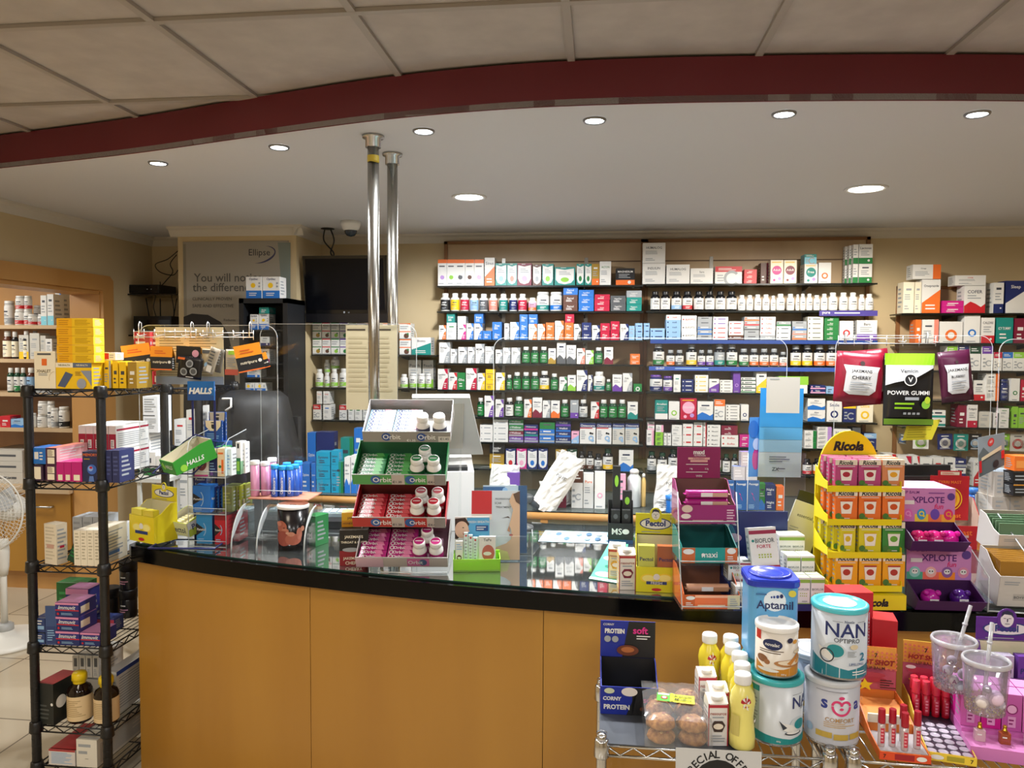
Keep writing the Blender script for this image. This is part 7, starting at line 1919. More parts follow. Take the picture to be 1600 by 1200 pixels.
Pl, wl, hl, tl_ = lipd(1428, 1528, 860, 952, CZ, 'lower pink lip balm dispenser with cartoon chick faces', True, '')
zl = CZ+hl+.001
lipt = 'upper pink lip balm dispenser with colourful swirl pictures, on top of the lower one'
Pu = Vector((Pl.x-.035, Pl.y, zl)); 
_near = near
def near(a, b_, c, d_, z): return (Pu, (1493-1410)*dep(Pl)/F, 92*dep(Pl)/F) if z == zl else _near(a, b_, c, d_, z)
_, wu, hu, tu = lipd(1410, 1493, 768, 860, zl, lipt, False, '')
near = _near
def egg(P, ww, x, c, tagc, label, z):
    q = FRm @ Vector((x*ww, .012, 0)); t = root('lip_balm_egg', (P.x+q.x, P.y+q.y, z+.004), 0, label, 'lip balm', 'egg shaped lip balms'); b = MB(); b.ball((0, 0, .026), .026, M(c, .12), 16, 1, 1, 1.0)
    b.ball((-.016, -.014, .045), .009, M(c, .12), 10); b.ball((.016, -.014, .045), .009, M(c, .12), 10); b.build('shell', t)
    if tagc: b = MB(); b.box(-.012, .012, -.031, -.030, .015, .031, 'W'); b.face([('l', .2, .2, .8, .8, 4, 'K')], (-.012, -.031, .015), (.024, 0, 0), (0, 0, .016)); b.build('price_tag', t)
for i, (x, c, tg) in enumerate(((-.28, 'C8206A', 1), (0.02, 'D0287A', 1), (.3, 'E0209A', 0))): egg(Pu, wu, x, c, tg, f"glossy hot pink lip balm egg, {pos3[i]} in the upper dispenser scoop", zl)
for i, (x, c, tg) in enumerate(((-.22, 'B81E9A', 1), (.24, '4A1A7A', 1))): egg(Pl, wl, x, c, tg, ['magenta lip balm egg in the lower dispenser scoop', 'dark purple lip balm egg in the lower dispenser scoop'][i], CZ)

# red card displays
Pt_, ww, hh = near(1476, 1542, 790, 865, CZ)
Pt_.z = 0
def colr(o, a): return o
t = tray(ww, .14, hh*.5, hh*.6, hh*1.0, 'B81420', 'C9B0A0', [('t', 'mast', .5, .7, .2, 'O', .4), ('e', .35, .3, .16, .12, 'W'), ('r', .3, .5, .6, .6, 'D8B0A0')], card=.0, loc=(Pt_.x+.02, Pt_.y+.06, CZ+.0008), rz=YAW-.1, name='card_display', label='red open card display right of the lip balm dispensers')
q = MB(); b = q; wv = 60*dep(Pt_)/F; hv = 72*dep(Pt_)/F; b.box(-wv/2, wv/2, 0, .003, 0, hv, M('A81420')); b.box(-wv*.3, wv*.3, 0, .003, hv, hv+.02, M('A81420'))
b.face([('t', 'TYRRI MAST', .5, .86, .09, 'O', .6), ('c', .5, .48, .27, 'D8A020'), ('c', .5, .48, .2, 'C8801A'), ('o', .5, .48, .33, .3, 'D8A020'), ('t', 'mast', .65, .1, .08, 'O', .4)], (-wv/2, 0, 0), (wv, 0, 0), (0, 0, hv)); b.face([('r', .1, .2, .9, .8, 'D8C8B0'), ('l', .15, .3, .85, .7, 2, 'R')], (-wv*.3, 0, hv), (wv*.6, 0, 0), (0, 0, .02))
o = b.build('header_card', t, (-.012, .1, hh*.5))

# mountain leaflet and grey price carton stacks
dl = dep(onZ(1550, 850, CZ))
p0, p1, p2, p3 = fp(1530, 746, dl-.02), fp(1569, 727, dl-.0), fp(1570, 676, dl), fp(1528, 684, dl-.02)
sheet([p0, p1, p2, p3], .002, '8A949C', 'leaflet', 'grey mountain road leaflet with round red badge on the right screen', 'leaflet', [('p', [(0, 0), (1, 0), (1, .3), (.7, .5), (.5, .42), (.2, .7), (0, .55)], '5A6468'), ('c', .5, .74, .13, 'C02A30'), ('c', .5, .74, .1, 'D84A4A'), ('t', '60', .5, .75, .06, 'W', .12), ('p', [(.1, .38), (.9, .44), (.9, .54), (.1, .46)], 'D8C8A8'), ('r', 0, .1, .1, .4, 'R'), ('r', .88, .2, 1, .4, 'R'), ('c', .65, .15, .12, '23282C')])
GR = [('l', .1, .1, .3, .9, 5, 'A'), ('r', .48, 0, .5, 1, 'A'), ('l', .6, .1, .8, .9, 5, 'A')]
far(1549, 1606, 776, 818, dl+.0, .1, 'B8B0A8', GR, 'lower grey carton block stacked behind the red card display', name='carton', cat='carton')
far(1541, 1603, 778, 820, dl+.13, .08, 'ADA69E', GR, 'grey carton block set back beside the lower one', name='carton', cat='carton')
far(1553, 1598, 737, 775.6, dl+.0, .1, 'BDB6AE', GR, 'upper grey carton block with pale blue top', name='carton', cat='carton', topc='A9BED4')
far(1585, 1612, 713, 736, dl-.06, .06, 'E8742A', [('r', .1, .2, .7, .7, 'F09A4A')], 'orange carton at the right picture edge above the black one', name='carton', cat='carton')
far(1583, 1612, 737.5, 756, dl-.06, .06, '16161A', [('l', .1, .2, .9, .8, 2, 'A')], 'black carton under the orange one at the right edge', name='carton', cat='carton')
far(1583, 1612, 757, 775, dl-.06, .06, '1A1A1E', [('r', 0, .9, 1, 1, 'D8902A'), ('l', .1, .2, .9, .7, 2, 'A')], 'black and gold carton, lowest under the orange one', name='carton', cat='carton')
t = root('pump_bottle', EYE+ray(1520, 812)*(dl+.25), 0, 'blue plastic bottle standing behind the red card display', 'bottle'); b = MB(); b.lathe([(.025, 0), (.026, .005), (.026, .1), (.02, .11)], M('2A6AC0', .25), 18); b.build('body', t); b = MB(); b.lathe([(.022, .11), (.022, .13), (.018, .135)], M('3A7AD0', .3), 18); b.build('cap', t)
# white boxes with gold sachets in a clear stand
ds = dep(onZ(1570, 952, CZ))
def sach(px0, px1, yt, yb, label, lab2, fill, n, inner, dpt):
    p = EYE+ray((px0+px1)/2, yb)*dpt; s_ = dpt/F; w_ = (px1-px0)*s_; h_ = (yb-yt)*s_
    t = tray(w_, .13, h_*.62, h_*.66, h_*.9, 'CFC9C2', inner, [('r', .3, .2, .7, .42, 'B9B4AE'), ('t', 'BO+VARY', .5, .31, .14, 'D', .36), ('l', .1, .7, .5, .85, 2, 'A')], loc=(p.x, p.y, p.z), rz=YAW-.12, tilt=.15, name='sachet_box', label=label, cat='sachet box')
    for k in range(n):
        b = MB(); yy = .012+k*.1/n; b.ext([(-w_*.44, yy, .005), (w_*.44, yy, .005), (w_*.44, yy+.012, h_*.86), (-w_*.44, yy+.012, h_*.86)], (0, .0035, 0), M(fill, .25)); b.build('sachet', t)
sach(1560, 1632, 868, 948, 'white box of gold sachets on the lowest level of the right clear stand', '', 'A8782A', 14, 'B0A898', ds)
sach(1560, 1632, 812, 872, 'white box of green sachets above the gold sachet box', '', '6A8A6A', 5, 'B0A898', ds+.1)
t = root('clear_stand', onZ(1570, 955, CZ)+Vector((0, 0, .001)), YAW, 'clear tilted acrylic stand at the right end of the counter', 'display stand'); b = MB()
for x in (-.055, .1): b.poly([(x, -.01, 0), (x, .3, 0), (x, .3, .3), (x, -.01, .1)], ACR); b.tube([(x, -.01, .0), (x, -.01, .1), (x, .2, .24)], .002, ACE, 6)
b.build('side_panels', t)
b = MB(); b.box(-.055, .1, -.01, .3, 0, .003, ACR); b.tube([(-.055, -.01, .003), (.1, -.04, .003)], .002, ACE, 6); b.build('base', t)
# ================================================================ chrome wire carts before the counter
ZC = .735
Pf_ = EYE+ray(940, 1160)*1.755; cy0 = Pf_.y; cx0 = Pf_.x; cy1 = cy0+.285
cxa = onY(1297, 1170, cy0).x; cxb = onY(1334, 1170, cy0).x
wire_rack(cx0, cxa, cy0, cy1, [ZC, .3], ZC+.022, CHROME, .0125, 'wire_cart', 'chrome wire cart of baby milk tins and drinks before the counter', .0032, cat='wire cart')
wire_rack(cxb, cxb+.75, cy0, cy1, [ZC, .3], ZC+.022, CHROME, .0125, 'wire_cart', 'chrome wire cart of lip gloss and perfume displays at the right', .0032, cat='wire cart')
a = onY(1168, 1160, cy0).x
b = MB(); b.box(-.005+cx0, a, cy0-.004, cy1-.02, ZC, ZC+.003, noisy('grey_mat', '3A3E44', '4A4E55', (9, 9, 9), .4, 4)); o = b.build('shelf_mat', None, (0, 0, 0)); tag(o, 'dark grey plastic mat lying on the left chrome cart', 'mat')
ZI = ZC+.0035

# SPECIAL OFFER sheet
dS = dep(onY(1120, 1170, cy0-.02)); s_ = dS/F
p0 = fp(1054, 1340, dS); p1 = fp(1190, 1340, dS); p2 = fp(1190, 1175, dS); p3 = fp(1056, 1168, dS)
o = sheet([p0, p1, p2, p3], .0008, 'C9C9C8', 'offer_sign', 'white special offer sheet with black disc clipped to the front of the cart', 'sign', [('e', .48, .64, .3, .25, '17181A'), ('r', .4, .78, .58, .81, 'D8D040')])
U_, V_ = p1-p0, p3-p0; L_u, L_v = U_.length, V_.length; Nn = U_.cross(V_).normalized(); b = MB()
for i, ch in enumerate('SPECIAL OFFER'):
    ang = radians(158-136*i/12); ps, x0, y0, tw, th = textris(ch, .02)
    if not ps: continue
    R = .36*L_u; hgt = .017; f = hgt/.7
    cx_, cz_ = .48*L_u+R*cos(ang), .64*L_v+R*1.05*sin(ang); q = ang-pi/2
    for p in ps:
        pts = []
        for x, y in p: xx, yy = (x-x0-tw/2)*f, (y-.35)*f; pts.append(U_.normalized()*(cx_+xx*cos(q)-yy*sin(q))+V_.normalized()*(cz_+xx*sin(q)+yy*cos(q))+Nn*.0006)
        b.poly(pts, 'K')
b.build('arched_lettering', o)

# protein bar box
Pn = onZ(983, 1117, ZI); sc_ = dep(Pn)/F
t = tray(.142, .105, .07, .075, .105, '1A2C94', '15161A', [('r', .55, 0, 1, 1, '121216'), ('p', [(.55, 0), (.45, 0), (.65, 1), (.55, 1)], '121216'), ('t', 'CORNY', .2, .58, .17, 'W', .32, .1, .04), ('t', 'PROTEIN', .28, .28, .25, 'W', .45, 0, .04), ('t', 'soft', .85, .58, .22, 'D8308A', .26, 0, .03), ('e', .15, .86, .09, .1, 'C9D0B0'), ('e', .5, .85, .14, .16, 'E4DCD4'), ('e', .78, .25, .1, .1, '6A3A24')], card=.095,
    cels=[('r', .52, 0, 1, 1, '16161A'), ('p', [(.4, 0), (.55, 0), (.62, 1), (.52, 1)], '16161A'), ('t', 'CORNY', .15, .9, .1, 'W', .2, .1), ('t', 'PROTEIN', .26, .72, .2, 'W', .36, 0, .05), ('t', 'soft', .73, .76, .2, 'D8308A', .28, 0, .03), ('t', '30%', .14, .52, .09, 'W', .1), ('c', .13, .5, .06, 'A'), ('c', .27, .5, .06, 'A'), ('l', .66, .5, .92, .64, 2, 'W'), ('e', .5, .2, .2, .15, '6A3420'), ('e', .5, .22, .12, .08, 'B0683A')],
    loc=(Pn.x, Pn.y, ZI), rz=YAW-.1, name='bar_box', label='navy and black protein bar box with tall header card on the cart', cat='bar box')
q_ = Matrix.Rotation(YAW-.1, 3, 'Z')
for k in range(2):
    b = MB(); b.tube([(-.058, 0, 0), (-.05, 0, 0), (.05, 0, 0), (.058, 0, 0)], .011, M(['1F3496', '2A3FA8'][k], .25), 8); b.face([('l', .3, 0, .7, 1, 1, 'W')], (-.05, -.0115, -.005), (.1, 0, 0), (0, 0, .01)); v = q_ @ Vector((0, .03+.03*k, 0))
    tag(b.build('protein_bar', None, (Pn.x+v.x, Pn.y+v.y, ZI+.016), YAW-.1), f"navy wrapped bar lying in the protein bar box, {['nearer','farther'][k]} one", 'protein bar')
# packet of cookies
Pn = onZ(1060, 1170, ZI); Pn.z = ZI; cw, cl, chh = .148, .2, .072; rzc = YAW-.12
ck = noisy('cookie_crust', '8A4E20', 'CE9450', (90, 90, 90), .7, 5, bump=1.0)
def cookie(loc, label):
    rnd = random.Random(label); b = MB(); n = 18; R = .033; vs = [(0, 0, .024)]
    for j, (rr, zz) in enumerate(((.35, .024), (.65, .021), (.88, .014), (1, .006), (.95, 0))):
        for k in range(n): a_ = 2*pi*k/n; d = 1+rnd.uniform(-.05, .05); vs.append((R*rr*d*cos(a_), R*rr*d*sin(a_), zz+rnd.uniform(-.0012, .0012)*(j < 4)))
    fs = [(0, 1+k, 1+(k+1) % n) for k in range(n)]+[(1+j*n+k, 1+(j+1)*n+k, 1+(j+1)*n+(k+1) % n, 1+j*n+(k+1) % n) for j in range(4) for k in range(n)]+[tuple(1+4*n+k for k in reversed(range(n)))]
    b.mesh(vs, fs, ck, True)
    for k in range(7): a_ = rnd.uniform(0, 6.28); r_ = rnd.uniform(0, .02); b.ball((r_*cos(a_), r_*sin(a_), .022), .0042, M(['E0B878', 'C88A50', '9A4A2A'][k % 3]), 6, 1.5, 1, .6)
    tag(b.build('cookie', None, loc, rnd.uniform(0, 6)), label, 'cookie', 'nut cookies in the clear packet')
for lay in range(2):
    for i in range(2):
        for j in range(3):
            v = Matrix.Rotation(rzc, 3, 'Z') @ Vector((-.036+.072*i, .035+.066*j, 0)); cookie((Pn.x+v.x, Pn.y+v.y, ZI+.005+.031*lay), f"round nut cookie, {['bottom','top'][lay]} layer, {['front','middle','back'][j]} row {['left','right'][i]}, in the clear packet")
t = root('cookie_packet', (Pn.x, Pn.y, ZI), rzc, 'clear plastic cookie packet with yellow and green price label', 'food packet')
rnd = random.Random(4); b = MB(); nx, ny = 12, 14
def sh(u, v, top): 
    x = (u-.5)*cw*(1.02); y = v*cl; e = min(u, 1-u, v, 1-v)*9; z = chh*(.9+.1*min(1, e))+rnd.uniform(-.0022, .0022) if top else 0
    return (x, y, z)
vs = [sh(i/nx, j/ny, True) for j in range(ny+1) for i in range(nx+1)]
fs = [(j*(nx+1)+i, j*(nx+1)+i+1, (j+1)*(nx+1)+i+1, (j+1)*(nx+1)+i) for j in range(ny) for i in range(nx)]
b.mesh(vs, fs, FILM, True)
for s0, s1 in ((0, 1), (1, 0)): pass
def wallf(P):
    n = len(P); V = []
    for k in range(5): V += [(x*(1+.02*sin(k*1.5)), y, z*k/4+(rnd.uniform(-.002, .002) if 0 < k < 4 else 0)) for x, y, z in P]
    b.mesh(V, [(k*n+i, k*n+i+1, (k+1)*n+i+1, (k+1)*n+i) for k in range(4) for i in range(n-1)], FILM, True)
wallf([vs[i] for i in range(nx+1)]); wallf([vs[ny*(nx+1)+i] for i in range(nx+1)]); wallf([vs[j*(nx+1)] for j in range(ny+1)]); wallf([vs[j*(nx+1)+nx] for j in range(ny+1)])
b.build('film', t)
b = MB(); b.face([('r', 0, 0, 1, 1, 'D8DC3A'), ('r', 0, 0, .35, 1, '5AAA3A'), ('r', .03, .75, .33, .95, 'E4E8E0'), ('c', .2, .42, .09, 'R'), ('c', .2, .42, .06, 'W'), ('r', .36, 0, .44, 1, 'C9B82A'), ('t', 'Kanelli', .7, .68, .3, '5A5A1E', .45, .2), ('t', 'Muffins', .7, .28, .28, '5A5A1E', .45, .2)], (-.045, .075, chh+.003), (.088, -.01, .0), (.004, .04, 0.001)); b.build('price_label', t)

# drink cartons
foodcarton(1106, 1137, 1082, 1166, ZI, 'white drink carton with red edges, front of the pair on the cart', 'E4E0DC', 'B02838', text='resource', dk='3A2A24')
foodcarton(1108, 1138, 1064, 1146, ZI, 'white drink carton with red edges, behind the front one on the cart', 'E4E0DC', 'B02838', dk='3A2A24')
foodcarton(1091, 1119, 1040, 1122, ZI, 'white drink carton with red edges, rearmost and left of the pair', 'E4E0DC', 'B02838', dk='3A2A24')
# yellow drink bottles
names = ['foremost', 'second from the front', 'third from the front', 'fourth from the front', 'rearmost in the right row']
for k, (px, py) in enumerate(((1161, 1052), (1160, 1036), (1156, 1020), (1145, 1007), (1142, 993), (1109, 990))):
    P = onZ(px, py, ZI+.172); t = root('drink_bottle', (P.x, P.y, ZI+.0003), YAW, f"yellow vanilla drink bottle with white cap, {names[k]} of five" if k < 5 else 'yellow vanilla drink bottle with white cap standing apart beside the cartons', 'drink bottle', 'yellow drink bottles')
    yel = M('E4D03A' if k else 'E9DE7A', .25); r = .0285; b = MB()
    b.lathe([(r*.8, 0), (r, .006), (r*1.02, .03), (r*.92, .055), (r*.86, .075), (r*.95, .098), (r, .11), (r*.9, .128), (r*.62, .142), (r*.52, .148), (r*.52, .155)], yel, 26)
    b.wrap([('c', .5, .5, .3, 'B01828')]+[('p', [(.5+.03*cos(a_), .5+.03*sin(a_)), (.5+.24*cos(a_+.25), .5+.5*sin(a_+.25)), (.5+.17*cos(a_-.3), .5+.35*sin(a_-.3))], 'W') for a_ in [i*2*pi/5 for i in range(5)]], r*.97, .095, .135, 80)
    b.wrap([('r', 0, .1, .3, .9, 'C9BC6A'), ('r', .8, .6, 1, .7, 'W')], r*1.0, .03, .09, 150); b.build('body', t)
    b = MB(); b.lathe([(r*.66, .15), (r*.68, .153), (r*.68, .168), (r*.62, .172)], M('W', .35), 24); b.build('cap', t)

# milk powder tins
def tin(P, r, h, z, rz, body, els, lid, label, sq=0, span=170, lidc=None, lh=.012, name='milk_powder_tin', tiltx=0):
    t = root(name, (P.x, P.y, z), rz, label, 'tin'); n = 40
    b = MB(); rim = M('B9B9BC', .25, .9)
    b.lathe([(r*.985, 0, rim), (r, .003, rim), (r*.985, .006, rim), (r*.985, h-lh, M(body, .3))], body, n)
    b.wrap(els, r*.9865, .006, h-lh, span, eps=.00018); b.build('can', t)
    b = MB(); b.lathe([(r*1.01, h-lh), (r*1.02, h-lh+.002), (r*1.02, h-.002), (r*.98, h), (r*.86, h+.001), (r*.84, h-.003), (r*.5, h-.002), (.0005, h-.002)], M(lid, .28), n, cap=False)
    if lidc: b.lathe([(r*.6, h-.0015), (.0005, h-.0012)], M(lidc, .25), 24, cap=False)
    b.build('lid', t); return t
NANE = [('p', [(0, 0), (1, 0), (1, .34), (.8, .2), (.5, .13), (.2, .2), (0, .3)], '1E7C8C'), ('l', .55, .04, .82, .12, 2, 'W'), ('r', .86, .06, 1, .1, 'W'), ('t', 'NAN', .48, .75, .22, '23306A', .6, 0, .01), ('t', 'OPTIPRO', .48, .59, .07, '5A5E66', .4), ('r', .3, .88, .42, .885, '5A5E66'), ('t', 'Nestle', .5, .89, .04, '4A5A7A', .2), ('r', .6, .88, .72, .885, '5A5E66'),
        ('e', .33, .42, .13, .13, 'C9D2D8'), ('e', .34, .42, .1, .1, '1E8A92'), ('p', [(.12, .46), (.26, .4), (.34, .3), (.3, .24), (.18, .3)], 'W'), ('o', .24, .33, .09, .075, '2A3240'), ('e', .56, .5, .05, .04, 'D8C8A8'), ('t', '2', .68, .34, .13, '1E7C9C', .2, 0, .03), ('l', .48, .34, .6, .44, 4, 'A'), ('t', 'LIFELONG', .6, .23, .04, '3A5A8C', .2), ('l', .82, .4, .98, .8, 8, 'B4BCC4'), ('r', .84, .82, .97, .94, 'B9D2D8')]
r = .0625
Pa = onZ(1220, 1168, ZI); Pa.y += r; hT = .152
tin(Pa, r, hT, ZI, YAW-.05, 'D2D6DA', [('r', 0, .06, .2, .95, 'B4C4C8'), ('r', .0, .85, .2, .95, '1E8A8C'), ('l', .02, .1, .19, .8, 12, '8A949A'), ('p', [(0, 0), (1, 0), (1, .16), (.6, .09), (.3, .14), (0, .2)], '1E8C8C'), ('t', '800g', .45, .05, .035, 'W', .15), ('t', 'NAN', .84, .72, .2, '23306A', .5, 0, .01), ('t', 'OPTIPRO', .86, .61, .05, '5A5E66', .3), ('r', .62, .86, .78, .865, '5A5E66'), ('e', .72, .34, .13, .13, 'C9D2D8'), ('e', .74, .34, .09, .09, '1E8A92'), ('p', [(.45, .4), (.62, .34), (.7, .24), (.6, .2), (.5, .26)], 'W'), ('p', [(.45, .42), (.5, .26), (.55, .3)], '2A3240'), ('e', .64, .2, .12, .035, '2A3240'), ('e', .64, .21, .1, .025, 'W')],
    '3AA8AC', 'white and teal baby milk tin, lower left front, carrying the small gold tin', lidc=None)
tin(Vector((Pa.x-.0, Pa.y-.0, 0)), .0485, .118, ZI+hT+.0015, YAW, 'E4DCCF', [('p', [(0, 0), (1, 0), (1, .2), (.8, .24), (.5, .16), (.2, .14), (0, .3)], 'C8862A'), ('e', .32, .72, .16, .13, '1E2A5A'), ('t', 'novalac', .32, .72, .08, 'W', .26, .2, .02), ('r', .0, .78, .12, 1, 'C8382A'), ('l', .1, .5, .6, .6, 2, '6A5A4A'), ('e', .15, .36, .1, .09, '8A5A34'), ('e', .24, .3, .05, .06, 'A06A40'), ('e', .65, .3, .3, .09, 'B07A4A'), ('e', .65, .32, .24, .06, 'E8D8C0'), ('p', [(.55, .3), (.95, .72), (.99, .68), (.62, .26)], 'C8823A'), ('p', [(.7, .34), (.98, .56), (.99, .5), (.75, .28)], 'D8984A'), ('e', .8, .56, .12, .05, 'E4D4B8'), ('e', .6, .84, .05, .06, '2A2A4A'), ('e', .7, .8, .05, .05, 'D89A3A'), ('t', '350 g', .5, .05, .05, 'W', .2), ('e', .25, .12, .18, .04, 'W')],
    'ECEAE6', 'small gold and white cereal tin with white lid on a teal lidded tin')
# tall square blue tin on another
Pq = onZ(1209, 1035, ZI+.157); Pq.y += .06
tin(Pq, .0625, .155, ZI, YAW, 'D2D6DA', [('p', [(0, 0), (1, 0), (1, .16), (0, .2)], '1E8C8C')], '3AA8AC', 'white and teal baby milk tin at the back, under the tall blue tin')
t = root('milk_powder_tin', (Pq.x, Pq.y, ZI+.158), YAW-.12, 'tall light blue rounded tin with dark blue lid, highest on the cart', 'tin')
def rsq(w, c, z): return [(sx*(w-c)+c*cos(a_), sy*(w-c)+c*sin(a_), z) for sx, sy, a0 in ((1, 1, 0), (-1, 1, 90), (-1, -1, 180), (1, -1, 270)) for a_ in [radians(a0+i*18) for i in range(6)]]
def rstack(b, L, m):
    n = 24; V = [p for w, z in L for p in rsq(w, w*.42, z)]
    b.mesh(V, [(k*n+i, k*n+(i+1) % n, (k+1)*n+(i+1) % n, (k+1)*n+i) for k in range(len(L)-1) for i in range(n)]+[tuple(reversed(range(n))), tuple((len(L)-1)*n+i for i in range(n))], m, False)
H = .182; b = MB(); rstack(b, [(.057, 0), (.059, .004), (.059, H)], M('5FA4D4', .3))
b.face([('e', .5, .82, .26, .14, 'E4ECF2'), ('t', 'Aptamil', .5, .75, .15, '1E2A5C', .86, 0, .02), ('e', .42, .87, .02, .015, '23408C'), ('e', .48, .875, .025, .018, '23408C'), ('e', .56, .88, .035, .022, '23408C'), ('e', .65, .89, .04, .028, '1E2A5C'), ('e', .9, .93, .09, .045, 'D8C84A'), ('r', .05, .9, .3, .92, '3A6A9A'), ('l', .1, .05, .9, .4, 6, '4A8CBC')], (-.05, -.0592, .0), (.1, 0, 0), (0, 0, H)); b.build('can', t)
b = MB(); LB_ = M('2338B0', .25); rstack(b, [(.062, H), (.063, H+.003), (.063, H+.014), (.06, H+.018)], LB_); b.lathe([(.052, H+.018), (.052, H+.022), (.045, H+.023), (.04, H+.019), (.0005, H+.019)], LB_, 30, cap=False); b.deco([('o', .5, .5, .4, .38, '1A2A90')], lambda u, v, k: ((u-.5)*.08, (v-.5)*.08, H+.0195+.0002*k), 1); b.build('lid', t)
# comfort tins
r = .061; Ps = onZ(1311, 1170, ZI); Ps.y += r
SMAE = [('t', 's', .3, .7, .16, '2A3A8C', .3, 0, .03), ('t', 'a', .73, .69, .15, '2A3A8C', .3, 0, .03), ('o', .455, .69, .07, .04, 'D83A72', 0, 180), ('o', .565, .69, .07, .04, 'D83A72', 0, 180), ('o', .51, .68, .125, .095, 'D83A72', 180, 360), ('e', .51, .83, .035, .03, 'D83A72'), ('e', .51, .64, .025, .022, 'D83A72'), ('t', 'COMFORT', .5, .44, .075, 'B08A5A', .56), ('l', .3, .3, .7, .4, 3, 'C8A87A'), ('r', .2, .12, .4, .22, 'C8A84A'), ('r', .42, .1, .6, .2, 'C8A84A'), ('r', .62, .11, .8, .21, 'C8A84A'), ('e', .1, .22, .06, .07, '9AB4CC'), ('l', .2, .92, .8, .95, 1, '8A8A94')]+[('e', .9+.03*(k % 2), .2+.1*k, .03, .03, 'B4B4BC') for k in range(7)]
tin(Ps, r, .152, ZI, YAW-.08, 'C4C4CA', SMAE, 'C2C4C8', 'silver comfort baby milk tin with pink heart letter, lower right front')
tin(Vector((Ps.x+.016, Ps.y+.012, 0)), .0625, .166, ZI+.1535, YAW-.05, 'CDD3DA', NANE, '4FC0CC', 'white and teal baby milk tin with number two, on the silver comfort tin', lidc='B9DCE0')
P2 = onZ(1272, 1010, ZI+.155); tin(P2, r, .152, ZI, YAW+.1, 'B4BCCC', SMAE, 'C9CCD0', 'silver comfort baby milk tin standing behind between the two front stacks', lidc='DCE0E4')
# red cartons behind
for k in range(2):
    Pr_ = EYE+ray(1335, 926)*1.98; zt_ = Pr_.z; hh = (zt_-ZI)/2; b = carton(.1, hh*.99, .07, 'B81824', 'li', '', els=[('t', 'CC', .55, .6, .3, 'W', .5)], topc='D02A30')
    tag(b.build('carton', None, (Pr_.x, Pr_.y, ZI+.0005+k*hh), YAW), ['lower red carton hidden behind the number two tin', 'upper red carton with white letters above the number two tin lid'][k], 'carton')
Pr_ = EYE+ray(1383, 970)*1.96
b = carton(.06, Pr_.z-ZI, .07, 'B01420', 'li', '', els=[('l', .1, .1, .9, .3, 2, 'W')], topc='D02A30'); tag(b.build('carton', None, (Pr_.x, Pr_.y, ZI+.0005), YAW-.3), 'plain red carton between the number two tin and the hot lips cards', 'carton')

# ---------------- lip gloss displays
HS = [('r', 0, 0, 1, .5, 'C8607A'), ('r', 0, .5, 1, 1, 'E8A848')]+[('c', .05+.1*i, .55+.09*j, .03, 'D87A5A') for i in range(10) for j in range(5)]+[('t', '7', .5, .86, .1, 'K', .1, 0, .03), ('t', 'HOT SHOT', .5, .7, .14, '8A1A1A', .82, .15, .05), ('t', 'LIP BALM', .5, .57, .07, '4A1A1A', .56), ('e', .4, .4, .32, .07, 'B03A50'), ('e', .45, .3, .3, .06, 'A82A44'), ('l', .6, .1, .95, .32, 4, '2A1A1A'), ('p', [(.1, .2), (.22, .22), (.25, .32), (.32, .22), (.44, .22), (.36, .14), (.4, .04), (.27, .1), (.15, .04), (.2, .13)], 'E8D020'), ('e', .15, .47, .12, .04, 'W')]
def gloss(P, R, x, y, z, cap, body, label, h=.072, r=.0075, g='lip gloss tubes'):
    q = R @ Vector((x, y, 0)); t = root('lip_gloss', (P.x+q.x, P.y+q.y, z), 0, label, 'lip gloss', g)
    b = MB(); b.lathe([(r*.95, 0), (r, .002), (r, h*.6), (r*.6, h*.62)], body, 14); b.wrap([('r', .25, .1, .75, .9, 'C8344A'), ('l', .3, .15, .7, .85, 4, 'E8A0A8')], r+.0003, .004, h*.56, 120); b.build('tube', t)
    b = MB(); b.lathe([(r*1.02, h*.62), (r*1.05, h*.64), (r*.98, h*.99), (r*.9, h)], M(cap, .3), 14); b.build('cap', t)
clr = glassy('gloss_tube', (.98, .86, .86), .55, gloss=(.1, .8))
Pg = onZ(1414, 1190, ZI); rg = YAW-.2
t = tray(.106, .27, .018, .02, .045, 'E8742A', 'F08A3A', [('r', 0, 0, 1, 1, 'D8481E'), ('r', .3, .15, .68, .85, '9A1420'), ('e', .82, .5, .1, .3, 'W'), ('t', '7', .1, .5, .5, 'K', .1)], card=.11, cels=HS, loc=(Pg.x, Pg.y, ZI), rz=rg, name='lip_gloss_display', label='orange lip gloss display tray with four red capped tubes standing in front', cat='display box')
Rg = Matrix.Rotation(rg, 3, 'Z')
b = MB(); b.box(-.05, .05, .01, .1, .003, .016, glassy('tray_insert', (.85, .85, .88), .5)); b.box(-.05, .05, .12, .25, .003, .03, M('F09A50')); b.box(-.05, .03, .112, .118, .03, .05, M('E8E0C8')); b.build('insert', t)
for k, (x, y) in enumerate(((-.042, .03), (-.018, .034), (.004, .02), (.034, .034), (.012, .06))): gloss(Pg, Rg, x, y, ZI+.017, 'A8142A', clr, f"clear lip gloss tube with dark red cap, {['leftmost','second','third','rightmost','fourth, set back'][k]} in the orange tray", .085, .0078)
Pg2 = onZ(1487, 1192, ZI); rg2 = YAW-.3
t = tray(.098, .29, .018, .022, .05, 'D8B83A', 'C8506A', [('r', 0, 0, 1, 1, 'E8C83A'), ('r', .4, .2, .75, .8, 'A89A2A'), ('e', .2, .5, .14, .3, 'W'), ('t', '7', .9, .5, .5, 'K', .1)], card=.115, cels=HS, loc=(Pg2.x, Pg2.y, ZI), rz=rg2, name='lip_gloss_display', label='pink and yellow lip gloss display tray, mostly empty, right of the orange one', cat='display box')
Rg2 = Matrix.Rotation(rg2, 3, 'Z')
b = MB(); b.box(-.047, .047, .005, .28, .003, .012, M('3A3440', .3))
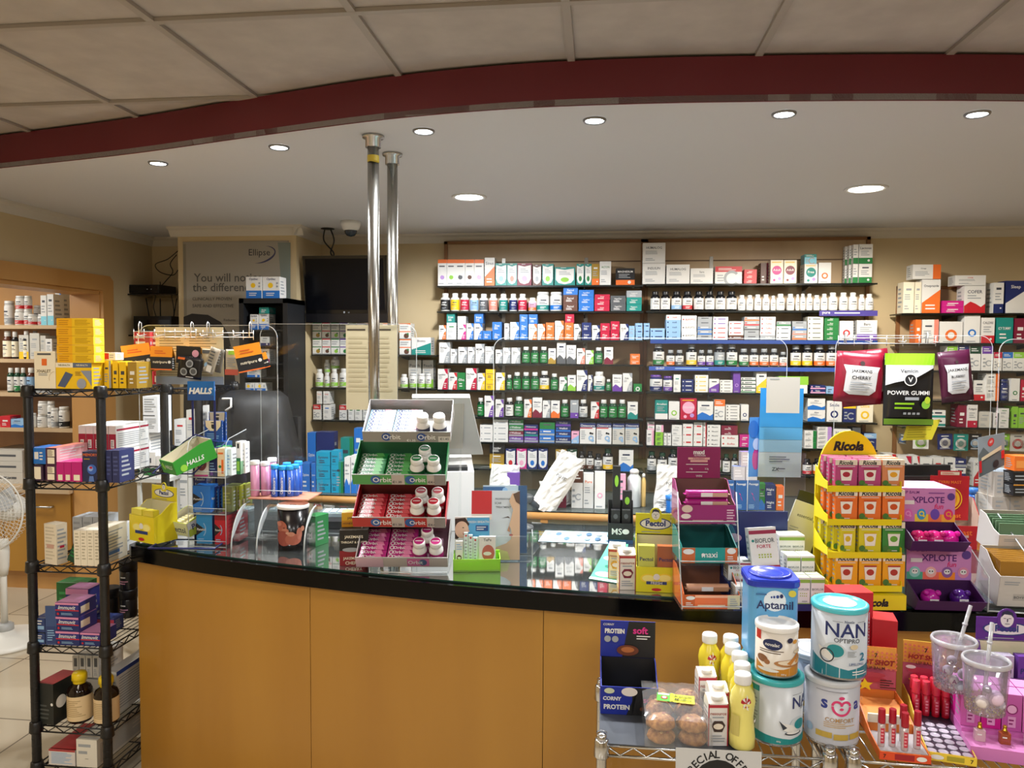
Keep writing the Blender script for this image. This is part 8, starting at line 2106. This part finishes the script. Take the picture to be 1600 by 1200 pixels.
for i in range(4):
    for j in range(6): b.lathe([(.011, .012), (.011, .0135), (.008, .0135), (.007, .0125)], M('B9B0BC', .15), 10, (-.036+.024*i, .02+.026*j, 0))
b.build('insert', t)
for k in range(8): gloss(Pg2, Rg2, -.034+.022*(k % 4), .2+.026*(k//4), ZI+.013, 'D8344A', M('B8182C', .25), f"red lip gloss tube, {['front','back'][k//4]} row, {ORD[k % 4+1]} from the left, in the mostly empty tray", .085, .009)

# ---------------- perfume display
Pp = onZ(1600, 1196, ZI); rp = YAW-.28; Rp = Matrix.Rotation(rp, 3, 'Z'); hw = .105
t = root('perfume_display', (Pp.x+.0, Pp.y, ZI), rp, 'pink perfume display tray with step of pink cartons behind', 'display box')
b = MB(); b.box(-hw, hw, 0, .07, 0, .028, 'D884C0'); b.box(-hw, hw, .07, .25, 0, .036, 'C86AB0'); b.face([('r', 0, 0, 1, 1, 'D07ABC'), ('t', 'Join us', .72, .5, .5, '6A1A5A', .4, .1)], (-hw, -.0003, 0), (2*hw, 0, 0), (0, 0, .028)); b.build('stepped_tray', t)
for k in range(4):
    x = -.078+.05*k; q = Rp @ Vector((x, .035, 0)); t_ = root('perfume_bottle', (Pp.x+q.x, Pp.y+q.y, ZI+.0285), rp, f"small glass perfume bottle with gold cap, {ORD[k+1]} from the left on the pink tray", 'perfume bottle', 'perfume bottles on the pink tray')
    b = MB(); gc = M(['C9A8B0', '9A4A2A', 'B9A8B4', 'C98A6A'][k], .08); b.box(-.011, .011, -.008, .008, 0, .024, gc, .002); b.box(-.006, .006, -.005, .005, .024, .027, gc); b.face([('l', .2, .5, .8, .8, 1, 'W')], (-.011, -.008, 0), (.022, 0, 0), (0, 0, .024)); b.build('glass_body', t_)
    b = MB(); b.lathe([(.0055, .027), (.0055, .031), (.004, .032), (.0045, .038), (.003, .041)], M('C9A23A', .25, 1), 12); b.build('cap', t_)
pz = ['D86AB8', 'C8188A', 'C05AA8', 'D070B8', 'C8188A']
for j in range(2):
    for k in range(5):
        x = -.084+.042*k; q = Rp @ Vector((x, .082+.05*j, 0)); b = carton(.04, .085, .046, pz[(k+j) % 5], 'li', '', els=[('c', .5, .6, .3, 'E8B0D8'), ('o', .5, .6, .3, .24, '8A1A6A'), ('r', .3, .1, .7, .4, 'E0A0D0'), ('l', .35, .15, .65, .35, 2, '8A1A6A')], topc='D88AC8')
        tag(b.build('perfume_box', None, (Pp.x+q.x, Pp.y+q.y, ZI+.0368), rp), f"pink perfume carton, {['front','rear'][j]} row, {ORD[k+1]} from the left, on the pink step", 'perfume box', 'pink perfume cartons')
# tumblers with straws
def cup(px0, px1, yt, yb, dpt, z, label, balls, beads, tilt):
    p = EYE+ray((px0+px1)/2, yb)*dpt; s_ = dpt/F; R = (px1-px0)*s_/2; H = .108
    t = root('tumbler', (p.x, p.y, z), 0, label, 'tumbler', 'clear tumblers with straws'); cg_ = glassy('cup_plastic', (.93, .9, .95), .9, gloss=(.06, .7))
    b = MB(); b.lathe([(R*.82, 0), (R*.84, .002), (R*.98, H)], cg_, 32, cap=True); b.lathe([(R*.76, .006), (R*.91, H)], cg_, 32, cap=False); b.build('cup_wall', t)
    b = MB(); e = glassy('cup_rim', (.9, .9, .95), .5, gloss=(.2, .9)); b.lathe([(R*.97, H-.003), (R*1.03, H), (R*1.03, H+.006), (R*.98, H+.01), (R*.9, H+.008), (R*.88, H+.004)], e, 32, cap=False); b.lathe([(R*.9, H+.005), (.005, H+.005)], cg_, 32, cap=False); b.build('lid', t)
    b = MB(); tp = Vector((tilt*.07, .01, H+.085)); b.tube([Vector((-tilt*.02, 0, .01)), tp], .0042, glassy('straw_plastic', (.92, .92, .95), .55, gloss=(.1, .7)), 10); b.lathe([(.006, 0), (.006, .004)], e, 10, tuple(Vector((-tilt*.02, 0, .01)).lerp(tp, .75))); b.build('straw', t)
    rnd = random.Random(px0); b = MB()
    for k in range(160):
        a_ = rnd.uniform(0, 6.28); zz = .004+abs(rnd.gauss(0, .012)); rr = R*(.77+.1*zz/H)*rnd.uniform(.5, 1); b.ball((rr*cos(a_), rr*sin(a_), zz), .0022, M(beads[k % len(beads)], .25), 5)
    b.build('bead_filling', t)['kind'] = 'stuff'
    for k, (a_, zz, r_, c, ch) in enumerate(balls):
        b = MB(); a_ = radians(a_); cc = Vector((R*.66*cos(a_), R*.66*sin(a_), zz)); b.ball(tuple(cc), r_, M(c, .3), 12)
        if ch: d = cc.normalized(); o_ = Vector((cc.x*1.0, cc.y, cc.z)); n_ = Vector((cos(a_), sin(a_), 0)); u_ = Vector((-sin(a_), cos(a_), 0)); b.face([('t', ch, .5, .5, .7, '7A2A6A', .8)], o_+n_*(r_+.0003)-u_*r_*.6-Vector((0, 0, r_*.6)), u_*r_*1.2, (0, 0, r_*1.2))
        b.build('ball', t)
zc = ZI+.0368+.0858
cup(1456, 1520, 990, 1088, 1.775, zc, 'rear clear tumbler with white lettered beads and tilted straw', [(250, .03, .011, 'E4DCE4', 'A'), (285, .045, .012, 'E4DCE4', 'S'), (225, .05, .011, 'D8D0E0', 'L'), (305, .07, .01, 'E4DCE4', 'H'), (240, .075, .011, 'E0D8E0', 'O'), (270, .018, .012, 'C8D0E4', '')], ['8A5A9A', 'C9A8C8', 'E4E0E4', '4A3A6A'], .55)
cup(1505, 1572, 1010, 1110, 1.66, zc, 'front clear tumbler with pearly balls and gold beads, straight straw', [(235, .03, .014, 'E8DCD8', ''), (280, .042, .017, 'E4C8E0', ''), (305, .026, .011, 'E0D8E8', ''), (250, .06, .009, 'C9C0D0', '')], ['C8A86A', 'E4D8A8', '9A7AA8', 'D8C890'], .2)
# purple lozenge display
Pv = EYE+ray(1588, 1108)*1.93
pect(0, 0, 0, 0, (Pv.x, Pv.y, ZI), .15, .215, .06, 'purple lozenge display with drawn head behind the tumblers', '5A2A86', '5A2A86', hd=.024, rz=YAW-.1, pk=('B9B0C8', '6A3A9A'), hcol='5A2A86', hfr=.36)
finish_labels()
